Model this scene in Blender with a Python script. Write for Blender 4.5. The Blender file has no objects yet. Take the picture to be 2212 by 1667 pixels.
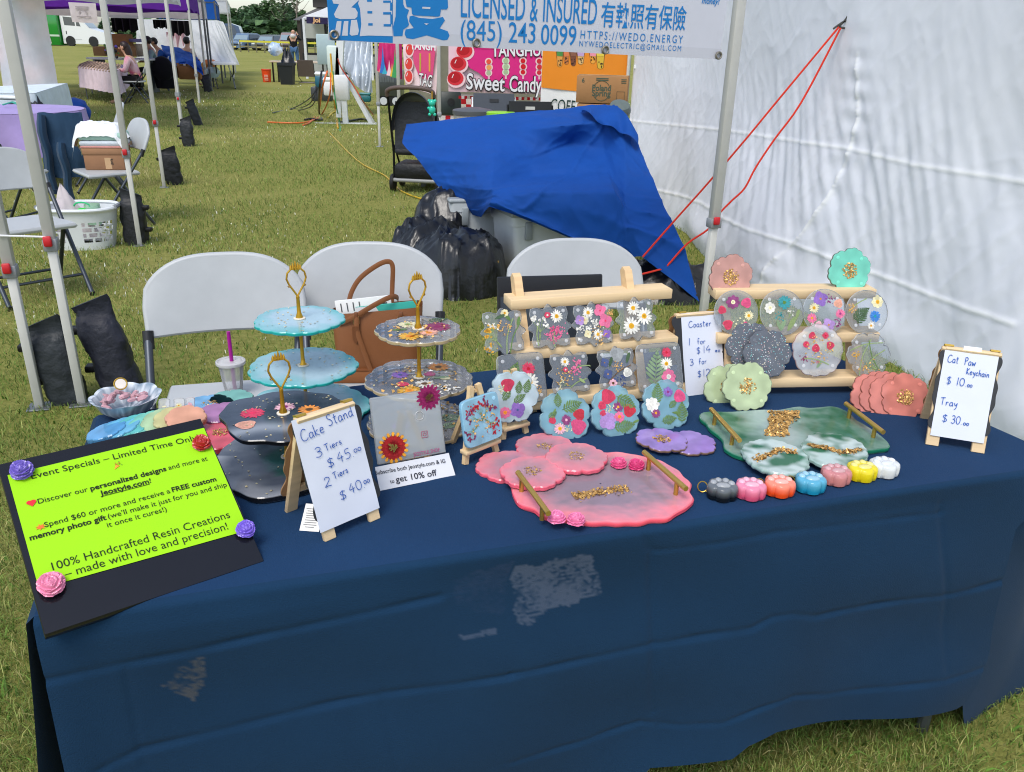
import bpy, math, random
import numpy as np
from math import sin, cos, pi, radians as R
from mathutils import Vector, Matrix, noise
random.seed(7)
SC = bpy.context.scene
COL = SC.collection
# ------------------------------------------------------------------ camera
F, PITCH, ROLL, CH = 1780.0, R(22.7), R(1.4), 1.52      # focal length in pixels of a 2212 px wide picture
CX, CY = 1106.0, 833.5
cr_, sr_ = cos(ROLL), sin(ROLL)
RT = Vector((1, 0, 0)); FW = Vector((0, cos(PITCH), -sin(PITCH))); UP = Vector((0, sin(PITCH), cos(PITCH)))
EYE = Vector((0, 0, CH))
cam = bpy.data.cameras.new('camera'); co = bpy.data.objects.new('camera', cam); COL.objects.link(co)
r2 = RT * cr_ + UP * sr_; u2 = UP * cr_ - RT * sr_; b2 = -FW
co.matrix_world = Matrix(((r2.x, u2.x, b2.x, 0), (r2.y, u2.y, b2.y, 0), (r2.z, u2.z, b2.z, CH), (0, 0, 0, 1)))
cam.sensor_fit = 'HORIZONTAL'; cam.sensor_width = 36; cam.lens = F / 2212 * 36
cam.clip_start = .05; cam.clip_end = 3000
SC.camera = co
# ------------------------------------------------------------------ sky, sun, exposure
W = bpy.data.worlds.new('World'); SC.world = W; W.use_nodes = True
nt = W.node_tree; nt.nodes.clear()
sky = nt.nodes.new('ShaderNodeTexSky'); sky.sky_type = 'NISHITA'; sky.sun_disc = False
SUN_EL, SUN_AZ = R(58), R(200)
sky.sun_elevation = SUN_EL; sky.sun_rotation = SUN_AZ
sky.air_density = 1.0; sky.dust_density = 1.5; sky.ozone_density = 1.0; sky.altitude = 100
hsv = nt.nodes.new('ShaderNodeHueSaturation'); hsv.inputs['Saturation'].default_value = .72
bg = nt.nodes.new('ShaderNodeBackground'); bg.inputs['Strength'].default_value = .12
wo = nt.nodes.new('ShaderNodeOutputWorld')
nt.links.new(sky.outputs[0], hsv.inputs['Color']); nt.links.new(hsv.outputs[0], bg.inputs['Color']); nt.links.new(bg.outputs[0], wo.inputs[0])
sl = bpy.data.lights.new('sun', 'SUN'); sl.energy = 1.1; sl.angle = R(25); sl.color = (1, .96, .9)
so = bpy.data.objects.new('sun', sl); COL.objects.link(so)
sd = Vector((sin(SUN_AZ) * cos(SUN_EL), cos(SUN_AZ) * cos(SUN_EL), sin(SUN_EL)))
so.rotation_euler = sd.to_track_quat('Z', 'Y').to_euler()
vs = SC.view_settings; vs.view_transform = 'Standard'; vs.look = 'None'; vs.gamma = 1; vs.use_curve_mapping = False
vs.exposure = 0.9
SC.render.engine = 'CYCLES'
SC.cycles.max_bounces = 8; SC.cycles.transparent_max_bounces = 24; SC.cycles.use_denoising = True; SC.cycles.filter_width = 1.1
SC.cycles.caustics_reflective = False; SC.cycles.caustics_refractive = False
# ------------------------------------------------------------------ pixel <-> place
ZOOM = dict(A=(0, 0, .1745), B=(330.8, 0, .1745), C=(661.6, 0, .1745), D=(992.4, 0, .1745), E=(1323.3, 0, .1745),
            L=(0, 220.5, .1984), M=(0, 496.2, .2315), N=(827, 165.4, .2812), O=(1323.3, 220.5, .4018), Q=(187.5, 523.8, .2746),
            R=(683.7, 523.8, .2018), S=(1014.5, 578.9, .2348), U=(1466.6, 744.3, .2443), V=(981.4, 909.7, .2542),
            X=(0, 882.2, .2977), Y=(578.9, 827, .215), Z=(1461.1, 634, .3395), P=(0, 0, 1))
def zp(k, x, y):
    a, b, s = ZOOM[k]
    return a + x * s, b + y * s
def ray(px, py):
    u, v = px - CX, py - CY
    return RT * ((u * cr_ + v * sr_) / F) - UP * ((-u * sr_ + v * cr_) / F) + FW
def at(px, py, z=0.0):
    d = ray(px, py)
    return EYE + d * ((z - CH) / d.z)
def aty(px, py, y):
    d = ray(px, py)
    return EYE + d * (y / d.y)
def onplane(px, py, p0, n):
    d = ray(px, py)
    return EYE + d * ((p0 - EYE).dot(n) / d.dot(n))
def pr(p):
    d = Vector(p) - EYE
    w = d.dot(FW); a = F * d.dot(RT) / w; b = -F * d.dot(UP) / w
    return CX + a * cr_ - b * sr_, CY + a * sr_ + b * cr_
def fitz(p, py):                       # height above place p that shows at picture row py
    lo, hi = -1.0, min(12.0, CH + p[1] * 1.8)
    for _ in range(40):
        m = (lo + hi) / 2
        if pr((p[0], p[1], m))[1] > py: lo = m
        else: hi = m
    return (lo + hi) / 2
TZ = .74                               # table top height
def T(px, py, dz=0.0): return at(px, py, TZ + dz)
# ------------------------------------------------------------------ colour + materials
def lin(c): return c / 12.92 if c <= .04045 else ((c + .055) / 1.055) ** 2.4
def H(s, k=1.0):
    s = s.lstrip('#')
    return tuple(min(1, lin(int(s[i:i + 2], 16) / 255) * k) for i in (0, 2, 4)) + (1.0,)
MATS = {}
def nn(t, k, **kw):
    n = t.nodes.new(k)
    for a, b in kw.items():
        if a in n.inputs: n.inputs[a].default_value = b
        else: setattr(n, a, b)
    return n
def mat(name, rough=.55, metal=0.0, var=.10, vs=14.0, bump=0.0, bs=80.0, spec=.5, sheen=0.0, coat=0.0, resin=False, trans=0.0, wood=False, col=None, aniso=None, weave=False, sss=0.0, bdist=.01):
    """A paint whose colour comes from the mesh attribute Col (or col), broken up by noise; resin lets light through by 1 - Col.a."""
    if name in MATS: return MATS[name]
    m = bpy.data.materials.new(name); m.use_nodes = True
    t = m.node_tree; t.nodes.clear(); L = t.links.new
    out = nn(t, 'ShaderNodeOutputMaterial')
    if col is None:
        a = nn(t, 'ShaderNodeAttribute', attribute_name='Col'); base = a.outputs['Color']
    else:
        a = nn(t, 'ShaderNodeRGB'); a.outputs[0].default_value = col; base = a.outputs[0]
    tc = nn(t, 'ShaderNodeTexCoord')
    co_ = tc.outputs['Object']
    if wood:
        mp = nn(t, 'ShaderNodeMapping'); mp.inputs['Scale'].default_value = (3, 60, 60); L(co_, mp.inputs['Vector']); co_ = mp.outputs[0]
    nz = nn(t, 'ShaderNodeTexNoise', Scale=vs if not wood else 1.0, Detail=5.0, Roughness=.6); L(co_, nz.inputs['Vector'])
    mr = nn(t, 'ShaderNodeMapRange'); L(nz.outputs['Fac'], mr.inputs['Value'])
    mr.inputs['From Min'].default_value = .25; mr.inputs['From Max'].default_value = .75
    mr.inputs['To Min'].default_value = 1 - var; mr.inputs['To Max'].default_value = 1 + var
    mx = nn(t, 'ShaderNodeVectorMath', operation='SCALE'); L(base, mx.inputs[0]); L(mr.outputs[0], mx.inputs['Scale'])
    b = nn(t, 'ShaderNodeBsdfPrincipled')
    L(mx.outputs[0], b.inputs['Base Color'])
    b.inputs['Roughness'].default_value = rough; b.inputs['Metallic'].default_value = metal
    b.inputs['Specular IOR Level'].default_value = spec
    if sheen: b.inputs['Sheen Weight'].default_value = sheen; b.inputs['Sheen Roughness'].default_value = .5
    if coat: b.inputs['Coat Weight'].default_value = coat; b.inputs['Coat Roughness'].default_value = .05
    if sss: b.inputs['Subsurface Weight'].default_value = sss; b.inputs['Subsurface Radius'].default_value = (.01, .006, .004); b.inputs['Subsurface Scale'].default_value = 1.0
    if rough > .12:
        mr2 = nn(t, 'ShaderNodeMapRange'); L(nz.outputs['Fac'], mr2.inputs['Value'])
        mr2.inputs['To Min'].default_value = rough * .8; mr2.inputs['To Max'].default_value = min(1, rough * 1.2)
        L(mr2.outputs[0], b.inputs['Roughness'])
    if bump:
        n2 = nn(t, 'ShaderNodeTexNoise', Scale=bs, Detail=6.0); L(co_ if wood else tc.outputs['Object'], n2.inputs['Vector'])
        bp = nn(t, 'ShaderNodeBump', Strength=bump, Distance=bdist); L(n2.outputs['Fac'], bp.inputs['Height']); L(bp.outputs[0], b.inputs['Normal'])
    sh = b.outputs[0]
    if resin:
        b.inputs['Specular IOR Level'].default_value = 0
        tr = nn(t, 'ShaderNodeBsdfTransparent')
        lg = nn(t, 'ShaderNodeMix', data_type='RGBA'); lg.inputs['Factor'].default_value = .55
        lg.inputs['A'].default_value = (1, 1, 1, 1); L(base, lg.inputs['B']); L(lg.outputs['Result'], tr.inputs['Color'])
        m1 = nn(t, 'ShaderNodeMixShader'); L(a.outputs['Alpha'], m1.inputs[0]); L(tr.outputs[0], m1.inputs[1]); L(b.outputs[0], m1.inputs[2])
        gl = nn(t, 'ShaderNodeBsdfGlossy', Roughness=rough); gl.inputs['Color'].default_value = (1, 1, 1, 1)
        fr = nn(t, 'ShaderNodeFresnel', IOR=1.42)
        if bump: L(bp.outputs[0], gl.inputs['Normal'])
        m2 = nn(t, 'ShaderNodeMixShader'); L(fr.outputs[0], m2.inputs[0]); L(m1.outputs[0], m2.inputs[1]); L(gl.outputs[0], m2.inputs[2])
        sh = m2.outputs[0]
    if trans:
        tl = nn(t, 'ShaderNodeBsdfTranslucent'); L(mx.outputs[0], tl.inputs['Color'])
        m3 = nn(t, 'ShaderNodeMixShader'); m3.inputs[0].default_value = trans; L(sh, m3.inputs[1]); L(tl.outputs[0], m3.inputs[2]); sh = m3.outputs[0]
    L(sh, out.inputs['Surface'])
    MATS[name] = m
    return m
MATTE = mat('matte paint', .6, var=.08)
PLASTIC = mat('satin plastic', .42, var=.05, bump=.03, bs=300)
GLOSS = mat('glossy plastic', .12, var=.06)
CLOTH = mat('cloth', .9, var=.12, vs=6, bump=.4, bs=220, sheen=.15, spec=.15)
THIN = mat('thin translucent cloth', .85, var=.07, vs=4, bump=.35, bs=9, spec=.15, trans=.35, bdist=.03)
TARP = mat('woven tarp', .55, var=.09, vs=5, bump=.3, bs=14, spec=.3, bdist=.02)
BINBAG = mat('black bag film', .3, var=.2, vs=6, bump=.45, bs=7, spec=.6, bdist=.03)
NYLON = mat('sandbag nylon', .5, var=.18, vs=9, bump=.5, bs=22, spec=.35, bdist=.02)
METAL = mat('grey metal', .4, metal=.75, var=.08)
POWDER = mat('powder coated pole', .42, var=.05, spec=.4)
GOLD = mat('brass', .34, metal=.82, var=.08)
FLAKE = mat('gold flake', .38, metal=.55, var=.3, vs=200)
RESIN = mat('resin', .06, resin=True, var=.03, bump=.015, bs=14)
FROST = mat('frosted resin', .09, resin=True, var=.1, vs=25, bump=.04, bs=60)
WOOD = mat('pale pine', .6, var=.14, wood=True, bump=.08, spec=.3)
PAPER = mat('paper', .85, var=.02, bump=.1, bs=7, spec=.2, bdist=.02)
INK = mat('ink', .6, var=.04, spec=.2)
LEATHER = mat('tan leather', .5, var=.07, vs=9, bump=.15, bs=400, spec=.4)
CARD = mat('cardboard', .85, var=.08, vs=8, bump=.1, bs=60, spec=.15)
PETAL = mat('pressed petals', .5, var=.22, vs=260, spec=.3)
WAX = mat('cast resin rose', .35, var=.12, vs=60, sss=.0, spec=.5, coat=.3)
VINYL = mat('printed vinyl', .45, var=.03, vs=5, bump=.12, bs=5, spec=.35, bdist=.02)
GLASS = mat('window glass', .06, var=.05, spec=.8)
CARPAINT = mat('car paint', .22, var=.04, coat=.6)
SKIN = mat('skin', .5, var=.06)
HAIR = mat('hair', .5, var=.25, vs=90)
LEAF = mat('leaves', .6, var=.45, vs=2.5, trans=.25, spec=.25)
BARK = mat('bark', .9, var=.25, vs=8, bump=.5, bs=20)
# ------------------------------------------------------------------ mesh builder
class MB:
    def __init__(s):
        s.v = []; s.f = []; s.c = []; s.M = Matrix()
    def add(s, verts, faces, col=(.5, .5, .5, 1), M=None):
        o = len(s.v); m = s.M if M is None else s.M @ M
        for p in verts:
            q = m @ Vector(p); s.v.append((q.x, q.y, q.z))
        s.f += [tuple(i + o for i in f) for f in faces]
        if isinstance(col, list): s.c += col
        else: s.c += [col] * len(verts)
        return s
    def box(s, c, d, col=(.5, .5, .5, 1), M=None, bev=0.0):
        x, y, z = c; a, b, h = d[0] / 2, d[1] / 2, d[2] / 2
        if bev <= 0:
            vs_ = [(x + i * a, y + j * b, z + k * h) for k in (-1, 1) for i, j in ((-1, -1), (1, -1), (1, 1), (-1, 1))]
            return s.add(vs_, [(0, 3, 2, 1), (4, 5, 6, 7), (0, 1, 5, 4), (1, 2, 6, 5), (2, 3, 7, 6), (3, 0, 4, 7)], col, M)
        e = min(bev, a * .99, b * .99, h * .99)
        def ring(ix, zz):
            p = []
            for i, j in ((-1, -1), (1, -1), (1, 1), (-1, 1)):
                cx, cy = x + i * (a - e), y + j * (b - e)
                t0 = {(-1, -1): pi, (1, -1): 1.5 * pi, (1, 1): 0, (-1, 1): .5 * pi}[(i, j)]
                for k in range(3): p.append((cx + ix * cos(t0 + k * pi / 4), cy + ix * sin(t0 + k * pi / 4), zz))
            return p
        rings = [ring(max(e * .3, 1e-5), z - h), ring(e, z - h + e), ring(e, z + h - e), ring(max(e * .3, 1e-5), z + h)]
        return s.loft(rings, col, M, caps=True)
    def loft(s, rings, col=(.5, .5, .5, 1), M=None, caps=False, close=True):
        n = len(rings[0]); vs_ = [p for r in rings for p in r]; fs = []
        for i in range(len(rings) - 1):
            for j in range(n if close else n - 1):
                k = (j + 1) % n
                fs.append((i * n + j, i * n + k, (i + 1) * n + k, (i + 1) * n + j))
        if caps:
            fs.append(tuple(range(n - 1, -1, -1))); fs.append(tuple((len(rings) - 1) * n + j for j in range(n)))
        if isinstance(col, list) and len(col) == len(rings): col = [c for c in col for _ in range(n)]
        return s.add(vs_, fs, col, M)
    def tube(s, pts, r, col=(.5, .5, .5, 1), n=8, M=None, flat=1.0, caps=True, up=None):
        pts = [Vector(p) for p in pts]; rings = []; N = len(pts)
        rr = r if isinstance(r, (list, tuple)) else [r] * N
        t0 = (pts[1] - pts[0]).normalized()
        ref = Vector(up) if up else (Vector((0, 0, 1)) if abs(t0.z) < .9 else Vector((1, 0, 0)))
        a = (ref - t0 * ref.dot(t0)).normalized()
        for i, p in enumerate(pts):
            t = (pts[min(i + 1, N - 1)] - pts[max(i - 1, 0)])
            t = t.normalized() if t.length > 1e-9 else t0
            a = a - t * a.dot(t); a = a.normalized() if a.length > 1e-6 else t.orthogonal().normalized()
            b = t.cross(a)
            rings.append([tuple(p + a * (rr[i] * flat * cos(2 * pi * k / n)) + b * (rr[i] * sin(2 * pi * k / n))) for k in range(n)])
        return s.loft(rings, col, M, caps=caps)
    def bar(s, p, q, w, h, col=(.5, .5, .5, 1), M=None, up=(0, 0, 1)):
        p, q = Vector(p), Vector(q); t = (q - p).normalized(); u = Vector(up)
        if abs(t.dot(u)) > .98: u = Vector((0, 1, 0))
        a = t.cross(u).normalized(); b = a.cross(t)
        rings = [[tuple(c + a * (i * w / 2) + b * (j * h / 2)) for i, j in ((-1, -1), (1, -1), (1, 1), (-1, 1))] for c in (p, q)]
        return s.loft(rings, col, M, caps=True)
    def lathe(s, prof, col=(.5, .5, .5, 1), n=20, M=None, cap=True, c=(0, 0)):
        rings = [[(c[0] + r * cos(2 * pi * k / n), c[1] + r * sin(2 * pi * k / n), z) for k in range(n)] for r, z in prof]
        return s.loft(rings, col, M, caps=cap)
    def grid(s, fn, nu, nv, col=(.5, .5, .5, 1), M=None, cf=None):
        vs_ = [fn(i / nu, j / nv) for j in range(nv + 1) for i in range(nu + 1)]
        fs = [(j * (nu + 1) + i, j * (nu + 1) + i + 1, (j + 1) * (nu + 1) + i + 1, (j + 1) * (nu + 1) + i) for j in range(nv) for i in range(nu)]
        if cf: col = [cf(i / nu, j / nv) for j in range(nv + 1) for i in range(nu + 1)]
        return s.add(vs_, fs, col, M)
    def sphere(s, c, r, col=(.5, .5, .5, 1), n=12, m=8, M=None, sc=(1, 1, 1), fn=None):
        rings = []
        for i in range(m + 1):
            a = pi * i / m; rings.append([])
            for k in range(n):
                t = 2 * pi * k / n; d = Vector((sin(a) * cos(t), sin(a) * sin(t), -cos(a)))
                q = r * (fn(d) if fn else 1)
                rings[-1].append((c[0] + d.x * q * sc[0], c[1] + d.y * q * sc[1], c[2] + d.z * q * sc[2]))
        return s.loft(rings, col, M)
    def poly(s, pts, col, M=None): return s.add([p if len(p) == 3 else (p[0], p[1], 0) for p in pts], [tuple(range(len(pts)))], col, M)
    def slab(s, outline, z0, z1, col, M=None, bev=0.0, colside=None):
        """A plate with any outline, seen from above, top edge eased."""
        cx = sum(p[0] for p in outline) / len(outline); cy = sum(p[1] for p in outline) / len(outline)
        def sc(k): return [(cx + (x - cx) * k, cy + (y - cy) * k) for x, y in outline]
        rad = max(math.hypot(x - cx, y - cy) for x, y in outline)
        e = min(bev, (z1 - z0) * .45); k = 1 - e / rad
        rs = [[(x, y, z0) for x, y in sc(k)], [(x, y, z0 + e) for x, y in outline], [(x, y, z1 - e) for x, y in outline], [(x, y, z1) for x, y in sc(k)]]
        if e <= 0: rs = [rs[1], rs[2]]
        return s.loft(rs, col, M, caps=True)
    def disc(s, rf, z0, z1, colf, nr=14, na=96, bev=.002, M=None, side=None):
        """A round plate r = rf(angle) whose colour runs over its top by colf(x, y, rho)."""
        vs_ = []; cs = []; fs = []
        ang = [2 * pi * k / na for k in range(na)]; rr = [rf(a) for a in ang]
        levels = [(.02, z0), (.6, z0), (1 - bev / max(rr), z0), (1, z0 + bev), (1, z1 - bev), (1 - bev / max(rr), z1)] + [(1 - (i + 1) / (nr + 1), z1) for i in range(nr)] + [(.01, z1)]
        for li, (q, z) in enumerate(levels):
            for a, r in zip(ang, rr):
                x, y = r * q * cos(a), r * q * sin(a); vs_.append((x, y, z))
                cs.append(side if (side and li in (3, 4)) else colf(x, y, q))
        for i in range(len(levels) - 1):
            for j in range(na):
                k = (j + 1) % na; fs.append((i * na + j, i * na + k, (i + 1) * na + k, (i + 1) * na + j))
        return s.add(vs_, fs, cs, M)
    def text(s, body, M, col, size=1.0, xs=1.0, bold=0.0, align='LEFT', fit=None, ital=0.0, sp=1.0):
        """Flat lettering in the local XY plane; fit = width it should fill."""
        cu = bpy.data.curves.new('lettering', 'FONT'); cu.body = body; cu.size = 1; cu.offset = bold; cu.resolution_u = 3; cu.shear = ital; cu.space_character = sp
        ob = bpy.data.objects.new('lettering', cu); COL.objects.link(ob)
        me = bpy.data.meshes.new_from_object(ob.evaluated_get(bpy.context.evaluated_depsgraph_get()))
        vs_ = [tuple(v.co) for v in me.vertices]; fs = [tuple(p.vertices) for p in me.polygons]
        bpy.data.objects.remove(ob); bpy.data.curves.remove(cu); bpy.data.meshes.remove(me)
        if not vs_: return s
        x0 = min(v[0] for v in vs_); x1 = max(v[0] for v in vs_)
        if fit: xs = fit / ((x1 - x0) * size)
        sh = {'LEFT': x0, 'CENTER': (x0 + x1) / 2, 'RIGHT': x1}[align]
        return s.add([((v[0] - sh) * size * xs, v[1] * size, 0) for v in vs_], fs, col, M)
    def ribbon(s, pts, w, col, M=None, z=0.0):
        """A flat pen stroke in the XY plane."""
        n = len(pts); vs_ = []
        for i, (x, y) in enumerate(pts):
            ax, ay = pts[max(i - 1, 0)]; bx, by = pts[min(i + 1, n - 1)]
            dx, dy = bx - ax, by - ay; l = math.hypot(dx, dy) or 1
            vs_ += [(x - dy / l * w / 2, y + dx / l * w / 2, z), (x + dy / l * w / 2, y - dx / l * w / 2, z)]
        return s.add(vs_, [(2 * i + 1, 2 * i + 3, 2 * i + 2, 2 * i) for i in range(n - 1)], col, M)
    def build(s, name, m, parent=None, smooth=True, loc=None, rot=None, ang=40):
        me = bpy.data.meshes.new(name); me.from_pydata(s.v, [], s.f); me.validate(); me.update()
        at_ = me.attributes.new('Col', 'FLOAT_COLOR', 'POINT')
        if len(me.vertices) == len(s.c): at_.data.foreach_set('color', np.array(s.c, dtype=np.float32).ravel())
        me.materials.append(m)
        if smooth:
            me.polygons.foreach_set('use_smooth', [True] * len(me.polygons))
            try: me.set_sharp_from_angle(angle=R(ang))
            except Exception: pass
        o = bpy.data.objects.new(name, me); COL.objects.link(o)
        if parent is not None: o.parent = parent
        if loc is not None: o.location = loc
        if rot is not None: o.rotation_euler = rot
        return o
# ------------------------------------------------------------------ naming
def tag(o, label=None, cat=None, group=None, kind=None):
    if label: o['label'] = label
    if cat: o['category'] = cat
    if group: o['group'] = group
    if kind: o['kind'] = kind
    return o
def thing(name, label, cat, loc=(0, 0, 0), rz=0.0, group=None, rot=None, mtx=None):
    o = bpy.data.objects.new(name, None); o.empty_display_size = .05; COL.objects.link(o)
    if mtx is not None: o.matrix_world = mtx
    else: o.location = loc; o.rotation_euler = rot or (0, 0, rz)
    return tag(o, label, cat, group)
def copy_tree(o, parent=None, loc=None, rz=None, label=None, mtx=None):
    c = o.copy(); COL.objects.link(c)
    if parent is not None: c.parent = parent
    if mtx is not None: c.matrix_world = mtx
    if loc is not None: c.location = loc
    if rz is not None: c.rotation_euler = (0, 0, rz)
    if label: c['label'] = label
    for ch in list(o.children): copy_tree(ch, c)
    return c
def frame(o, x, y):                     # matrix with origin o, x axis along x, z axis = normal of x, y
    o, x, y = Vector(o), Vector(x).normalized(), Vector(y)
    z = x.cross(y).normalized(); y = z.cross(x)
    return Matrix(((x.x, y.x, z.x, o.x), (x.y, y.y, z.y, o.y), (x.z, y.z, z.z, o.z), (0, 0, 0, 1)))
def face_frame(o, yaw, tilt):           # plate standing on its lower edge: x right, y up the plate, z out towards the viewer, leaning back by tilt
    x = Vector((cos(yaw), sin(yaw), 0)); back = Vector((-sin(yaw), cos(yaw), 0))
    return frame(o, x, Vector((0, 0, 1)) * cos(tilt) + back * sin(tilt))
def Tr(x, y, z=0): return Matrix.Translation((x, y, z))
def Rz(a): return Matrix.Rotation(a, 4, 'Z')
def Rx(a): return Matrix.Rotation(a, 4, 'X')
def Ry(a): return Matrix.Rotation(a, 4, 'Y')
def nz1(x, y, z=0): return noise.noise(Vector((x, y, z)))
def mixc(a, b, t):
    t = max(0, min(1, t)); return tuple(a[i] + (b[i] - a[i]) * t for i in range(4))
def al(c, a): return (c[0], c[1], c[2], a)
def cr(a, b, c, d, t): return .5 * (2 * b + (c - a) * t + (2 * a - 5 * b + 4 * c - d) * t * t + (3 * b - a - 3 * c + d) * t ** 3)
def patch(P_, tens=.55):
    nr, nc = len(P_), len(P_[0])
    def row(r, u):
        x = u * (nc - 1); i = min(nc - 2, int(x)); t_ = x - i; g = lambda k: P_[r][max(0, min(nc - 1, k))]
        return cr(g(i - 1), g(i), g(i + 1), g(i + 2), t_) * tens + g(i).lerp(g(i + 1), t_) * (1 - tens)
    def f(u, v):
        y = v * (nr - 1); j = min(nr - 2, int(y)); t_ = y - j; g = lambda k: row(max(0, min(nr - 1, k)), u)
        return cr(g(j - 1), g(j), g(j + 1), g(j + 2), t_) * tens + g(j).lerp(g(j + 1), t_) * (1 - tens)
    return f
EX = Vector((cos(R(17)), sin(R(17)), 0)); EY = Vector((-sin(R(17)), cos(R(17)), 0))     # the stall row runs this way
YAW = R(17)
WHITE = H('#e9e9ea'); BLACK = H('#17181b'); GREY = H('#6b7076')
# ------------------------------------------------------------------ ground and grass
def ground_mat():
    m = bpy.data.materials.new('field turf'); m.use_nodes = True; t = m.node_tree; L = t.links.new
    b = t.nodes['Principled BSDF']; b.inputs['Roughness'].default_value = .95; b.inputs['Specular IOR Level'].default_value = .1
    tc = nn(t, 'ShaderNodeTexCoord')
    def nzz(s, d=6.0):
        n = nn(t, 'ShaderNodeTexNoise', Scale=s, Detail=d, Roughness=.65); L(tc.outputs['Object'], n.inputs['Vector']); return n.outputs['Fac']
    r1 = nn(t, 'ShaderNodeValToRGB'); L(nzz(.45), r1.inputs[0])
    r1.color_ramp.elements[0].position = .36; r1.color_ramp.elements[0].color = H('#7d8438')
    r1.color_ramp.elements[1].position = .66; r1.color_ramp.elements[1].color = H('#a09a58')
    r2_ = nn(t, 'ShaderNodeValToRGB'); L(nzz(26, 8.0), r2_.inputs[0])
    r2_.color_ramp.elements[0].position = .3; r2_.color_ramp.elements[0].color = H('#5a622c')
    r2_.color_ramp.elements[1].position = .72; r2_.color_ramp.elements[1].color = H('#b0aa68')
    mx = nn(t, 'ShaderNodeMix', data_type='RGBA'); mx.inputs['Factor'].default_value = .5
    L(r1.outputs[0], mx.inputs['A']); L(r2_.outputs[0], mx.inputs['B'])
    L(mx.outputs['Result'], b.inputs['Base Color'])
    bp = nn(t, 'ShaderNodeBump', Strength=.8, Distance=.03); L(nzz(55, 8.0), bp.inputs['Height']); L(bp.outputs[0], b.inputs['Normal'])
    return m
g = MB()
xs = [-900, -300, -120, -60, -30, -15, -8, -4, -2, 0, 2, 4, 8, 15, 30, 60, 120, 300, 900]
ys = [-40, -10, -3, 0, 2, 4, 7, 11, 16, 24, 36, 60, 90, 130, 190, 300, 600, 1500]
vsg = [(x, y, 0) for y in ys for x in xs]; n_ = len(xs)
g.add(vsg, [(j * n_ + i, j * n_ + i + 1, (j + 1) * n_ + i + 1, (j + 1) * n_ + i) for j in range(len(ys) - 1) for i in range(n_ - 1)])
tag(g.build('ground', ground_mat(), smooth=False), 'wide mown grass field under all the stalls', 'field', kind='structure')
def scatter(name, n, r0, r1, a0, a1, hmin, hmax, wk, cols, label, seed, lean=.5, dens=None, grow=.14):
    rng = np.random.default_rng(seed)
    r = r0 * (r1 / r0) ** rng.random(n); a = a0 + (a1 - a0) * rng.random(n)
    x = r * np.sin(a); y = r * np.cos(a)
    if dens is not None:
        k = dens(x, y, rng); x, y, r = x[k], y[k], r[k]; n = len(x)
    if lean == .9:
        k = (np.sin(x * 1.9 + 2 * np.sin(y * 1.1)) * np.sin(y * 2.3 + 1.6 * np.sin(x * 1.4)) < .80) | (rng.random(n) < .35); x, y, r = x[k], y[k], r[k]; n = len(x)
    patch = .5 + .5 * np.sin(x * 2.1 + np.sin(y * 1.7) * 2) * np.sin(y * 1.9 + np.cos(x * 1.3) * 2)
    h = (hmin + (hmax - hmin) * rng.random(n) ** 1.5) * (1 + .03 * r) * (.7 + .5 * patch)
    w = (wk * (.6 + .8 * rng.random(n))) * (.7 + grow * r)
    th = rng.random(n) * 2 * np.pi; ph = rng.random(n) * 2 * np.pi; ln = h * lean * (.25 + 1.3 * rng.random(n))
    dx, dy = np.cos(th) * w / 2, np.sin(th) * w / 2; lx, ly = np.cos(ph) * ln, np.sin(ph) * ln
    V = np.empty((n, 5, 3), np.float32)
    V[:, 0] = np.stack([x - dx, y - dy, np.full(n, -.004)], 1); V[:, 1] = np.stack([x + dx, y + dy, np.full(n, -.004)], 1)
    V[:, 2] = np.stack([x + dx * .8 + lx * .4, y + dy * .8 + ly * .4, h * .62], 1); V[:, 3] = np.stack([x - dx * .8 + lx * .4, y - dy * .8 + ly * .4, h * .62], 1)
    V[:, 4] = np.stack([x + lx, y + ly, h * (1 - .35 * rng.random(n))], 1)
    me = bpy.data.meshes.new(name)
    me.vertices.add(n * 5); me.vertices.foreach_set('co', V.ravel())
    base = (np.arange(n) * 5)[:, None]
    lv = np.concatenate([base + np.array([[0, 1, 2, 3]]), base + np.array([[3, 2, 4]])], 1).astype(np.int32)
    me.loops.add(n * 7); me.loops.foreach_set('vertex_index', lv.ravel())
    me.polygons.add(n * 2)
    st = np.stack([np.arange(n) * 7, np.arange(n) * 7 + 4], 1).astype(np.int32)
    me.polygons.foreach_set('loop_start', st.ravel())
    me.update(calc_edges=True); me.validate()
    pal = np.array([c for c in cols], np.float32)
    pi_ = np.clip((rng.random(n) * .6 + .25 * patch + .3 * np.clip(np.sin(x * .83 + 1.7 * np.sin(y * .61)) * np.sin(y * .77 + 1.3 * np.sin(x * .57) + 1) - .15, -.4, 1)) * len(cols), 0, len(cols) - 1).astype(int)
    cc = pal[pi_] * 1.24 * (.5 + .95 * rng.random((n, 1))); cc[:, 3] = 1
    a_ = me.attributes.new('Col', 'FLOAT_COLOR', 'POINT')
    a_.data.foreach_set('color', np.repeat(cc, 5, 0).astype(np.float32).ravel())
    me.materials.append(BLADE)
    o = bpy.data.objects.new(name, me); COL.objects.link(o)
    return tag(o, label, name.replace('_', ' '), kind='stuff')
BLADE = mat('grass blade', .7, var=.1, vs=3, trans=.3, spec=.2)
GC = [H('#566f30'), H('#637c38'), H('#728942'), H('#81904c'), H('#939559'), H('#aba36c'), H('#beb287')]
scatter('grass', 420000, 1.15, 26, R(-44), R(40), .014, .046, .0023, GC, 'short yellowish green mown grass covering the field', 3, lean=.9)
scatter('grass_weeds', 9000, 1.15, 7, R(-44), R(40), .015, .035, .007, [H('#4b6a26'), H('#5f8236'), H('#6f8f45')], 'broader dark green weed leaves among the mown grass', 5, lean=1.2, grow=.05)
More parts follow.
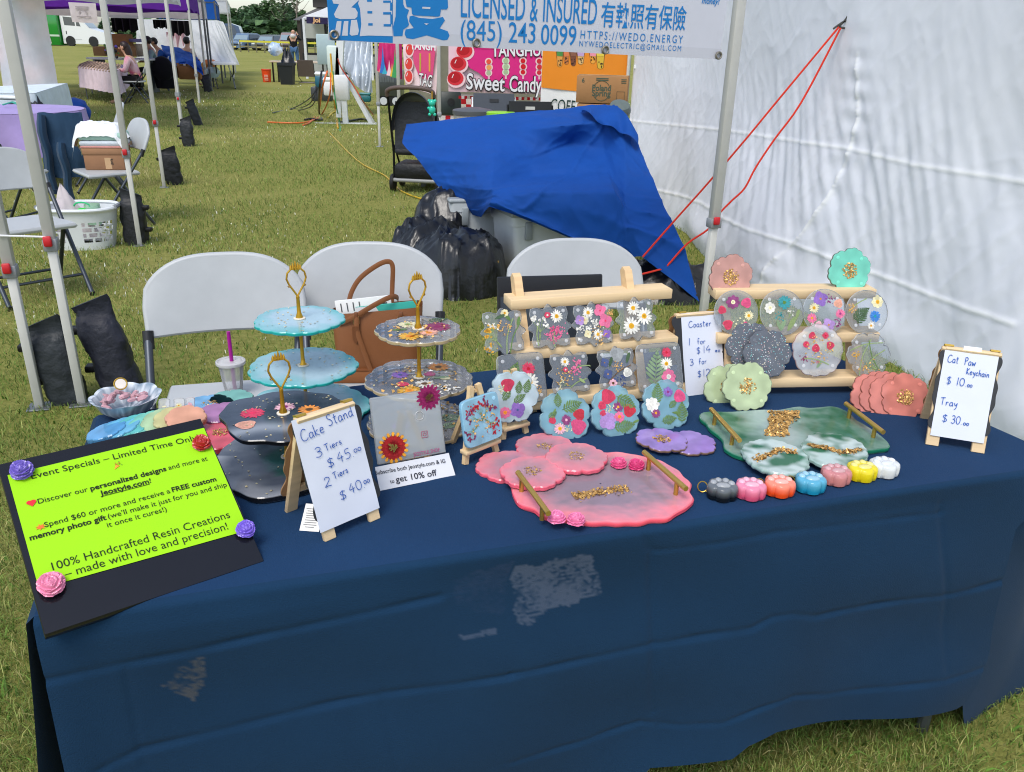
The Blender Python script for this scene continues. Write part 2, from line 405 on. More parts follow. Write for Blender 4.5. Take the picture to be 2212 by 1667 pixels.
def clv(x, y, rng):
    return (np.sin(x * .9 + 1.3) * np.sin(y * .7 + .4) + rng.random(len(x)) * .9) > .75
scatter('clover_flowers', 9000, 3.5, 30, R(-36), R(28), .012, .028, .0055, [H('#d9dccb'), H('#e8e6dc'), H('#c6ceb4')], 'tiny white clover heads dotted through the field grass', 9, lean=.5, dens=clv, grow=.10)
# ------------------------------------------------------------------ the selling table and its cloth
NAVY = H('#22466f', .64); NAVY2 = H('#1e3f5f', .68)  # top and hanging sides of one cloth; brighter sky light on top painted in
FL, FR, BR, BL = T(75, 1336), T(2316, 1002), T(1705, 729), T(213, 900)
tab = thing('folding_table', 'long folding table standing under the navy blue cloth', 'table', (FL + FR + BR + BL) / 4 * 1.0, 0)
tc0 = (FL + FR + BR + BL) / 4
tab.location = (tc0.x, tc0.y, 0)
m = MB()
def inq(p, k, z): q = tc0 + (p - tc0) * k; return (q.x - tc0.x, q.y - tc0.y, z)
m.loft([[inq(p, .985, TZ - .05) for p in (FL, FR, BR, BL)], [inq(p, .985, TZ - .008) for p in (FL, FR, BR, BL)]], WHITE, caps=True)
m.build('tabletop', PLASTIC, tab, smooth=False)
for p in (FL, FR, BR, BL):
    q = inq(p, .86, 0); MB().tube([(q[0], q[1], 0), (q[0], q[1], TZ - .05)], .014, GREY).build('leg', METAL, tab)
def bil(u, v): return FL.lerp(FR, u).lerp(BL.lerp(BR, u), v)
fdir = (FR - FL).normalized(); fn = Vector((fdir.y, -fdir.x, 0))
def fp(px, py):                         # pixel -> (metres along the front, metres below the edge)
    q = onplane(px, py, FL + fn * .012, fn); return ((q - FL).dot(fdir), TZ - q.z)
def fpq(k, pts): return [fp(*zp(k, *p)) for p in pts]
ZOOM['J'] = (0, 1268.1, .5); ZOOM['K'] = (1106.0, 1102.7, .5001)
ZOOM['J'] = (0, 2300 / 1.8137, .907 / 1.8137)
creases = [fpq('J', [(0, 455), (300, 400), (540, 352), (800, 300), (1170, 215), (1500, 150), (1900, 70)]), fpq('J', [(440, 790), (620, 715), (900, 655), (1150, 605), (1400, 548), (1660, 495), (2200, 410)]),
           fpq('K', [(0, 735), (200, 690), (570, 605), (800, 560), (1020, 520), (1110, 470), (1200, 455), (1300, 468), (1500, 435), (1700, 405), (1870, 385), (2120, 320)]),
           fpq('K', [(0, 1120), (300, 1050), (560, 950), (720, 950), (900, 925), (1060, 850), (1200, 805), (1350, 812), (1500, 790), (1850, 735), (2050, 690)]),
           fpq('K', [(620, 200), (900, 165), (1130, 120), (1500, 80), (1850, 38)]), fpq('J', [(545, 380), (570, 520), (600, 690), (630, 780)]), fpq('J', [(1650, 480), (1690, 700), (1710, 800)]),
           fpq('K', [(550, 80), (600, 200), (612, 500), (600, 700), (615, 900)]), fpq('K', [(1850, 0), (1850, 200), (1870, 385), (1860, 700)]), fpq('K', [(1370, -10), (1375, 40)])]
cw = [.008, .008, .008, .007, .007, .006, .006, .011, .010, .006]; ca = [.0048, .005, .005, .0045, .0028, .0024, .0018, .0034, .0024, .002]
hem = fpq('K', [(560, 1129), (700, 1100), (900, 1060), (960, 1012), (1080, 962), (1300, 940), (1500, 918), (1700, 893), (1900, 868), (1950, 842), (2000, 765)])
D0 = .60
def hem_at(s):
    if s <= hem[0][0]: return hem[0][1] + .01
    for a, b in zip(hem, hem[1:]):
        if a[0] <= s <= b[0]: return a[1] + (b[1] - a[1]) * (s - a[0]) / max(1e-6, b[0] - a[0])
    return hem[-1][1]
LF = (FR - FL).length
NU, NV = 330, 130
S_, D_ = np.meshgrid(np.linspace(0, 1, NU + 1), np.linspace(0, 1, NV + 1))
drop = np.array([hem_at(u * LF) for u in np.linspace(0, 1, NU + 1)])
eg = [fp(2316, 1004), fp(2191, 1153), fp(2161, 1273), fp(2136, 1423), fp(2106, 1483), fp(2064, 1545)]; eg[0] = (LF, 0)
drop = np.array([hem_at(u * eg[-1][0]) for u in np.linspace(0, 1, NU + 1)]); dd = D_ ** 1.05 * drop[None, :]
ss = S_ * np.interp(dd, [e[1] for e in eg], [e[0] for e in eg])
disp = .006 * np.sin(ss * 5 + 1) * dd / .5 + .012 * np.exp(-((ss - 1.28) / .12) ** 2) * dd / .5 + .010 * np.sin(ss * 11.0 + dd * 3) * (dd / .55) ** 2 + .004 * np.sin(ss * 3.1 + dd * 16) + .0035 * np.sin(ss * 7.3 - dd * 22 + 1)
disp += .03 * (dd / .5) * np.exp(-(ss / .05) ** 2)
for pl, w, a in zip(creases, cw, ca):
    dist = np.full(ss.shape, 9.0); sg = np.zeros(ss.shape)
    for p, q in zip(pl, pl[1:]):
        ex, ey = q[0] - p[0], q[1] - p[1]; l2 = ex * ex + ey * ey
        t = np.clip(((ss - p[0]) * ex + (dd - p[1]) * ey) / l2, 0, 1)
        qx, qy = ss - p[0] - t * ex, dd - p[1] - t * ey; e = np.hypot(qx, qy)
        k = e < dist; dist = np.where(k, e, dist); sg = np.where(k, np.sign(ex * qy - ey * qx), sg)
    wob = .5 + .7 * np.abs(np.sin(ss * 9 + a * 9000) * np.cos(ss * 23))
    disp += a * wob * (-1.0 * np.exp(-(dist / (w * .75)) ** 2) + .30 * sg * np.exp(-dist / (w * 3)) * (1 - np.exp(-(dist / (w * .6)) ** 2)))
rad = .012
clo = thing('tablecloth', 'navy blue cotton cloth hanging to near the grass over the selling table', 'tablecloth', (0, 0, 0))
m = MB(); vsq = []; csq = []
patch1 = fp(1100, 1235), fp(1312, 1300); pa = [fp(1105, 1240), fp(1190, 1225), fp(1272, 1210), fp(1312, 1300), fp(1200, 1330), fp(1120, 1365)]
pb = [fp(420, 1432), fp(436, 1424), fp(440, 1490), fp(412, 1535), fp(392, 1508), fp(355, 1495)]
pc = [fp(985, 1388), fp(1065, 1370), fp(1078, 1382), fp(1000, 1400)]
pd = [fp(985, 1265), fp(1105, 1225), fp(1090, 1345), fp(990, 1325)]
def inside(x, y, P):
    r = False
    for i in range(len(P)):
        a, b = P[i], P[i - 1]
        if (a[1] > y) != (b[1] > y) and x < (b[0] - a[0]) * (y - a[1]) / (b[1] - a[1]) + a[0]: r = not r
    return r
for j in range(NV + 1):
    for i in range(NU + 1):
        s, d = ss[j, i], dd[j, i]
        base = FL + fdir * s
        if d < rad * 1.57: a = d / rad; o = rad * sin(a); z = TZ + .004 - rad * (1 - cos(a))
        else: o = rad; z = TZ + .004 - rad - (d - rad * 1.57)
        p = base + fn * (o + disp[j, i] * min(1, d / .05)); vsq.append((p.x, p.y, z))
        c = NAVY2; n1 = nz1(s * 90, d * 240, 1); n2 = nz1(s * 14, d * 14, 4)
        for P, cc, k in ((pa, H('#8d93a6'), .55), (pb, H('#8d7f63'), .5), (pc, H('#8890a8'), .55), (pd, H('#4a5270'), .25)):
            if inside(s + .012 * nz1(s * 30, d * 30, 3), d + .012 * nz1(s * 30, d * 30, 8), P): c = mixc(c, cc, min(.22, max(0, k * (.34 + .5 * n1 + .5 * n2 + .45 * nz1(s * 240, d * 480, 2)))))
        c = mixc(c, H('#24466a', .8), max(0, .30 * nz1(s * 3, d * 3, 2)))
        csq.append(c)
m.add(vsq, [(j * (NU + 1) + i, (j + 1) * (NU + 1) + i, (j + 1) * (NU + 1) + i + 1, j * (NU + 1) + i + 1) for j in range(NV) for i in range(NU)], csq)
# top with a few soft fold lines
def topf(u, v):
    p = bil(u, v); z = TZ + .004 + .0012 * nz1(p.x * 7, p.y * 7) - .0 + .0018 * math.exp(-((v - .33 - .02 * sin(u * 9)) / .012) ** 2) + .0018 * math.exp(-((v - .66 + .02 * sin(u * 7)) / .012) ** 2) + .0018 * math.exp(-((u - .5) / .005) ** 2) + .0016 * math.exp(-((u - .25) / .005) ** 2) + .0016 * math.exp(-((u - .75) / .005) ** 2)
    e = min(u, 1 - u, v, 1 - v); k = min(1, e / .02)
    return (p.x, p.y, TZ + .004 + (z - TZ - .004) * k)
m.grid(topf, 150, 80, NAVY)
def skirt(A, B, drop, fl0, fl1, nu, waves, seed):
    d = (B - A).normalized(); n = Vector((d.y, -d.x, 0)); L_ = (B - A).length
    def f(u, v):
        dr = drop(u) if callable(drop) else drop
        q = v * dr
        if q < rad * 1.57: a = q / rad; o = rad * sin(a); z = TZ + .004 - rad * (1 - cos(a))
        else: o = rad; z = TZ + .004 - rad - (q - rad * 1.57)
        o += (.02 * sin(u * waves + seed) * v ** 1.3 + fl0 * math.exp(-(u * L_ / .12) ** 2) * v ** 1.2 + fl1 * math.exp(-((1 - u) * L_ / .12) ** 2) * v ** 1.2) * min(1, q / .05)
        p = A + d * (u * L_) + n * o - d * (fl0 * .9 * math.exp(-(u * L_ / .1) ** 2) * v) + d * (fl1 * .9 * math.exp(-((1 - u) * L_ / .1) ** 2) * v)
        return (p.x, p.y, max(z, .01))
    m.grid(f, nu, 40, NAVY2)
skirt(BR, BL, .42, 0, 0, 80, 30, 1)
skirt(BL, FL, lambda u: .56 + .13 * u ** 3, .02, .075, 60, 17, 2)
def eedge(v): d = v * hem[-1][1]; e = np.interp(d, [q[1] for q in eg], [q[0] for q in eg]); return FL + fdir * float(e) - fdir * .025 + fn * (rad * min(1, d / .02) - .012 * min(1, d / .02)) + Vector((0, 0, TZ + .004 - d - FL.z))
def fo(px, py, k): return onplane(px, py, FL + fn * .012 - fn * k, fn)
sp_ = patch([[FR, FR.lerp(BR, .2), FR.lerp(BR, .5), BR], [eedge(.12), FR + fdir * .03 - Vector((0, 0, .06)), FR.lerp(BR, .5) + fdir * .02 - Vector((0, 0, .07)), BR - Vector((0, 0, .07))], [eedge(.35), fo(2240, 1200, .10), FR.lerp(BR, .5) + fdir * .05 - Vector((0, 0, .2)), BR - Vector((0, 0, .2))], [eedge(.7), fo(2190, 1420, .08), fo(2330, 1300, .3), BR - Vector((0, 0, .38))], [eedge(1), fo(2098, 1588, .07), fo(2215, 1492, .2), BR - Vector((0, 0, .5))]], .9)
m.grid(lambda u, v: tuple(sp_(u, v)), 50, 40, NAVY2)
# corner gusset where front and side meet at the far right, and the hem turned under
m.build('cloth', mat('navy cotton', .92, var=.11, vs=3.0, bump=.35, bs=420, sheen=.04, spec=.08, bdist=.004), clo, ang=60)
# ------------------------------------------------------------------ lime offer board
A_, B_ = T(96, 1372, .0045), T(571, 1212, .0045)
bx = (B_ - A_).normalized(); byaw = math.atan2(bx.y, bx.x)
BM = face_frame(A_, byaw, R(90 - 28.5)); BW, BH = (B_ - A_).length, .308
bd = thing('offer_board', 'glossy black board with a lime green offer sheet and resin roses at its corners', 'sign', mtx=BM)
m = MB(); m.box((BW / 2, BH / 2, -.008), (BW, BH, .016), H('#15161d'), bev=.0015)
m.build('board', mat('black lacquer', .16, var=.12, vs=6, spec=.5), bd)
m = MB(); m.tube([(BW * .5, BH * .92, -.01), (BW * .5, BH * .75, -.16 + .02)], .006, BLACK); 
m.build('prop_leg', GLOSS, bd)
BI = BM.inverted()
def onb(k, x, y, M_=None, MI=None):
    M_ = M_ or BM; MI = MI or BI
    q = onplane(*zp(k, x, y), M_.translation, M_.to_3x3() @ Vector((0, 0, 1))); q = MI @ q
    return Vector((q.x, q.y, 0))
c4 = [onb('X', *p) for p in ((55, 487), (1480, 143), (1800, 885), (283, 1312))]
m = MB(); m.add([(p.x, p.y, .0012) for p in (c4[3], c4[2], c4[1], c4[0])], [(0, 1, 2, 3)], H('#b4fb1a', .74))
sheet = m.build('offer_sheet', mat('lime paper', .7, var=.02, spec=.25), bd)
def write(mb, body, k, p0, p1, capz, col, bold=0.0, z=.0022, M_=None, MI=None, ital=0.0):
    """Lettering whose first and last letters stand at two places of a tilted board."""
    a, b = onb(k, *p0, M_, MI), onb(k, *p1, M_, MI); d = (b - a)
    MM = Tr(a.x, a.y, z) @ Rz(math.atan2(d.y, d.x))
    mb.text(body, MM, col, size=capz, fit=d.length, bold=bold, ital=ital)
INKC = H('#20261c'); m = MB()
write(m, 'Event Specials – Limited Time Only!', 'X', (232, 517), (1447, 228), .0165, INKC)
write(m, 'Discover our', 'X', (280, 697), (640, 605), .0135, INKC)
write(m, 'personalized designs', 'X', (660, 602), (1210, 455), .0135, INKC, .022)
write(m, 'and more at', 'X', (1226, 450), (1508, 380), .0135, INKC)
write(m, 'Jeostyle.com', 'X', (730, 638), (1084, 547), .0135, INKC, .022); write(m, '!', 'X', (1088, 545), (1098, 543), .0135, INKC)
a, b = onb('X', 732, 645), onb('X', 1086, 553); m.bar((a.x, a.y, .0022), (b.x, b.y, .0022), .0008, .0003, INKC)
write(m, 'Spend $60 or more and receive a', 'X', (328, 868), (1238, 617), .0135, INKC)
write(m, 'FREE custom', 'X', (1252, 612), (1572, 530), .0135, INKC, .022)
write(m, 'memory photo gift', 'X', (220, 963), (775, 810), .0135, INKC, .022)
write(m, '(we’ll make it just for you and ship', 'X', (788, 805), (1648, 570), .0135, INKC)
write(m, 'it once it cures!)', 'X', (782, 868), (1212, 748), .0135, INKC)
write(m, '100% Handcrafted Resin Creations', 'X', (385, 1180), (1672, 795), .020, INKC, -.004)
write(m, '– made with love and precision!', 'X', (475, 1235), (1658, 880), .020, INKC, -.004)
hp = onb('X', 230, 692)
for sx in (-1, 1): m.add([(hp.x + .0026 * sx + .0042 * cos(t), hp.y + .002 + .0036 * sin(t), .0022 + .0002 * (sx > 0)) for t in np.linspace(0, 2 * pi, 14)[:-1]], [tuple(range(13))], H('#e2323c'))
m.poly([(hp.x - .0066, hp.y + .001, .0026), (hp.x, hp.y - .0065, .0026), (hp.x + .0066, hp.y + .001, .0026), (hp.x, hp.y + .003, .0026)], H('#e2323c'))
hp = onb('X', 296, 865)
m.poly([(hp.x + (.008 if i % 2 == 0 else .0035) * cos(i * pi / 7), hp.y + (.006 if i % 2 == 0 else .0026) * sin(i * pi / 7), .0024) for i in range(14)], H('#f0763a'))
hp = onb('X', 855, 420)
m.poly([(hp.x - .007, hp.y - .006, .0022), (hp.x + .003, hp.y - .001, .0022), (hp.x - .002, hp.y + .003, .0022)], H('#f0a03a'))
for i in range(12): m.poly([(hp.x + .003 + random.uniform(-.004, .006) + dx, hp.y + random.uniform(-.002, .008) + dy, .0024) for dx, dy in ((0, 0),)] * 1 + [], H('#d0503a')) if False else m.box((hp.x + .002 + random.uniform(-.005, .006), hp.y + random.uniform(-.001, .008), .0024), (.0013, .0013, .0003), random.choice([H('#d0503a'), H('#5a8a3a'), H('#c0a030'), H('#a060a0')]))
m.build('lettering', INK, sheet, smooth=False)
def rose(mb, r, col, M_=None, seed=1, dark=.75):
    """A dome of scalloped petal layers wound round a bud."""
    ph = seed * 1.7; na, nl = 60, 34; rings = []; cs = []
    for j in range(nl + 1):
        a = R(1) + R(112) * j / nl; ring = []
        for i in range(na):
            t = 2 * pi * i / na; L = a / R(23) + t / (2 * pi) * 1.0; k = int(L); n = 2 + min(3, k)
            L2 = L + .42 * abs(cos(n * t / 2 + k * 1.9 + ph)) - .2; sw = L2 - math.floor(L2)
            q = r * (.86 + .22 * (1 - sw) ** 1.5 * min(1, .35 + a)) * (1 + .03 * sin(3 * t + ph))
            ring.append((q * sin(a) * cos(t), q * sin(a) * sin(t), r * .42 + q * cos(a) * .82)); f = .80 + .42 * (1 - sw) ** 2
            cs.append(tuple(min(1, x * f) for x in col[:3]) + (1,))
        rings.append(ring)
    mb.loft(rings[::-1], [cs[(nl - j) * na + i] for j in range(nl + 1) for i in range(na)], M_, caps=True)
def add_rose(parent, loc, r, col, label, M_=None, seed=1, name='resin_rose'):
    m = MB(); rose(m, r, col, None, seed)
    o = m.build(name, WAX, parent, loc=loc, ang=70)
    if label: o['label'] = label
    return o
for (x, y), c, r, lb, sd_ in (((160, 468), H('#6f5bb8'), .0165, 'purple resin rose', 1), ((1462, 268), H('#b3231d'), .0150, 'deep red resin rose', 2), ((1780, 892), H('#7a5fd0'), .0150, 'violet resin rose', 3), ((375, 1295), H('#e884a6'), .0180, 'pale pink resin rose', 4)):
    p = onb('X', x, y); add_rose(bd, (p.x, p.y, .001), r, c, lb, seed=sd_)
# ------------------------------------------------------------------ handwriting
GL = {}
def gl(ch, w, *st): GL[ch] = (w, [[tuple(float(q) for q in p.split(',')) for p in s.split()] for s in st])
gl('C', .62, '.6,.86 .42,1 .18,.88 .02,.5 .08,.12 .3,0 .52,.06 .62,.18'); gl('S', .5, '.46,.9 .28,1 .08,.88 .12,.68 .36,.5 .46,.26 .3,.04 .02,.08')
gl('a', .42, '.38,.42 .22,.5 .03,.34 .05,.06 .2,.02 .36,.2 .38,.44', '.38,.44 .38,.1 .46,.0'); gl('k', .4, '.04,1 .04,0', '.36,.5 .06,.24 .4,0')
gl('e', .4, '.03,.26 .34,.32 .3,.48 .14,.48 .02,.26 .12,.02 .38,.08'); gl('t', .34, '.16,.85 .14,.1 .28,.02', '0,.58 .34,.62'); gl('n', .42, '.04,.48 .05,0', '.05,.28 .2,.47 .34,.4 .37,0')
gl('d', .44, '.38,.42 .2,.5 .03,.32 .06,.05 .22,.02 .38,.22', '.4,1 .38,.1 .46,0'); gl('T', .56, '0,.95 .56,1', '.28,.96 .26,0'); gl('i', .14, '.06,.48 .07,0', '.08,.68 .09,.72'); gl('r', .32, '.04,.48 .05,0', '.05,.26 .16,.45 .32,.44')
gl('s', .32, '.3,.45 .12,.48 .06,.34 .28,.2 .24,.02 .02,.03'); gl('$', .48, '.44,.82 .24,.9 .06,.76 .14,.56 .36,.44 .42,.22 .24,.08 .02,.16', '.26,1.02 .2,-.06'); gl('0', .5, '.25,.98 .06,.8 .02,.4 .16,.04 .36,.06 .48,.4 .44,.82 .25,.98')
gl('1', .16, '.1,1 .06,0'); gl('2', .46, '.02,.76 .12,.96 .34,.92 .38,.68 .2,.34 .0,.02 .2,.06 .46,.02'); gl('3', .44, '.04,.88 .24,1 .4,.82 .32,.6 .16,.54 .38,.46 .42,.2 .22,.0 .0,.1'); gl('4', .48, '.3,.98 .02,.4 .48,.42', '.34,.62 .3,-.02')
gl('5', .44, '.42,.98 .12,.96 .08,.58 .3,.6 .42,.36 .3,.06 .02,.04'); gl('.', .1, '.04,.0 .06,.04'); gl('o', .36, '.18,.48 .03,.34 .05,.06 .2,.0 .34,.18 .32,.42 .18,.48'); gl('f', .34, '.36,.92 .22,1 .14,.8 .12,0', '0,.5 .32,.52')
gl('P', .46, '.06,.98 .06,0', '.02,.9 .28,1 .44,.82 .34,.58 .08,.52'); gl('w', .52, '.02,.48 .12,.02 .26,.36 .38,.02 .52,.5'); gl('K', .5, '.05,1 .05,0', '.46,.96 .08,.46 .48,0'); gl('y', .4, '.04,.48 .1,.22 .24,.18 .36,.46', '.38,.48 .28,-.2 .08,-.38'); gl('c', .36, '.34,.4 .2,.5 .03,.3 .1,.04 .36,.06'); gl('h', .42, '.05,1 .05,0', '.05,.26 .2,.46 .34,.38 .37,0'); gl(' ', .3)
def smooth(p, n=5):
    if len(p) < 3: return p
    q = []
    for i in range(len(p) - 1):
        a, b, c, d = p[max(i - 1, 0)], p[i], p[i + 1], p[min(i + 2, len(p) - 1)]
        for k in range(n):
            t = k / n
            q.append(tuple(.5 * (2 * b[j] + (c[j] - a[j]) * t + (2 * a[j] - 5 * b[j] + 4 * c[j] - d[j]) * t * t + (3 * b[j] - a[j] - 3 * c[j] + d[j]) * t ** 3) for j in range(2)))
    return q + [p[-1]]
def hand(mb, body, x, y, size, col, w=.0013, z=.0004, rot=0.0, fit=None):
    tot = sum(GL[c][0] + .14 for c in body) - .14
    k = size if not fit else fit / tot
    cx = 0; MM = Tr(x, y, z) @ Rz(rot)
    for i, c in enumerate(body):
        gw, st = GL[c]
        for si, s_ in enumerate(st): mb.ribbon([((cx + px) * k, py * size) for px, py in smooth(s_)], w, col, MM, z=.00005 * (i % 3 + si))
        cx += gw + .14
PEN = H('#1f55a8')
def aframe(name, label, fl, fr, depth, apex_row, lines, wk=1.45, tagcard=False, foot=.022, bk=1.0):
    a, b = T(*fl, .0045), T(*fr, .0045); x = (b - a).normalized(); back = Vector((-x.y, x.x, 0)); fw = (b - a).length
    mid = (a + b) / 2 + back * depth / 2; h = fitz(mid, apex_row) - TZ - .0045
    dp = depth / 2
    M_ = frame(mid, x, back)
    t = thing(name, label, 'sign', mtx=M_)
    w = fw * wk; Ls = math.hypot(h, dp); tl = math.atan2(dp, h)
    PF = face_frame(Vector((0, -dp, 0)), 0, tl); PB = Matrix.Rotation(pi, 4, 'Z') @ PF
    for nm, P_ in (('front_frame', PF), ('rear_frame', PB)):
        m = MB()
        for s in (-1, 1): m.box((s * fw / 2, Ls / 2 - .001, -.005), (foot, Ls - .002, .009), H('#dcc096'), P_, bev=.0015)
        m.box((0, Ls - .009, -.005), (w * .84, .016, .0094), H('#e0c59c'), P_, bev=.001)
        m.box((0, Ls * .24, -.006), (fw - foot, .014, .006), H('#d8bb90'), P_)
        m.build(nm, WOOD, t)
    hw = w / 2; n = 40; ol = []
    y0, y1 = Ls * .16, Ls * .965
    for i in range(n + 1):
        q = i / n; wv = hw * (.97 + .05 * cos(q * 4 * pi) - .03 * cos(q * 8 * pi))
        e = min(q, 1 - q) * (y1 - y0); k = min(1, e / .012); ol.append((wv - .012 * (1 - math.sqrt(max(0, 1 - (1 - k) ** 2))), y0 + (y1 - y0) * q))
    ol = ol + [(-px, py) for px, py in reversed(ol)]
    m = MB(); m.slab(ol, -.0002, .0022, H('#24262b'), PF, bev=.0004); m.build('chalkboard', mat('chalkboard', .6, var=.15, vs=20), t)
    m = MB(); m.slab(ol, -.0002, .0022, H('#9a7450'), PB, bev=.0004); m.build('back_panel', mat('brown hardboard', .7, var=.1), t)
    for s in (-.5, .5): MB().box((s * fw, Ls + .0005, -.004), (.018, .004, .012), H('#c8a44a'), PF).build('hinge', GOLD, t)
    px0, px1, py0, py1, sk = lines['paper']
    def pf(u, v):
        x_ = (px0 + (px1 - px0) * u) * w + sk * (v - .5) * w; y_ = (py0 + (py1 - py0) * v) * Ls
        return (x_, y_, .0030 + .0012 * sin(v * 9) * abs(u - .5) + .0008 * nz1(u * 3, v * 5, len(label)))
    m = MB(); m.grid(pf, 10, 18, H('#d6dae6'), PF); pp = m.build('price_paper', PAPER, t)
    m = MB(); m.M = PF @ Tr(px0 * w, py0 * Ls, .0046)
    PW, PH = (px1 - px0) * w, (py1 - py0) * Ls
    for body, lx, ly, sz, wd, rt in lines['text']:
        hand(m, body, lx * PW + sk * (ly - .5) * w, ly * PH, sz * PH, PEN, w=.0013, rot=rt, fit=wd * PW)
    m.build('handwriting', INK, pp, smooth=False)
    if 'clip' in lines:
        m = MB(); m.box((lines['clip'] * w, Ls * .985, .004), (.034, .012, .0016), H('#f2f2f2'), PF); m.build('tape', PAPER, t)
    return t, M_, w, Ls
aframe('price_sign', 'wooden A-frame sign with a handwritten cake stand price list beside the dark cake stand', (716, 1166), (812, 1124), .135, 881,
       dict(paper=(-.49, .42, .09, .985, -.02), text=[('Cake', .08, .80, .10, .36, .1), ('Stand', .52, .855, .10, .42, .1), ('3', .22, .63, .085, .10, .05), ('Tiers', .38, .66, .06, .27, .1), ('$', .36, .51, .085, .1, .02), ('45.', .53, .525, .09, .26, .05), ('00', .81, .56, .032, .12, .05), ('2', .24, .36, .085, .10, 0), ('Tiers', .4, .40, .06, .24, .12), ('$', .42, .20, .085, .1, .02), ('40.', .59, .225, .09, .25, .05), ('00', .84, .26, .032, .1, .05)]))
aframe('price_sign', 'wooden A-frame sign with handwritten coaster prices standing between the two coaster racks', (1485, 853), (1548, 846), .13, 672,
       dict(paper=(-.33, .44, -.03, .985, 0), text=[('Coaster', .17, .83, .075, .56, 0), ('1', .14, .62, .085, .05, 0), ('for', .36, .625, .07, .2, 0), ('$', .33, .51, .08, .09, 0), ('14', .50, .515, .085, .18, 0), ('ea', .8, .515, .035, .12, 0), ('3', .14, .38, .075, .09, 0), ('for', .37, .385, .07, .19, 0), ('$', .32, .23, .08, .09, 0), ('12', .46, .235, .085, .18, 0), ('o', .82, .24, .025, .04, 0)]), wk=1.75)
aframe('price_sign', 'wooden A-frame sign with handwritten cat paw keychain and tray prices beside the green tray', (2013, 962), (2112, 978), .155, 752,
       dict(paper=(-.43, .43, .10, .97, .0), clip=.0, text=[('Cat', .08, .845, .085, .2, .0), ('Paw', .40, .84, .085, .2, .0), ('Keychain', .46, .74, .07, .42, -.03), ('$', .13, .60, .09, .08, 0), ('10.', .32, .60, .09, .18, 0), ('00', .52, .60, .028, .09, 0), ('Tray', .08, .36, .085, .32, 0), ('$', .17, .17, .09, .09, 0), ('30.', .34, .17, .09, .20, 0), ('00', .57, .17, .028, .1, 0)]), wk=1.35, foot=.026)
# small printed care card leaning under the cake stand sign
M_ = face_frame(T(668, 1146, .005), R(-5), R(55))
m = MB(); m.box((0, .024, 0), (.034, .05, .0006), H('#ecebe8'))
t = m.build('swing_tag', PAPER); t.matrix_world = M_; tag(t, 'small white printed tag leaning behind the foot of the cake stand sign', 'tag')
m = MB()
for i in range(9): m.box((-.001, .006 + .0042 * i, .0008), (random.uniform(.014, .026), .0013, .0002), H('#8a8a8a'))
m.build('print', INK, t, smooth=False)
# ------------------------------------------------------------------ pressed flowers (drawn in the local XY plane)
RN = random.Random(11)
def jit(c, k=.14): f = 1 + RN.uniform(-k, k); return tuple(min(1, x * f) for x in c[:3]) + (1.0,)
def petal(mb, x, y, a, l, w, col, z):
    ca, sa = cos(a), sin(a); p = []
    for u, v in ((0, -.10), (.25, -.38), (.6, -.5), (.88, -.34), (1, 0), (.88, .34), (.6, .5), (.25, .38), (0, .10)):
        p.append((x + ca * u * l - sa * v * w, y + sa * u * l + ca * v * w, z))
    mb.add(p, [tuple(range(9))], jit(col, .18))
def blobf(mb, x, y, r, col, z, n=14, wob=.12, squash=1.0):
    ph = RN.uniform(0, 6)
    mb.add([(x + r * (1 + wob * sin(3 * t + ph) + wob * .6 * sin(5 * t + ph * 2)) * cos(t), y + squash * r * (1 + wob * sin(3 * t + ph)) * sin(t), z) for t in np.linspace(0, 2 * pi, n + 1)[:-1]], [tuple(range(n))], jit(col))
def daisy(mb, x, y, r, col, cc, n=14, z=0., wk=.85, r0=0.):
    for k in range(n): petal(mb, x, y, 2 * pi * k / n + RN.uniform(-.08, .08), r * RN.uniform(.88, 1.05), 2 * pi * r / n * wk * .75, col, z + .00004 * (k % 3))
    blobf(mb, x, y, r * .30, cc, z + .0003, wob=.05); blobf(mb, x, y, r * .17, tuple(c * .75 for c in cc[:3]) + (1,), z + .00045, wob=.1)
def aster(mb, x, y, r, col, cc, z=0., n=20):
    for q, s in ((1.0, 0), (.72, .12)):
        for k in range(n): petal(mb, x, y, 2 * pi * k / n + s + RN.uniform(-.1, .1), r * q * RN.uniform(.9, 1.06), r * .26, col, z + .00012 * (q < 1) + .00003 * (k % 3))
    blobf(mb, x, y, r * .24, cc, z + .0004)
def pansy(mb, x, y, r, col, cc, z=0., n=4, rot=.4):
    for k in range(n):
        a = rot + 2 * pi * k / n; blobf(mb, x + r * .48 * cos(a), y + r * .48 * sin(a), r * .52, col, z + .00005 * k, wob=.07)
    blobf(mb, x, y, r * .14, cc, z + .0004)
def rosep(mb, x, y, r, col, cc=None, z=0.):
    blobf(mb, x, y, r, col, z, 18, .10); 
    for k in range(4): blobf(mb, x + r * .4 * cos(k * 1.6 + 1), y + r * .4 * sin(k * 1.6 + 1), r * .5, tuple(c * .86 for c in col[:3]) + (1,), z + .00008 * (k + 1), 12, .1)
def stem(mb, pts, w, col, z=0.): mb.ribbon(smooth(pts), w, col, None, z=z)
def fern(mb, x, y, l, a, col, z=0., n=8, w=.52, bend=.0):
    ca, sa = cos(a), sin(a)
    stem(mb, [(x, y), (x + ca * l * .5, y + sa * l * .5), (x + ca * l, y + sa * l)], l * .03, tuple(c * .8 for c in col[:3]) + (1,), z)
    for k in range(n):
        t = (k + .6) / n; lw = l * w * (1 - t) ** .7 * (.35 + .65 * min(1, t * 4))
        for s in (-1, 1): petal(mb, x + ca * l * t, y + sa * l * t, a + s * .95, lw, l / n * .72, col, z + .00003 * (k % 2))
    petal(mb, x + ca * l * .9, y + sa * l * .9, a, l * .16, l * .07, col, z)
def leafp(mb, x, y, l, a, w, col, z=0.): petal(mb, x, y, a, l, w, col, z)
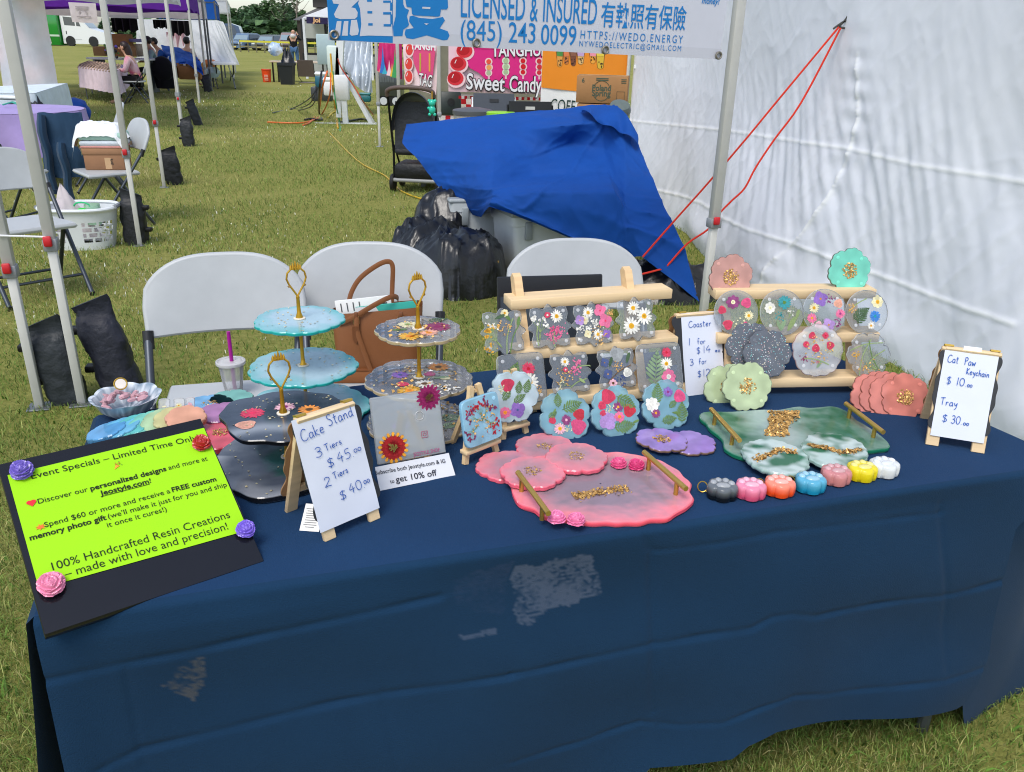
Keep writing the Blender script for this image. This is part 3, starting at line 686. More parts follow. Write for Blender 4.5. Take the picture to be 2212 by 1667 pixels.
def sprig(mb, x, y, l, a, stemc, col, z=0., n=16, spread=.5, dot=.06):
    ca, sa = cos(a), sin(a)
    for k in range(6):
        aa = a + (k - 2.5) * spread * .33; ll = l * RN.uniform(.75, 1.05)
        stem(mb, [(x, y), (x + cos(a) * l * .4, y + sin(a) * l * .4), (x + cos(aa) * ll, y + sin(aa) * ll)], l * .014, stemc, z)
        for q in range(n // 6 + 1): blobf(mb, x + cos(aa) * ll + RN.gauss(0, l * .07), y + sin(aa) * ll + RN.gauss(0, l * .07), l * dot * RN.uniform(.7, 1.3), col, z + .0002, 7, .2)
def flakes(mb, pts, r, col=H('#d6a862'), z=0., tilt=.6):
    for x, y in pts:
        s = r * RN.uniform(.5, 1.4); M_ = Tr(x, y, z + RN.uniform(0, r * .8)) @ Rz(RN.uniform(0, 6)) @ Rx(RN.uniform(-tilt, tilt)) @ Ry(RN.uniform(-tilt, tilt))
        mb.add([(-s, -s * .6, 0), (s * .8, -s * .8, 0), (s * .5, s * .7, s * .25), (-s * .6, s * .8, 0)], [(0, 1, 2, 3)], jit(col, .3), M_)
def flake_cloud(n, r, e=1.0, ang=0.): 
    o = []
    for _ in range(n):
        a = RN.uniform(0, 2 * pi); q = r * RN.random() ** .6; x, y = q * cos(a), q * sin(a) * e; o.append((x * cos(ang) - y * sin(ang), x * sin(ang) + y * cos(ang)))
    return o
C = dict(white=H('#eeebe0'), cream=H('#e6ddb0'), yel=H('#e3a920'), gold=H('#d59a1c'), red=H('#c8102e'), rose=H('#d92a55'), pink=H('#ea6f9a'), hot=H('#e5487f'), pale=H('#efb6c2'), vio=H('#8a62b8'), lil=H('#b08ac8'), plum=H('#8a2c70'), blue=H('#2b7fd0'), teal=H('#23949c'), green=H('#5c7f35'), dgreen=H('#3a5b30'), lgreen=H('#8fa565'), org=H('#ea8f2a'), mag=H('#8b1a55'), brown=H('#6a4a26'), grey=H('#a7abac'), navy=H('#3c4f84'), peach=H('#eda98f'), sage=H('#7f9a72'))
def petals(mb, spec, R_, z):
    """spec rows: kind, x, y, size, colour, centre (lengths in units of the coaster's radius)."""
    for i, (k, x, y, s, c, *e) in enumerate(spec):
        i0 = len(mb.v); x, y, s = x * R_, y * R_, s * R_ * .90; col = mixc(tuple(v * .92 for v in C[c][:3]) + (1,), (.35, .35, .35, 1), .08); zz = z + .00012 * (i % 4)
        cc = C[e[0]] if e and isinstance(e[0], str) else C['gold']; a = next((q for q in e if not isinstance(q, str)), 0.0)
        if k == 'daisy': daisy(mb, x, y, s, col, cc, 15, zz)
        elif k == 'aster': aster(mb, x, y, s, col, cc, zz)
        elif k == 'cosmos': daisy(mb, x, y, s, col, cc, 8, zz, 1.15)
        elif k == 'pansy': pansy(mb, x, y, s, col, cc, zz)
        elif k == 'rose': rosep(mb, x, y, s, col, z=zz)
        elif k == 'fern': fern(mb, x, y, s, a, col, zz)
        elif k == 'leaf': leafp(mb, x, y, s, a, s * .33, col, zz)
        elif k == 'grass': stem(mb, [(x, y), (x + s * .5 * cos(a + .15), y + s * .5 * sin(a + .15)), (x + s * cos(a), y + s * sin(a))], R_ * .045, col, zz)
        elif k == 'sprig': sprig(mb, x, y, s, a, C['lgreen'], col, zz)
        elif k == 'dots':
            for _ in range(26): blobf(mb, x + RN.gauss(0, s * .5), y + RN.gauss(0, s * .5), s * RN.uniform(.08, .2), col, zz, 6, .2)
        elif k == 'flake':
            flakes(mb, [(x + p, y + q) for p, q in flake_cloud(int(90 * max(.3, s / R_)), s)], R_ * .035, z=zz)
        for j in range(i0, len(mb.v)):
            vx, vy, vz = mb.v[j]; d = max(abs(vx), abs(vy), math.hypot(vx, vy) * .8) / (R_ * .92)
            if d > 1: mb.v[j] = (vx / d, vy / d, vz)
def r_flower(Rr, petals_=6, k1=.13, k2=.05, ph=0.0):
    return lambda a: Rr * (1 - k1 - k2 + k1 * abs(cos(petals_ * (a - ph) / 2)) ** .7 + k2 * abs(cos(petals_ * 3 * (a - ph) / 2)) ** .8)
def r_bracket(Rr):                      # square plaque shape with scooped sides
    def f(a):
        q = 1 / max(abs(cos(a)), abs(sin(a))) ** .72
        return Rr * .86 * q * (1 + .075 * cos(8 * a) + .055 * cos(12 * a)) * (1.0 if q < 1.3 else .98)
    return f
def r_round(Rr): return lambda a: Rr
def r_square(Rr, c=.16):
    def f(a):
        e = 8; return Rr * .86 / (abs(cos(a)) ** e + abs(sin(a)) ** e) ** (1 / e)
    return f
def r_scal(Rr, n, k=.05, seed=0): return lambda a: Rr * (1 - k + k * abs(cos(n * a / 2)) ** .7 + .02 * sin(5 * a + seed))
def coaster(name, label, cat, M_, rf, col, th=.008, spec=None, R_=.055, material=None, group=None, gold=0, edge=None, colf=None, na=96, bits=None, sparkle=0, dims=4):
    t = thing(name, label, cat, mtx=M_, group=group)
    m = MB(); cf = colf or (lambda x, y, q: col if col[3] < .2 else mixc(col, tuple(min(1, c * 1.25) for c in col[:3]) + (min(1, col[3] + .12),), .5 + .9 * nz1(x * 40 + len(label), y * 40)))
    m.disc(rf, -th / 2, th / 2, cf, 10, na, min(.0022, th * .3), None, edge)
    if dims:
        for k in range(dims):
            a = pi / 4 + k * 2 * pi / dims; q = rf(a) * .80
            m.lathe([(.0042, th / 2 - .0002), (.0042, th / 2 + .0004), (.0034, th / 2 + .0006)], al(tuple(min(1, c * 1.35) for c in col[:3]), min(1, col[3] + .25)), 12, Tr(q * cos(a), q * sin(a)))
    m.build('resin_slab', material or RESIN, t)
    if spec: m = MB(); petals(m, spec, R_, th / 2 + .0006); m.build('pressed_flowers', PETAL, t, smooth=False)
    if gold: m = MB(); flakes(m, flake_cloud(gold, R_ * .34), R_ * .035, z=th / 2 + .0003); m.build('gold_flakes', FLAKE, t, smooth=False)
    if sparkle:
        m = MB()
        for _ in range(sparkle):
            a = RN.uniform(0, 2 * pi); q = R_ * .9 * RN.random() ** .5; s = R_ * RN.uniform(.012, .04)
            m.box((q * cos(a), q * sin(a), th / 2 + .0004), (s, s * RN.uniform(.5, 1.2), .0003), RN.choice([H('#e6e8ea'), H('#cfd6da'), H('#8fd0cc'), H('#e0d6c0'), H('#7fb4c6'), H('#d8b0b4')]), Rz(0))
        m.build('glitter', PETAL, t, smooth=False)
    return t
CLEAR = (.74, .78, .81, .13)
# ------------------------------------------------------------------ wooden racks
def rack(label, L0, L1, dz0, yaw, nsh, dy, dz, depth, th, rails, horn, lenf=None):
    a = T(*L0, dz0); x = Vector((cos(yaw), sin(yaw), 0)); back = Vector((-x.y, x.x, 0))
    b = T(*L1, dz0); ln = (lenf or 1) * (b - a).dot(x)
    M_ = frame(Vector((a.x, a.y, TZ + .0045)), x, back)
    t = thing('coaster_rack', label, 'display rack', mtx=M_)
    for k in range(nsh):
        m = MB(); m.box((ln / 2, k * dy + depth / 2, dz0 + k * dz + th / 2), (ln, depth, th), H('#e3c79c'), bev=.0015); m.build('shelf', WOOD, t)
    for r in rails:
        m = MB(); y0, y1 = .012, (nsh - 1) * dy + depth * .5 + horn * .42; z0, z1 = 0.0, (nsh - 1) * dz + dz0 + th + horn
        w = .019; d = .035
        n_ = [(y0, z0), (y0 + d * 1.3, z0), (y1 + d * .75, z1 - .012), (y1 + d * .45, z1), (y1, z1 - .006), (y0 + .006, dz0 + th)]
        m.loft([[(r * ln - w / 2, p, q) for p, q in n_], [(r * ln + w / 2, p, q) for p, q in n_]], H('#e0bf92'), caps=True)
        m.build('side_rail', WOOD, t)
    return t, M_, ln
def shelfpt(M_, ln, k, dy, dz, dz0, th, dpt=0.0): return M_ @ Vector((ln / 2, k * dy + dpt, dz0 + k * dz + th)) 
r1yaw = R(18)
rk1, RM1, rl1 = rack('pine three step rack of clear pressed flower coasters behind the blue flower coasters', (1128, 893), (1476, 841), .012, r1yaw, 3, .050, .103, .058, .023, (.075, .76), .045, .955)
r2yaw = R(6)
rk2, RM2, rl2 = rack('pine three step rack of round and glitter coasters beside the white tent wall', (1554, 843), (1905, 838), .02, r2yaw, 3, .052, .095, .058, .023, (.08, .88), .0)
def on_rack(RM_, ln, k, yaw, tilt, px, py, dpt, dyz):
    dy, dz, dz0, th = dyz; p0 = shelfpt(RM_, ln, k, dy, dz, dz0, th, dpt)
    FM = face_frame(p0, yaw, tilt); n = FM.to_3x3() @ Vector((0, 0, 1))
    return face_frame(onplane(px, py, p0, n), yaw, tilt)
D1 = (.050, .103, .012, .023); D2 = (.052, .095, .02, .023)
G1 = 'clear pressed flower coasters on the racks'
def lb(s): return s
rows = [
 # rack, shelf, px, py, radius, shape, label, flowers
 (1, 1, 1087, 716, .054, 'b', 'clear scalloped coaster with yellow sprig and long green stems on the rack', [('sprig', -.1, -.7, 1.1, 'yel', 2.2), ('grass', .05, -.95, 1.7, 'lgreen', 1.3), ('grass', .2, -.9, 1.5, 'green', 1.15), ('leaf', -.3, .55, .5, 'dgreen', .3), ('leaf', .35, .4, .6, 'green', 2.2), ('leaf', .6, .2, .45, 'green', 1.2), ('cosmos', .12, .75, .2, 'cream'), ('flake', .05, .15, .35, 'yel'), ('dots', -.65, -.65, .3, 'yel'), ('sprig', -.6, -.2, .6, 'white', 1.2)]),
 (1, 1, 1188, 706, .054, 'b', 'clear scalloped coaster with one daisy above a pink sprig cluster', [('daisy', .32, .42, .33, 'white', 'yel'), ('cosmos', -.08, .5, .16, 'rose', 'white'), ('dots', .2, -.2, .3, 'hot'), ('dots', .0, -.45, .35, 'pink'), ('dots', .42, -.15, .3, 'pink'), ('sprig', -.55, -.6, 1.1, 'white', 1.4), ('grass', -.6, -.75, 1.0, 'lgreen', 1.5), ('grass', .1, -.85, .7, 'lgreen', 1.5)]),
 (1, 1, 1281, 700, .054, 'b', 'clear scalloped coaster crowded with pink blooms, two daisies and gold specks', [('daisy', -.2, .5, .3, 'white', 'yel'), ('pansy', .35, .55, .32, 'pink', 'rose'), ('pansy', .55, .1, .35, 'pink', 'rose'), ('daisy', .15, -.45, .27, 'white', 'yel'), ('pansy', -.4, .2, .22, 'cream'), ('dots', -.5, -.2, .4, 'white'), ('pansy', -.3, -.4, .2, 'cream'), ('pansy', .55, -.45, .22, 'vio'), ('dots', .0, -.0, .35, 'white'), ('flake', .2, -.5, .45, 'yel'), ('pansy', -.6, .2, .25, 'lil'), ('flake', .8, .4, .2, 'yel')]),
 (1, 1, 1374, 689, .054, 'b', 'clear scalloped coaster with three large white daisies', [('daisy', -.12, .48, .36, 'white', 'yel'), ('daisy', .36, .1, .44, 'white', 'yel'), ('daisy', -.28, -.28, .46, 'white', 'yel')]),
 (1, 0, 1127, 817, .056, 's', 'clear square coaster with a red bloom above a large daisy', [('fern', -.5, -.1, .9, 'green', 1.1), ('aster', .3, .35, .32, 'rose', 'red'), ('daisy', .28, -.2, .48, 'white', 'yel'), ('flake', .6, -.5, .2, 'yel'), ('sprig', -.3, -.7, .5, 'pale', .4)]),
 (1, 0, 1231, 805, .054, 'b', 'clear scalloped coaster with a daisy, pink heads and a white sprig below', [('daisy', -.2, .48, .24, 'white', 'yel'), ('dots', .35, .35, .3, 'pink'), ('dots', .2, .05, .25, 'pink'), ('cosmos', -.2, .15, .13, 'rose', 'white'), ('grass', -.05, -.62, .9, 'lgreen', .4), ('leaf', .35, -.25, .4, 'lgreen', -.7), ('sprig', .0, -.55, .6, 'cream', 2.9), ('grass', .3, .2, .8, 'lgreen', .0), ('flake', -.3, -.1, .5, 'yel')]),
 (1, 0, 1332, 796, .054, 'b', 'clear scalloped coaster with gold leaf centre and small blue and grey flowers', [('rose', .05, .6, .34, 'grey'), ('flake', .02, .12, .3, 'yel'), ('pansy', -.55, .3, .22, 'navy'), ('pansy', -.45, -.2, .25, 'navy'), ('grass', -.5, -.6, 1.5, 'brown', .55), ('leaf', .45, .2, .55, 'dgreen', 1.2), ('leaf', -.35, .1, .5, 'dgreen', 1.2), ('rose', .45, -.2, .22, 'white'), ('dots', .15, -.45, .3, 'navy'), ('cosmos', -.25, -.6, .22, 'pale', 'brown')]),
 (1, 0, 1424, 793, .057, 's', 'clear square coaster leaning at the rack end with fern, daisy and pink flowers', [('fern', -.3, -.8, 1.6, 'sage', 1.4), ('aster', .35, .58, .25, 'rose', 'red'), ('daisy', .3, .12, .32, 'white', 'yel'), ('cosmos', .35, -.42, .38, 'pink', 'white')]),
 (2, 1, 1590, 674.5, .054, 'r', 'clear round coaster ringed with red and purple rose petals', [('cosmos', -.15, .45, .36, 'plum', 'cream'), ('rose', .45, .42, .25, 'hot'), ('rose', -.65, .1, .2, 'rose'), ('daisy', .55, -.15, .26, 'cream', 'yel'), ('rose', -.4, -.55, .24, 'rose'), ('rose', .4, -.55, .14, 'hot'), ('dots', .15, -.6, .3, 'cream')]),
 (2, 1, 1689, 674.5, .056, 'r', 'clear round coaster with a turquoise daisy and green leaves', [('aster', .1, .42, .36, 'teal', 'green'), ('cosmos', -.55, .2, .3, 'white', 'cream'), ('dots', -.15, -.15, .22, 'teal'), ('leaf', -.1, -.8, .55, 'sage', 1.9), ('leaf', -.1, -.8, .6, 'sage', 1.2), ('leaf', .2, -.8, .8, 'lgreen', 1.0), ('leaf', .6, -.3, .5, 'lgreen', 1.2), ('sprig', .25, -.3, .4, 'white', 1.2)]),
 (2, 1, 1781, 672.5, .055, 'r', 'clear round coaster ringed with violet and lilac flowers', [('pansy', -.2, .55, .38, 'vio'), ('dots', .25, .55, .22, 'plum'), ('daisy', -.5, .15, .27, 'cream', 'yel'), ('aster', -.6, -.3, .26, 'pink', 'yel'), ('rose', .6, .35, .22, 'peach'), ('aster', .68, -.1, .25, 'pink', 'plum'), ('pansy', .15, -.6, .34, 'lil'), ('dots', .6, -.5, .22, 'plum'), ('rose', -.3, -.6, .18, 'pale')]),
 (2, 1, 1872, 674.5, .055, 'r', 'clear round coaster with a dark fern and a bright blue daisy', [('fern', -.7, -.3, 1.0, 'dgreen', .55), ('fern', -.5, -.5, .9, 'dgreen', .95), ('cosmos', .5, .45, .34, 'cream', 'yel'), ('aster', .35, -.18, .3, 'blue', 'teal'), ('daisy', .15, -.6, .2, 'white', 'yel'), ('flake', -.7, .2, .25, 'yel'), ('grass', -.9, .0, 1.2, 'lgreen', .6)]),
 (2, 0, 1876, 766, .054, 'f', 'clear flower coaster with grass blades and a yellow bud on the lower step', [('grass', -.5, -.9, 1.9, 'lgreen', 1.2), ('grass', -.9, .2, 1.8, 'lgreen', .2), ('grass', .5, -.8, 1.7, 'green', 1.9), ('grass', -.2, -.6, 1.4, 'lgreen', .7), ('dots', -.6, -.05, .2, 'yel'), ('flake', -.1, -.6, .6, 'yel'), ('dots', .2, -.6, .25, 'lgreen')])]
for rk, k, px, py, rad_, shp, lbl, sp in rows:
    RM_, ln_, yw, DD = (RM1, rl1, r1yaw, D1) if rk == 1 else (RM2, rl2, r2yaw, D2)
    M_ = on_rack(RM_, ln_, k, yw + RN.uniform(-.04, .04), R(24), px, py, -.003, DD)
    rf = {'b': r_bracket(rad_), 's': r_square(rad_ * 1.16), 'r': r_round(rad_), 'f': r_flower(rad_ * 1.05, 6)}[shp]
    coaster('flower_coaster', lbl, 'coaster', M_, rf, CLEAR, .006, sp, rad_, group=G1, edge=(.90, .92, .92, .42))
def lean(px, py, base_px, yaw, tilt, dz=0.0):
    """Centre on the plane that starts at a table line below base_px and leans back."""
    p0 = T(*base_px, .0045 + dz); FM = face_frame(p0, yaw, tilt)
    return face_frame(onplane(px, py, p0, FM.to_3x3() @ Vector((0, 0, 1))), yaw, tilt)
M_ = on_rack(RM2, rl2, 0, r2yaw, R(20), 1766, 757, -.006, D2)
coaster('flower_coaster', 'large clear coaster scattered with small crimson flowers on the lower step', 'coaster', M_, r_scal(.064, 15, .05), (.86, .86, .87, .22), .006, [('rose', -.25, .6, .16, 'rose'), ('aster', .3, .6, .16, 'rose', 'red'), ('aster', -.5, .25, .16, 'rose', 'red'), ('rose', -.1, .1, .18, 'rose'), ('rose', .5, .2, .18, 'rose'), ('dots', -.6, -.3, .16, 'mag'), ('grass', -.6, -.3, 1.2, 'lgreen', -.25), ('leaf', .15, -.4, .4, 'sage', -2.2), ('dots', .0, -.45, .1, 'rose'), ('flake', 0, 0, .7, 'yel')], .060, group=G1, edge=(.8, .45, .42, .4))
for px, py, lbl, d in ((1619, 748, 'dark grey glitter flower coaster half hidden behind its twin', .004), (1657, 764, 'dark grey flower coaster full of silver and teal glitter, in front of its twin', -.010)):
    coaster('glitter_coaster', lbl, 'coaster', on_rack(RM2, rl2, 0, r2yaw - .05, R(16), px, py, d, D2), r_flower(.060, 6), al(H('#5c6068'), .93), .007, None, .06, FROST, sparkle=260)
for px, py, lbl, c in ((1578, 598, 'dusty pink flower coaster with gold flakes standing on the top step', al(H('#b98a80'), .9)), (1834, 584, 'mint green flower coaster with gold centre standing on the top step', al(H('#6fc3ae'), .9))):
    coaster('flower_coaster', lbl, 'coaster', on_rack(RM2, rl2, 2, r2yaw, R(14), px, py, .026, D2), r_flower(.057, 6, .12, .05, .3), c, .007, None, .057, FROST, gold=150, edge=al(H('#5a4638'), .95))
for px, py, lbl, d, s in ((1572, 838, 'pale sage green flower coaster mostly hidden behind the other one', 868, 0), (1613, 835, 'pale sage green flower coaster with gold centre leaning on the rack', 886, 1)):
    coaster('flower_coaster', lbl, 'coaster', lean(px, py, (px, d), R(4), R(22)), r_flower(.060, 6, .12, .05, .2 + s), al(H('#aebd94'), .86), .008, None, .06, FROST, gold=90, edge=al(H('#7f8a72'), .95))
for i, (px, py, lbl) in enumerate(((1888, 852, 'rearmost pink marbled flower coaster of the leaning row of four'), (1907, 853, 'second pink marbled flower coaster from the back of the leaning row'), (1927, 856, 'third pink marbled flower coaster from the back of the leaning row'), (1954, 857, 'front pink marbled flower coaster with copper gold centre in the leaning row'))):
    coaster('flower_coaster', lbl, 'coaster', lean(px, py, (px, 897 - (3 - i) * 3), R(-6), R(24)), r_flower(.0565, 6, .12, .05, .35 + i * .1), al(H('#c4786c'), .88), .008, None, .056, FROST, gold=160 if i == 3 else 0, edge=al(H('#8a5648'), .95), dims=4 if i == 3 else 0)
LBL = (.30, .55, .64, .40)
for px, py, bpy_, lbl, sp in ((1220, 899, 946, 'translucent blue flower coaster with a large pink petal low on the right', [('fern', -.25, .35, .6, 'green', 1.5), ('fern', -.1, .25, .9, 'green', .25), ('leaf', -.5, .1, .3, 'green', 1.0), ('fern', -.7, .0, .45, 'green', .5), ('rose', .55, .0, .25, 'red'), ('aster', -.0, -.15, .24, 'plum', 'pale'), ('rose', -.55, -.1, .16, 'rose'), ('daisy', -.3, -.45, .28, 'pale', 'yel'), ('rose', .45, -.45, .33, 'hot'), ('dots', .0, -.5, .16, 'cream')]),
                              (1329, 890, 938, 'translucent blue flower coaster with a lilac petal and red blooms', [('rose', -.25, .62, .32, 'rose'), ('rose', -.55, .3, .18, 'rose'), ('fern', .1, .6, .95, 'green', -.6), ('dots', -.25, .15, .2, 'cream'), ('aster', .1, .18, .24, 'plum', 'yel'), ('rose', .55, .0, .28, 'red'), ('pansy', -.4, -.3, .42, 'lil', 'lil'), ('cosmos', .1, -.2, .26, 'pink', 'org'), ('fern', -.2, -.6, .95, 'green', .05), ('leaf', .6, -.5, .35, 'green', .3), ('rose', -.55, .0, .14, 'rose')]),
                              (1437, 876, 924, 'translucent blue flower coaster with many green leaves and a white flower', [('fern', -.4, .1, .9, 'green', 1.35), ('cosmos', -.6, .1, .35, 'white', 'white'), ('aster', .15, .52, .24, 'vio', 'plum'), ('rose', .62, .3, .28, 'hot'), ('aster', -.5, -.25, .24, 'plum', 'yel'), ('fern', .1, -.1, .5, 'green', .6), ('fern', -.3, -.6, .7, 'green', .1), ('fern', .55, -.75, .9, 'green', 1.4), ('leaf', .2, -.3, .4, 'green', -.2)])):
    coaster('blue_flower_coaster', lbl, 'coaster', lean(px, py, (px, bpy_), r1yaw, R(30)), r_flower(.0595, 6, .12, .05, .26), LBL, .011, sp, .056, FROST, group='translucent blue flower coasters leaning on the rack', edge=(.30, .50, .58, .75), dims=0)
# ------------------------------------------------------------------ small easels with coasters
def easel(label, fl, fr, rl, ledge_y, top_row, yaw):
    a, b = T(*fl, .0045), T(*fr, .0045); x = (b - a).normalized(); back = Vector((-x.y, x.x, 0)); w = (b - a).length
    mid = (a + b) / 2; M_ = frame(mid, x, back); t = thing('mini_easel', label, 'easel', mtx=M_)
    apx = mid + back * .025; h = fitz(apx, top_row) - TZ - .0045
    for s in (-1, 1): MB().bar((s * w / 2, 0, 0), (s * .009, .022, h), .011, .009, H('#e0c294'), up=(0, 1, 0)).build('front_leg', WOOD, t)
    MB().bar((0, .09, 0), (0, .026, h * .93), .010, .009, H('#d8b98a'), up=(0, 1, 0)).build('rear_leg', WOOD, t)
    MB().box((0, -.004 + ledge_y * .18, ledge_y), (w * 1.12, .02, .008), H('#e4c89c'), bev=.001).build('ledge', WOOD, t)
    m = MB(); m.tube([(-.014, .024, h * .9), (.014, .024, h * .9)], .0032, H('#e0c294')); m.build('pin', WOOD, t)
    return t, M_, w, math.atan2(.024, h)
e1, EM1, ew1, et1 = easel('small pine easel holding the blue square coaster', (1005, 1002), (1072, 975), (989, 960), .026, 830, 0)
p0 = EM1 @ Vector((0, -.012, .03)); ey1 = math.atan2(EM1[1][0], EM1[0][0])
FM = face_frame(p0, ey1, et1 + .06)
coaster('square_coaster', 'blue square resin coaster with red berry sprigs on a small easel', 'coaster', face_frame(onplane(1039, 906, p0, FM.to_3x3() @ Vector((0, 0, 1))), ey1, et1 + .06), r_square(.0565), (.30, .56, .70, .72), .010, [('sprig', .0, -.1, .8, 'red', 1.7), ('sprig', .1, -.0, .8, 'red', -.7), ('sprig', -.1, .0, .7, 'plum', 2.6), ('sprig', .0, .0, .8, 'mag', .9), ('sprig', -.2, -.1, .8, 'mag', 3.7), ('dots', .5, -.4, .25, 'red'), ('dots', -.5, .5, .25, 'red'), ('flake', 0, 0, .7, 'yel')], .054, FROST, edge=(.22, .45, .62, .9), dims=1)
e2, EM2, ew2, et2 = easel('small pine easel holding the violet pansy coaster, partly behind the square coaster', (1086, 948), (1136, 934), (1065, 905), .024, 797, 0)
p0 = EM2 @ Vector((0, -.012, .03)); FM = face_frame(p0, r1yaw, et2 + .06)
coaster('flower_coaster', 'pale blue flower coaster with a violet pansy and fern leaves on a small easel', 'coaster', face_frame(onplane(1107, 857, p0, FM.to_3x3() @ Vector((0, 0, 1))), r1yaw, et2 + .06), r_flower(.058, 6), (.56, .70, .76, .55), .010, [('pansy', .15, -.5, .36, 'vio', 'navy'), ('rose', -.2, .5, .28, 'rose'), ('fern', .2, .1, .55, 'green', 1.4), ('fern', .5, .1, .6, 'green', 1.3), ('fern', -.4, -.1, .6, 'green', 1.0), ('fern', .0, -.2, .6, 'green', .5), ('cosmos', -.35, -.55, .28, 'pink', 'org'), ('dots', -.45, .35, .2, 'cream')], .055, FROST, edge=(.45, .6, .66, .7), dims=0)
# ------------------------------------------------------------------ lying coasters
def lying(px, py, dz, yaw=0., tx=0., ty=0.):
    p = T(px, py, .0045 + dz); return Matrix.Translation(p) @ Rz(yaw) @ Rx(tx) @ Ry(ty)
PUR = al(H('#8f77b4'), .93)
for px, py, dz, lbl, g_ in ((1490, 957, .004, 'purple flower coaster without gold, under the edge of the gold centred one', 0), (1429, 951, .011, 'purple flower coaster with gold flake centre lying on the cloth', 150)):
    coaster('purple_coaster', lbl, 'coaster', lying(px, py, dz, .3, 0, .05 if g_ else 0), r_flower(.0575, 6, .12, .05), PUR, .007, None, .055, FROST, gold=g_, edge=al(H('#7a5f48'), 1), dims=0)
# pink tray
def tray_marble(c_out, c_mid, r_in, a_out, a_mid, sq=1.0, seed=0, fade=.45):
    def cf(x, y, q):
        k = (q - r_in) / fade + .5 * nz1(x * 14 + seed, y * 22) + .25 * nz1(x * 60, y * 90 + seed)
        return mixc(al(c_mid, a_mid), al(c_out, a_out), k)
    return cf
tp = T(1297, 1068, .0045); le, ri = T(1100, 1060, .0045), T(1494, 1064, .0045); to_, bo = T(1330, 985, .0045), T(1262, 1140, .0045)
tx_ = (ri - le).normalized(); tyaw = math.atan2(tx_.y, tx_.x); ta = (ri - le).length / 2; tb = abs((to_ - bo).dot(Vector((-tx_.y, tx_.x, 0)))) / 2
tc_ = Vector(((le.x + ri.x) / 2, (le.y + ri.y) / 2, TZ + .0045)); off = ((to_ + bo) / 2 - tc_).dot(Vector((-tx_.y, tx_.x, 0))); tc_ += Vector((-tx_.y, tx_.x, 0)) * off
PM = Matrix.Translation(tc_) @ Rz(tyaw); PMI = PM.inverted()
tray = thing('pink_tray', 'wavy edged pink resin tray with brass handles, gold streak and four small roses', 'tray', mtx=PM)
PK, PKD = H('#f28a96'), H('#f0596c')
def r_tray(a): e = 2.35; return (1 / (abs(cos(a) / ta) ** e + abs(sin(a) / tb) ** e) ** (1 / e)) * (1 + .012 * sin(13 * a) + .010 * sin(21 * a + 1) - .016 * abs(sin(8 * a)) ** 3)
m = MB(); m.disc(r_tray, .0, .012, tray_marble(PK, H('#c8aebc'), .48, .93, .46, seed=3, fade=.5), 26, 200, .003, None, al(PKD, .96))
m.build('resin_slab', FROST, tray)
def inp(k, x, y, dz=.0165): p = PMI @ T(*zp(k, x, y), dz); return p
def strip(mb, k, pl, half, n, r, z):
    pts = [inp(k, *p) for p in pl]
    o = []
    for _ in range(n):
        i = RN.randrange(len(pts) - 1); t = RN.random(); p = pts[i].lerp(pts[i + 1], t); d = (pts[-1] - pts[0]).normalized(); q = RN.gauss(0, half * .5)
        o.append((p.x - d.y * q, p.y + d.x * q))
    flakes(mb, o, r, z=z)
m = MB(); strip(m, 'V', [(1020, 645), (1150, 620), (1300, 595), (1480, 570)], .012, 520, .0022, .0126); m.build('gold_flakes', FLAKE, tray, smooth=False)
def handle(parent, MI, p0, p1, q0, q1, zb, r=.0052, zt=.012):
    """Bar between two picture points at height zb, two posts standing under it."""
    a, b = MI @ T(*p0, zb + .0045), MI @ T(*p1, zb + .0045)
    m = MB(); m.tube([a, a.lerp(b, .5), b], r, H('#d2ae5c'), 14); 
    o = m.build('handle', GOLD, parent)
    d = (b - a)
    for q in (q0, q1):
        f = a + d * q; MB().lathe([(.0045, zt), (.0045, zb - r * .3)], H('#c8a24e'), 12, Tr(f.x, f.y)).build('post', GOLD, o)
    return o
handle(tray, PMI, zp('V', 540, 435), zp('V', 800, 785), .14, .82, .040)
handle(tray, PMI, zp('V', 1612, 262), zp('V', 1970, 575), .14, .80, .040)
for (x, y), c, sd_ in (((1395, 385), H('#e25486'), 11), ((1545, 400), H('#d83f78'), 12), ((868, 850), H('#ec7fae'), 13), ((1033, 868), H('#ea7aa6'), 14)):
    p = inp('V', x, y); add_rose(tray, (p.x, p.y, .0118), .0155, c, None, seed=sd_)
# four pink coasters fanned over the tray's far edge
PKC = lambda s: tray_marble(H('#ea8896'), H('#c79fac'), .25, .90, .66, seed=s, fade=.8)
for px, py, dz, tl, lbl, s in ((1095, 1008, .004, 0, 'translucent pink flower coaster furthest from the tray, no gold showing', 1), (1177, 968, .004, 0, 'pink flower coaster farthest back in the group of four by the pink tray', 2), (1150, 1022, .019, 0, 'pink flower coaster lying under the tray handle on its fellow', 3), (1245, 990, .020, .0, 'pink flower coaster overlapping the far edge of the pink tray', 4)):
    coaster('pink_coaster', lbl, 'coaster', lying(px, py, dz, .2 * s, 0, 0), r_flower(.0635, 6, .10, .045, .1 * s), PK, .010, None, .05, FROST, gold=0 if s == 1 else 60, edge=al(H('#f0687c'), .95), colf=PKC(s), dims=0, bits=None)
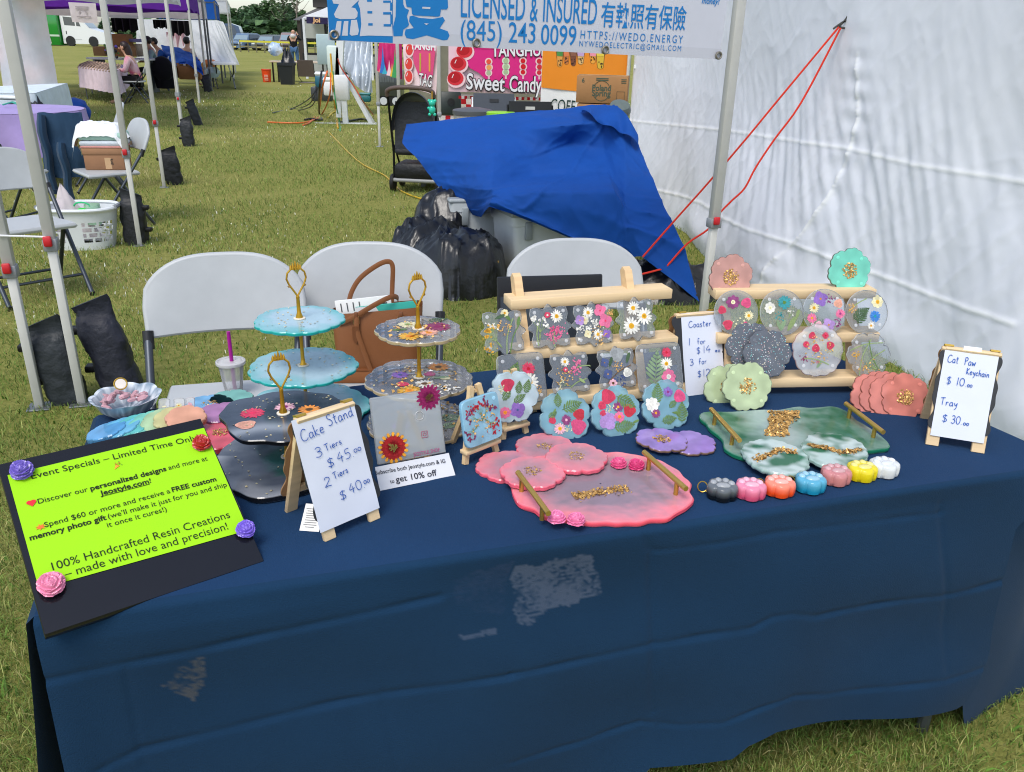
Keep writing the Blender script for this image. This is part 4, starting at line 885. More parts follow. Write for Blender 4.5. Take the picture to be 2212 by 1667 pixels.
# green tray: outline followed on the table top
gol = [zp('U', *p) for p in ((178, 625), (195, 600), (290, 588), (420, 592), (560, 585), (740, 573), (880, 575), (960, 560), (1060, 545), (1150, 556), (1260, 550), (1340, 542), (1410, 552), (1475, 580), (1520, 605), (1570, 660), (1640, 700), (1740, 765), (1830, 835), (1868, 880), (1852, 908), (1790, 915), (1720, 925), (1640, 925), (1480, 900), (1200, 940), (900, 985), (600, 992), (520, 975), (460, 950), (400, 905), (388, 850), (360, 805), (300, 760), (262, 725), (240, 690), (195, 655))]
gw = [T(*p, .0165) for p in gol]; gc = sum(gw, Vector()) / len(gw); GM = Matrix.Translation(Vector((gc.x, gc.y, TZ + .0045))); GMI = GM.inverted()
gt = thing('green_tray', 'long wavy green marbled resin tray with two brass bar handles and a gold band', 'tray', mtx=GM)
gl_ = smooth([(p.x - gc.x, p.y - gc.y) for p in gw] + [(gw[0].x - gc.x, gw[0].y - gc.y)], 4)[:-1]
ga = sorted((math.atan2(y, x) % (2 * pi), math.hypot(x, y)) for x, y in gl_)
def r_g(a): a %= 2 * pi; return float(np.interp(a, [q[0] for q in ga], [q[1] for q in ga], period=2 * pi))
GA_, GB_, GC_ = H('#2f6a4c'), H('#b8cdc6'), H('#6f9c84')
def gcol(x, y, q):
    n = nz1(x * 9 + 2, y * 14, 3) + .5 * nz1(x * 30, y * 40, 1) + .25 * nz1(x * 80, y * 90, 7)
    mid = math.exp(-((x + .03 + .04 * nz1(x * 8, y * 8, 5)) / .055) ** 2)
    c = mixc(al(GA_, .90), al(GC_, .62), .35 + 1.0 * n); return mixc(c, al(GB_, .72), max(0, mid * 1.0 + n * .4) + (.35 if q > .9 else 0) * (nz1(x * 20, y * 20) + .3))
m = MB(); m.disc(r_g, 0, .012, gcol, 30, 220, .003, None, al(H('#1d7a58'), .93)); m.build('resin_slab', FROST, gt)
def ing(k, x, y, dz=.0165): return GMI @ T(*zp(k, x, y), dz)
gp = [ing('U', *p) for p in ((790, 590), (1070, 590), (1040, 680), (960, 720), (950, 818), (750, 805), (800, 700))]
o_ = []
while len(o_) < 900:
    x = RN.uniform(min(p.x for p in gp), max(p.x for p in gp)); y = RN.uniform(min(p.y for p in gp), max(p.y for p in gp))
    if inside(x + .006 * nz1(x * 90, y * 90), y, [(p.x, p.y) for p in gp]): o_.append((x, y))
m = MB(); flakes(m, o_, .0030, z=.0126); m.build('gold_flakes', FLAKE, gt, smooth=False)
handle(gt, GMI, zp('U', 285, 570), zp('U', 537, 848), .16, .78, .038)
handle(gt, GMI, zp('U', 1475, 520), zp('U', 1808, 775), .14, .80, .038)
for lbl, P_, fl_, dz, s in (('oval green and white geode coaster with a gold vein, resting on the tray\'s near edge', ((580, 870), (640, 850), (820, 825), (960, 870), (1080, 920), (1145, 1010), (1120, 1100), (1000, 1140), (900, 1140), (780, 1110), (640, 1040), (585, 980)), [(680, 1020), (780, 980), (880, 930), (1030, 955)], .019, 5), ('oval green geode coaster with a gold vein, nearer the tray\'s right handle', ((1085, 880), (1120, 830), (1220, 770), (1330, 775), (1500, 810), (1610, 860), (1665, 930), (1660, 1000), (1590, 1050), (1480, 1075), (1340, 1070), (1220, 1040), (1130, 970)), [(1160, 890), (1300, 915), (1450, 960), (1600, 930)], .016, 9)):
    w_ = [T(*zp('U', *p), dz + .0045 + .005) for p in P_]; c_ = sum(w_, Vector()) / len(w_); CM = Matrix.Translation(Vector((c_.x, c_.y, TZ + .0045 + dz))); 
    an = sorted((math.atan2(p.y - c_.y, p.x - c_.x) % (2 * pi), math.hypot(p.x - c_.x, p.y - c_.y)) for p in w_)
    rfn = lambda a, an=an: float(np.interp(a % (2 * pi), [q[0] for q in an], [q[1] for q in an], period=2 * pi)) * (1 + .02 * sin(19 * a) + .012 * sin(31 * a))
    def cf(x, y, q, s=s):
        n = nz1(x * 16 + s, y * 22, s) + .5 * nz1(x * 50, y * 60, s); return mixc(al(GA_, .9), al(H('#c8d8d4'), .85), .55 + 1.5 * n)
    t = thing('geode_coaster', lbl, 'coaster', mtx=CM); m = MB(); m.disc(rfn, -.006, .005, cf, 16, 120, .003, None, al(H('#a9c8be'), .9)); m.build('resin_slab', FROST, t)
    CI = CM.inverted(); m = MB(); o_ = []
    vp = [CI @ T(*zp('U', *p), dz + .0095) for p in fl_]
    for _ in range(330):
        i = RN.randrange(len(vp) - 1); p = vp[i].lerp(vp[i + 1], RN.random()); o_.append((p.x + RN.gauss(0, .003), p.y + RN.gauss(0, .0045)))
    flakes(m, o_, .0028, z=.0055); m.build('gold_flakes', FLAKE, t, smooth=False)
# ------------------------------------------------------------------ cat paw keychains
PAWM = mat('pearly resin', .16, resin=True, var=.12, vs=40)
def paw(label, bx, by, top, side, al_=.96, rz=.2, ring=True):
    p = T(*zp('U', bx, by), .0045); t = thing('paw_keychain', label, 'keychain', (p.x, p.y, p.z), rz)
    def rf(a): return .0265 * (1 - .10 + .13 * abs(cos(2.5 * (a + pi / 2))) ** .7) * (1.08 if abs(cos(a)) > .7 else 1)
    m = MB(); H_ = .029; rings = []; cs = []
    for q, z in ((.80, 0), (.95, .003), (1.0, .010), (1.0, .020), (.95, .0255), (.84, H_ - .001), (.6, H_), (.02, H_)):
        rings.append([(rf(a) * q * cos(a), rf(a) * q * sin(a), z) for a in np.linspace(0, 2 * pi, 81)[:-1]]); k = z / H_
        cs.append(mixc(al(side, al_), al(mixc(side, top, .75), al_), (k - .35) * 1.6))
    m.loft(rings, cs, caps=True); m.build('body', PAWM, t)
    m = MB(); m.sphere((0, -.008, H_ - .0005), .0115, al(mixc(top, (1, 1, 1, 1), .22), al_), 16, 8, sc=(1.15, .75, .42)); m.build('main_pad', PAWM, t)
    for x, y in ((-.0165, .003), (-.0065, .0125), (.0068, .0125), (.0165, .003)):
        m = MB(); m.sphere((x, y, H_ - .001), .0072, al(mixc(top, (1, 1, 1, 1), .22), al_), 12, 7, sc=(.9, 1.1, .62)); m.build('toe_bean', PAWM, t)
    if ring:
        m = MB(); m.tube([(-.026 - .008 + .009 * cos(a), .012 + .004 * sin(a * 1), .012 + .009 * sin(a)) for a in np.linspace(0, 2 * pi, 17)], .0011, H('#c9a03f'), 6); m.build('key_ring', GOLD, t)
paw('black cat paw keychain with grey toe beans', 372, 1345, H('#767c82'), H('#15181b'), 1, -.1)
paw('bright pink cat paw keychain beside the black one', 622, 1338, H('#e79ab4'), H('#e0587a'), .96, -.05, False)
paw('orange cat paw keychain with pale peach toes', 878, 1312, H('#f59a86'), H('#f0501a'), 1, .0)
paw('sky blue cat paw keychain between the orange and dusty pink ones', 1150, 1282, H('#6db4cf'), H('#1f8fb4'), .96, .05)
paw('dusty translucent pink cat paw keychain beside the yellow one', 1375, 1212, H('#d08c90'), H('#dc8c86'), .86, .1, False)
paw('yellow cat paw keychain next to the white one', 1604, 1178, H('#e8d838'), H('#e6cf0e'), .94, .15, False)
paw('pearl white cat paw keychain at the end of the row', 1800, 1144, H('#dadfe2'), H('#e6e6e2'), .92, .2)
# ------------------------------------------------------------------ tiered cake stands
def crown_handle(t, z0, ztop, yaw):
    h = ztop - z0; m = MB()
    m.lathe([(.0075, z0), (.008, z0 + .002), (.0045, z0 + .012), (.0036, z0 + h * .34), (.0042, z0 + h * .36), (.003, z0 + h * .4)], H('#c99a30'), 14)
    o = m.build('handle_stem', GOLD, t)
    m = MB(); M_ = Rz(yaw)
    for s in (-1, 1):
        pts = [(0, 0, z0 + h * .38), (s * .004, 0, z0 + h * .44), (s * .016, 0, z0 + h * .60), (s * .0205, 0, z0 + h * .70), (s * .018, 0, z0 + h * .80), (s * .009, 0, z0 + h * .87), (0, 0, z0 + h * .89)]
        sp = []
        for i in range(len(pts) - 1):
            for k in range(4):
                q = k / 4; sp.append(tuple(pts[i][j] + (pts[i + 1][j] - pts[i][j]) * q for j in range(3)))
        sp.append(pts[-1]); m.tube(sp, .0021, H('#d0a23a'), 8, M_)
        m.tube([(s * .013, 0, z0 + h * .56), (s * .017, 0, z0 + h * .555), (s * .019, 0, z0 + h * .58)], .0012, H('#d0a23a'), 6, M_)
    for k, (x, hh) in enumerate(((-.010, .05), (-.0055, .08), (0, .115), (.0055, .08), (.010, .05))):
        m.lathe([(.0030, z0 + h * .85), (.0026, z0 + h * (.87 + hh * .5)), (.0008, z0 + h * (.885 + hh))], H('#d0a23a'), 8, M_ @ Tr(x, 0))
    m.build('crown_loop', GOLD, t)
    return o
def stand(label, base_px, tiers, htop_row, yaw=.5):
    """tiers: (row or height, radius fn, thickness, colour fn, material, edge, spec, flakes)"""
    B = T(*base_px, .0045); t = thing('cake_stand', label, 'cake stand', (B.x, B.y, B.z), 0)
    zs = []
    for row, rf, th, cf, mt, edge, spec, nfl, rz in tiers:
        z = (fitz(B, row) - B.z) if row > 5 else row; zs.append(z)
        m = MB(); m.disc(rf, z - th, z, cf, 16, 150, .002, Rz(rz), edge); o = m.build('plate', mt, t)
        if spec: m = MB(); petals(m, spec, .1, z + .0007); m.build('pressed_flowers', PETAL, o, smooth=False)
        if nfl:
            m = MB(); flakes(m, [(x, y) for x, y in flake_cloud(nfl, rf(0) * .93) if math.hypot(x, y) > .012], .0022, H('#e2d3a6'), z=z + .0004, tilt=.3); m.build('leaf_flakes', FLAKE, o, smooth=False)
    for a, b in zip(zs, zs[1:]):
        m = MB(); m.lathe([(.0085, a), (.0085, a + .0025), (.0055, a + .006), (.0042, a + .018), (.0036, (a + b) / 2), (.0045, b - .014), (.006, b - .006)], H('#c79a34'), 14); m.build('pole', GOLD, t)
    for z in zs[1:] + zs[:1]: MB().lathe([(.0125, z + .0006), (.0125, z + .0022), (.0085, z + .003)], H('#e8e0cc'), 18).build('washer', POWDER, t)
    crown_handle(t, zs[-1] + .002, fitz(B, htop_row) - B.z, yaw)
    for k in range(3):
        a = k * 2.09 + .4; MB().lathe([(.006, 0), (.006, max(.002, zs[0] - tiers[0][2]))], WHITE, 10, Tr(.06 * cos(a), .06 * sin(a))).build('foot', POWDER, t)
    return t
def tq(x, y, q):
    n = nz1(x * 10, y * 10, 2) + .5 * nz1(x * 30, y * 30)
    return mixc(al(H('#b2cfda'), .82), al(H('#62bfc0'), .82), (q - .62) * 2.2 + n * .6)
TEDGE = al(H('#1fa8a0'), .92)
stand('turquoise three tier resin cake stand with gold crown handle', (663, 887), [(.012, r_scal(.140, 17, .05, 1), .008, tq, FROST, TEDGE, None, 60, 0), (789, r_scal(.1185, 17, .05, 2), .008, tq, FROST, TEDGE, None, 60, .2), (688, r_scal(.096, 17, .05, 3), .008, tq, FROST, TEDGE, None, 50, .4)], 563)
def clr(x, y, q):
    n = nz1(x * 16, y * 16, 5)
    return mixc((.80, .82, .86, .13), (.86, .87, .90, .26), (q - .5) * 1.2 + n)
CE = al(H('#c9b48a'), .75)
stand('clear three tier resin cake stand with pressed flowers and gilded rims', (908, 918), [(.012, r_scal(.117, 15, .05, 1), .009, clr, RESIN, CE, [('fern', .3, .1, .7, 'sage', .2), ('rose', -.4, -.3, .2, 'vio'), ('flake', .2, .2, 1.0, 'yel'), ('fern', .5, -.4, .5, 'sage', .8)], 30, 0),
      (815, r_scal(.115, 15, .05, 4), .009, clr, RESIN, CE, [('daisy', -.12, -.72, .3, 'yel', 'org'), ('daisy', .35, .62, .28, 'org', 'brown'), ('aster', -.42, .1, .22, 'vio', 'navy'), ('leaf', .3, -.05, .4, 'sage', .4), ('daisy', .15, -.35, .26, 'white', 'brown'), ('rose', -.3, -.4, .14, 'rose'), ('rose', .2, .2, .14, 'pink'), ('dots', .6, -.6, .3, 'white'), ('rose', .55, .0, .12, 'cream'), ('flake', .0, -.2, 1.0, 'yel')], 40, .2),
      (710, r_scal(.0895, 15, .05, 7), .009, clr, RESIN, CE, [('daisy', -.25, .25, .26, 'cream', 'lgreen'), ('aster', .38, .15, .34, 'mag', 'mag'), ('daisy', .25, -.25, .24, 'peach', 'org'), ('daisy', -.12, -.5, .28, 'yel', 'org'), ('fern', .15, .5, .5, 'dgreen', .5), ('leaf', -.55, -.15, .4, 'green', .3), ('flake', 0, 0, .8, 'yel')], 20, .4)], 585, .7)
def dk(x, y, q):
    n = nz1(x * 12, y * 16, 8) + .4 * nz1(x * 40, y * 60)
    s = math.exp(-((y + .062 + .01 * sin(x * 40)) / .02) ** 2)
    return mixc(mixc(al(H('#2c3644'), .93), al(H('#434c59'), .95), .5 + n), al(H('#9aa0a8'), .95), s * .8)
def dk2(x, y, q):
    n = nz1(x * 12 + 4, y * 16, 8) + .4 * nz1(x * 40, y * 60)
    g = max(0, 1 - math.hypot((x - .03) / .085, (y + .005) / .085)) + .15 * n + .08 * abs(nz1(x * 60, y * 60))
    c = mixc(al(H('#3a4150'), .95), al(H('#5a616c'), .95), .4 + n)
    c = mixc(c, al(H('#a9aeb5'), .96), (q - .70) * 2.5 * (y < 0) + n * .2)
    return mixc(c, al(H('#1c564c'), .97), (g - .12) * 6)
def r_blob(R_, s): return lambda a: R_ * (1 + .05 * sin(3 * a + s) + .035 * sin(5 * a + 2 * s) + .018 * sin(11 * a + s) - .03 * abs(sin(4 * a)) ** 3)
stand('dark slate two tier resin cake stand with pressed flowers on top', (622, 1000), [(.014, r_blob(.150, 1.3), .012, dk2, GLOSS, al(H('#14161a'), 1), [('fern', .25, -.5, .5, 'sage', .5), ('rose', .0, .75, .12, 'pale')], 70, 0),
      (893, r_blob(.118, .4), .010, dk, GLOSS, al(H('#101215'), 1), [('aster', -.58, -.02, .27, 'rose', 'rose'), ('daisy', -.05, .3, .24, 'pale', 'plum'), ('daisy', .45, .2, .27, 'org', 'brown'), ('rose', -.55, -.55, .2, 'peach')], 60, .3)], 757, .5)
# ------------------------------------------------------------------ crystal bowl
B = T(278, 893, .0045); bw = thing('petal_bowl', 'white brushed resin bowl with a petal rim holding pink crystals', 'bowl', (B.x, B.y, B.z))
m = MB(); rings = []; cs = []
for r, z in ((.028, .0), (.042, .006), (.058, .022), (.068, .040), (.070, .042), (.064, .040), (.054, .024), (.036, .010), (.002, .008)):
    rings.append([(r * (1 + .05 * abs(sin(4 * a)) * z / .04) * cos(a), r * (1 + .05 * abs(sin(4 * a)) * z / .04) * sin(a), z + .004 * abs(sin(4 * a)) * (z > .03)) for a in np.linspace(0, 2 * pi, 65)[:-1]])
for rr_ in rings:
    for (x, y, z) in rr_: cs.append(mixc(al(H('#9fb3c4'), .62), al(H('#e8edf2'), .9), .5 + 1.6 * nz1(math.atan2(y, x) * 9, z * 30)))
m.loft(rings, cs, caps=True); m.build('shell', FROST, bw)
for k in range(24):
    a = RN.uniform(0, 2 * pi); q = .044 * RN.random() ** .6; l = RN.uniform(.016, .028); r = RN.uniform(.005, .0075)
    m = MB(); m.loft([[(r * s * cos(i * pi / 3), r * s * .8 * sin(i * pi / 3), z) for i in range(6)] for s, z in ((.2, -l / 2), (.9, -l / 2 + .003), (1, l * .2), (.15, l / 2))], al(jit(H('#d3a3aa'), .15), .82), caps=True)
    o = m.build('pink_crystal', FROST, smooth=False)
    zc = .026 + .02 * (1 - q / .044) + RN.uniform(0, .012)
    o.location = (B.x + q * cos(a), B.y + q * sin(a), B.z + zc); o.rotation_euler = (RN.uniform(.9, 2.2), RN.uniform(-.5, .5), RN.uniform(0, 6))
    tag(o, 'rough pink quartz crystal heaped in the white petal bowl', 'crystal', 'pink crystals in the bowl')
m = MB(); m.tube([(.013 * cos(a), .013 * sin(a), 0) for a in np.linspace(0, 2 * pi, 25)], .0016, GOLD and H('#cfa544'), 6); m.lathe([(.011, -.001), (.011, .001)], al(H('#d8cfc2'), .9), 20)
o = m.build('gold_rimmed_charm', GOLD); o.location = (B.x - .022, B.y + .03, B.z + .058); o.rotation_euler = (1.0, .2, .3); tag(o, 'round gold rimmed charm lying on the pink crystals', 'charm')
# ------------------------------------------------------------------ clear pill shaped flower clips
for px, py, w, lbl, sp in ((355, 886, .024, 'clear rounded hair clip with cream petals beside the crystal bowl', [('leaf', -.3, .5, .8, 'cream', .2), ('leaf', -.4, -.3, .8, 'cream', .1), ('dots', 0, 0, .3, 'yel')]), (387, 884, .023, 'clear rounded hair clip with a cream daisy over an orange one', [('daisy', .0, .55, .6, 'cream', 'yel'), ('daisy', .1, -.6, .6, 'org', 'org')]), (411, 881, .019, 'clear rounded hair clip with pink petals beside the blue coaster', [('rose', 0, .5, .4, 'pale'), ('rose', .1, -.4, .4, 'pale')])):
    M_ = lean(px, py, (px, py + 26), R(5), R(25)); t = thing('hair_clip', lbl, 'hair clip', mtx=M_)
    rr_ = lambda a, w=w: min(w * .5 / max(.001, abs(cos(a))), .026 / max(.001, abs(sin(a))), w * .5 + .014)
    m = MB(); m.disc(rr_, -.0025, .0025, lambda x, y, q: (.88, .88, .86, .34), 6, 60, .0015, None, (.8, .82, .82, .5)); m.build('resin_slab', RESIN, t)
    m = MB(); petals(m, sp, .014, .0032); m.build('pressed_flowers', PETAL, t, smooth=False)
# ------------------------------------------------------------------ coasters at the left end
fan = [(232, 934, '#5c9fd0', 'blue'), (262, 927, '#6ab4d4', 'sky blue'), (292, 921, '#5fb7b4', 'teal'), (322, 916, '#78c3b0', 'aqua green'), (350, 911, '#a9c49a', 'pale green'), (376, 907, '#c6c08a', 'pale yellow'), (402, 905, '#dda387', 'peach')]
for i, (px, py, c, nm) in enumerate(fan):
    coaster('fanned_coaster', nm + ' scalloped coaster in the fanned rainbow row behind the lime sign', 'coaster', lying(px, py, .009 + .0045 * i, .3 * i, .05, -.22), r_flower(.042, 8, .09, .02), al(H(c), .72), .014, None, .045, FROST, group='rainbow coasters fanned behind the lime sign', edge=al(H(c, .6), .92), dims=0)
for px, py, dz, c, lbl, R_, g_ in ((452, 875, .004, '#6a9fc4', 'blue flower coaster with an orange centre, behind the purple one', .055, 40), (478, 893, .012, '#a5709c', 'plum purple flower coaster overlapping the blue one', .055, 0), (500, 862, .004, '#6fa99c', 'sea green flower coaster tucked behind the dark cake stand', .050, 0)):
    coaster('flower_coaster', lbl, 'coaster', lying(px, py, dz, .4), r_flower(R_, 6, .1, .05), al(H(c), .85), .009, None, .05, FROST, gold=g_, edge=al(H(c, .55), .95), dims=0)
coaster('rose_tray', 'rose red scalloped dish with gold shimmer between the lime sign and dark stand', 'dish', lying(478, 940, .006, .5), r_scal(.078, 13, .06, 2), al(H('#c8505e'), .9), .014, None, .05, FROST, gold=120, edge=al(H('#b03a48'), .95), dims=0)
coaster('peach_dish', 'peach scalloped dish half under the rose red one', 'dish', lying(448, 912, .004, .2), r_scal(.070, 13, .06, 5), al(H('#e0957f'), .85), .010, None, .05, FROST, edge=al(H('#d07a66'), .95), dims=0)
# ------------------------------------------------------------------ clear shop plaque on easel, discount strip
p0 = T(888, 1000, .02); d_ = (T(961, 985, .02) - T(814, 1013, .02)); pyaw = math.atan2(d_.y, d_.x)
FM = face_frame(p0, pyaw, R(17)); nrm = FM.to_3x3() @ Vector((0, 0, 1)); FI = FM.inverted()
cn = [FI @ onplane(*zp('Y', *q), p0, nrm) for q in ((1095, 830), (1778, 700), (1725, 62), (1018, 135))]
pw, ph = ((cn[1] - cn[0]).length + (cn[2] - cn[3]).length) / 2, ((cn[3] - cn[0]).length + (cn[2] - cn[1]).length) / 2; ctr = sum(cn, Vector()) / 4
PLM = FM @ Tr(ctr.x, ctr.y); pl = thing('shop_plaque', 'clear resin plaque with two pressed chrysanthemums and the shop name, on an easel', 'plaque', mtx=PLM); PLI = PLM.inverted()
m = MB(); m.box((0, 0, 0), (pw, ph, .009), (.74, .78, .80, .34), bev=.003); m.build('resin_slab', RESIN, pl)
def onpl(x, y): return onb('Y', x, y, PLM, PLI)
c1, c2 = onpl(1605, 140), onpl(1252, 645); r1 = (onpl(1735, 140) - c1).length; r2_ = (onpl(1405, 640) - c2).length
for c_, r_, col, cc, tip in ((c1, r1, C['mag'], H('#6a4a2a'), None), (c2, r2_, H('#a81c20'), H('#8a7a3a'), H('#e8a030'))):
    m = MB()
    for q, s in ((1.0, 0), (.8, .15), (.6, .3)):
        for k in range(17):
            a = 2 * pi * k / 17 + s; petal(m, c_.x, c_.y, a, r_ * q * RN.uniform(.9, 1.05), r_ * .28, col, .005 + .0006 * (1 - q) * 8)
            if tip and q == 1.0: petal(m, c_.x + r_ * .72 * cos(a), c_.y + r_ * .72 * sin(a), a, r_ * .28, r_ * .2, tip, .0058)
    for _ in range(40): blobf(m, c_.x + RN.gauss(0, r_ * .13), c_.y + RN.gauss(0, r_ * .13), r_ * .05, cc, .0085, 6)
    m.build('pressed_chrysanthemum', PETAL, pl, smooth=False)
m = MB(); a, b = onpl(1455, 735), onpl(1718, 682); m.text('JEOSTYLE_SHOP', Tr(a.x, a.y, .0052) @ Rz(math.atan2(b.y - a.y, b.x - a.x)), H('#b0507e'), size=.0105, fit=(b - a).length, bold=.01)
m.build('lettering', INK, pl, smooth=False)
g_ = onpl(1565, 512); m = MB(); e_ = .0062
oc = [(g_.x + e_ * max(-1, min(1, 1.35 * cos(t))), g_.y + e_ * max(-1, min(1, 1.35 * sin(t))), .0056) for t in np.linspace(0, 2 * pi, 33)]
m.tube(oc, .0005, H('#b04a6a'), 5); m.tube([(g_.x + .003 * cos(t), g_.y + .003 * sin(t), .0056) for t in np.linspace(0, 2 * pi, 17)], .0005, H('#b04a6a'), 5); m.box((g_.x + .0036, g_.y + .0036, .0056), (.001, .001, .0004), H('#b04a6a'))
m.build('camera_emblem', INK, pl, smooth=False)
g_ = onpl(1513, 325); MB().tube([(g_.x + .0085 * cos(t), g_.y + .0085 * sin(t), .005) for t in np.linspace(0, 2 * pi, 21)], .0009, (.8, .8, .8, .5), 6).build('air_ring', RESIN, pl)
ea = thing('mini_easel', 'small pine easel seen through the clear shop plaque', 'easel', mtx=face_frame(p0 - Vector((0, 0, .0155)) - FM.to_3x3() @ Vector((0, 0, .012)) + Vector((0, .004, 0)), pyaw, 0))
for s in (-1, 1): MB().bar((s * .040, 0, .01), (s * .008, .112, -.02), .010, .008, H('#e0c294'), up=(0, 0, 1)).build('front_leg', WOOD, ea)
MB().bar((0, .004, -.075), (0, .10, -.024), .010, .008, H('#d8b98a'), up=(0, 0, 1)).build('rear_leg', WOOD, ea); MB().box((0, .014, .016), (.09, .008, .018), H('#e4c89c')).build('ledge', WOOD, ea)
s0, s1 = T(821, 1060, .005), T(981, 1027, .005); d_ = s1 - s0; syaw = math.atan2(d_.y, d_.x); SM = face_frame(s0, syaw, R(38)); SI = SM.inverted()
st = thing('discount_strip', 'white printed paper strip about a ten percent discount leaning below the clear plaque', 'sign', mtx=SM)
hh = (SI @ onplane(805, 1010, s0, SM.to_3x3() @ Vector((0, 0, 1)))).y
m = MB(); m.grid(lambda u, v: (u * d_.length * (1 + .02 * (1 - v)), v * hh, .0006 * sin(u * 5) + .0012 * (v > .98)), 12, 6, H('#d9dade')); pp = m.build('paper', PAPER, st)
m = MB(); write(m, 'Subscribe both Jeostyle.com & IG', 'Y', (1080, 925), (1782, 800), .0108, H('#33343c'), .008, .0016, SM, SI); write(m, 'to', 'Y', (1228, 1010), (1270, 1003), .0105, H('#33343c'), .008, .0016, SM, SI); write(m, 'get 10% off', 'Y', (1285, 1000), (1698, 928), .0165, H('#2a2b36'), .008, .0016, SM, SI)
m.build('lettering', INK, pp, smooth=False)
# black tablet case standing behind the left rack
M_ = face_frame(T(1200, 800, .005) , R(13), R(12)); M_ = face_frame(onplane(1190, 720, T(1200, 805, .005), M_.to_3x3() @ Vector((0, 0, 1))), R(11), R(12))
t = thing('laptop', 'black laptop standing open behind the left coaster rack', 'laptop', mtx=M_)
MB().box((0, .02, -.004), (.27, .25, .008), H('#1b1c20'), bev=.004).build('screen_lid', mat('black laptop shell', .45, var=.1), t); MB().box((0, 0, .0006), (.255, .19, .001), H('#3c434c')).build('screen', mat('dark screen', .15, var=.05), t)
# ------------------------------------------------------------------ white folding chairs
def make_chair(label, group, loc, rz, tilt=0.0):
    """Faces local -y; seat .45 high, back shell to .86."""
    t = thing('folding_chair', label, 'folding chair', loc, rz, group)
    CW = H('#b4b7b8'); GT = H('#50555c')
    m = MB()
    def bk(u, v, off=0.0):
        x = (u - .5) * 2; zt = .845 - .095 * abs(x) ** 3.2; z = .615 + (zt - .615) * v
        hw = .235 - .008 * (1 - v); X = hw * x * (1 - .10 * max(0, v - .6) * abs(x) ** 8)
        y = .20 + .06 * v + .045 * (1 - x * x) * .9 + off
        return (X, y, z)
    N = 24
    ring = lambda off, e: None
    fr = [[bk(i / N, j / 8) for i in range(N + 1)] for j in range(9)]
    vs_ = [p for r in fr for p in r] + [(p[0] * 1.0, p[1] + .024, p[2]) for r in fr for p in r]
    n1 = (N + 1); K = n1 * 9; fs = []
    for j in range(8):
        for i in range(N):
            a = j * n1 + i; fs += [(a, a + 1, a + n1 + 1, a + n1), (K + a, K + a + n1, K + a + n1 + 1, K + a + 1)]
    for i in range(N): fs += [(i, K + i, K + i + 1, i + 1), (8 * n1 + i, 8 * n1 + i + 1, K + 8 * n1 + i + 1, K + 8 * n1 + i)]
    for j in range(8): fs += [(j * n1, (j + 1) * n1, K + (j + 1) * n1, K + j * n1), (j * n1 + N, K + j * n1 + N, K + (j + 1) * n1 + N, (j + 1) * n1 + N)]
    m.add(vs_, fs, CW)
    m.tube([(p[0], p[1] + .0135, p[2]) for p in [bk(0, j / 8) for j in range(9)] + [bk(i / N, 1) for i in range(1, N)] + [bk(1, j / 8) for j in range(8, -1, -1)]], .0125, CW, 8)
    m.tube([(p[0], p[1] + .0135, p[2]) for p in [bk(i / N, 0) for i in range(N + 1)]], .011, CW, 8)
    m.build('backrest', PLASTIC, t, ang=60)
    m = MB()
    ol = [(.20 * max(-1, min(1, 1.25 * math.copysign(abs(cos(a)) ** .55, cos(a)))) * (1.04 if sin(a) < 0 else .94), -.03 + .205 * max(-1, min(1, 1.2 * math.copysign(abs(sin(a)) ** .55, sin(a))))) for a in np.linspace(0, 2 * pi, 41)[:-1]]
    m.slab(ol, .425, .455, CW, bev=.012); m.build('seat', PLASTIC, t)
    for s in (-1, 1):
        MB().tube([(s * .232, .212, .63), (s * .232, .19, .60), (s * .225, -.03, .30), (s * .222, -.235, .012)], .0125, GT, 10).build('front_leg', METAL, t)
        MB().tube([(s * .205, -.03, .43), (s * .205, .10, .22), (s * .205, .225, .012)], .0125, GT, 10).build('rear_leg', METAL, t)
        MB().lathe([(.0165, -.03), (.0165, .03)], BLACK, 12, Tr(s * .232, .198, .605) @ Rx(-.4)).build('collar', PLASTIC, t)
        MB().lathe([(.0155, 0), (.0155, .025)], BLACK, 10, Tr(s * .222, -.235, 0)).build('foot_cap', PLASTIC, t)
    MB().tube([(-.222, -.15, .12), (.222, -.15, .12)], .009, GT, 8).build('front_stretcher', METAL, t); MB().tube([(-.205, .17, .10), (.205, .17, .10)], .009, GT, 8).build('rear_stretcher', METAL, t)
    return t
def seat_at(px, py, z, yaw, label, group, src=None):
    """px, py = middle of the top edge of the backrest; rz turns the seat towards local -y."""
    p = at(px, py, z); q = p - Vector((-sin(yaw), cos(yaw), 0)) * .275
    return (q.x, q.y, 0), yaw
G2 = 'white folding chairs behind the selling table'
loc, yw = seat_at(478, 548, .86, R(15), '', G2); CH1 = make_chair('white folding chair with nothing hung on it, carrying a plastic drink cup', G2, loc, yw)
loc, yw = seat_at(797, 525, .86, R(4), '', G2); CH2 = copy_tree(CH1, loc=loc, rz=yw, label='white folding chair carrying the tan leather handbag')
loc, yw = seat_at(1245, 517, .86, R(8), '', G2); CH3 = copy_tree(CH1, loc=loc, rz=yw, label='white folding chair in front of the grey bins, behind the left rack')
for c, k in ((CH1, 1.06), (CH2, 1.06), (CH3, 1.06)): c.scale = (k, 1, 1)
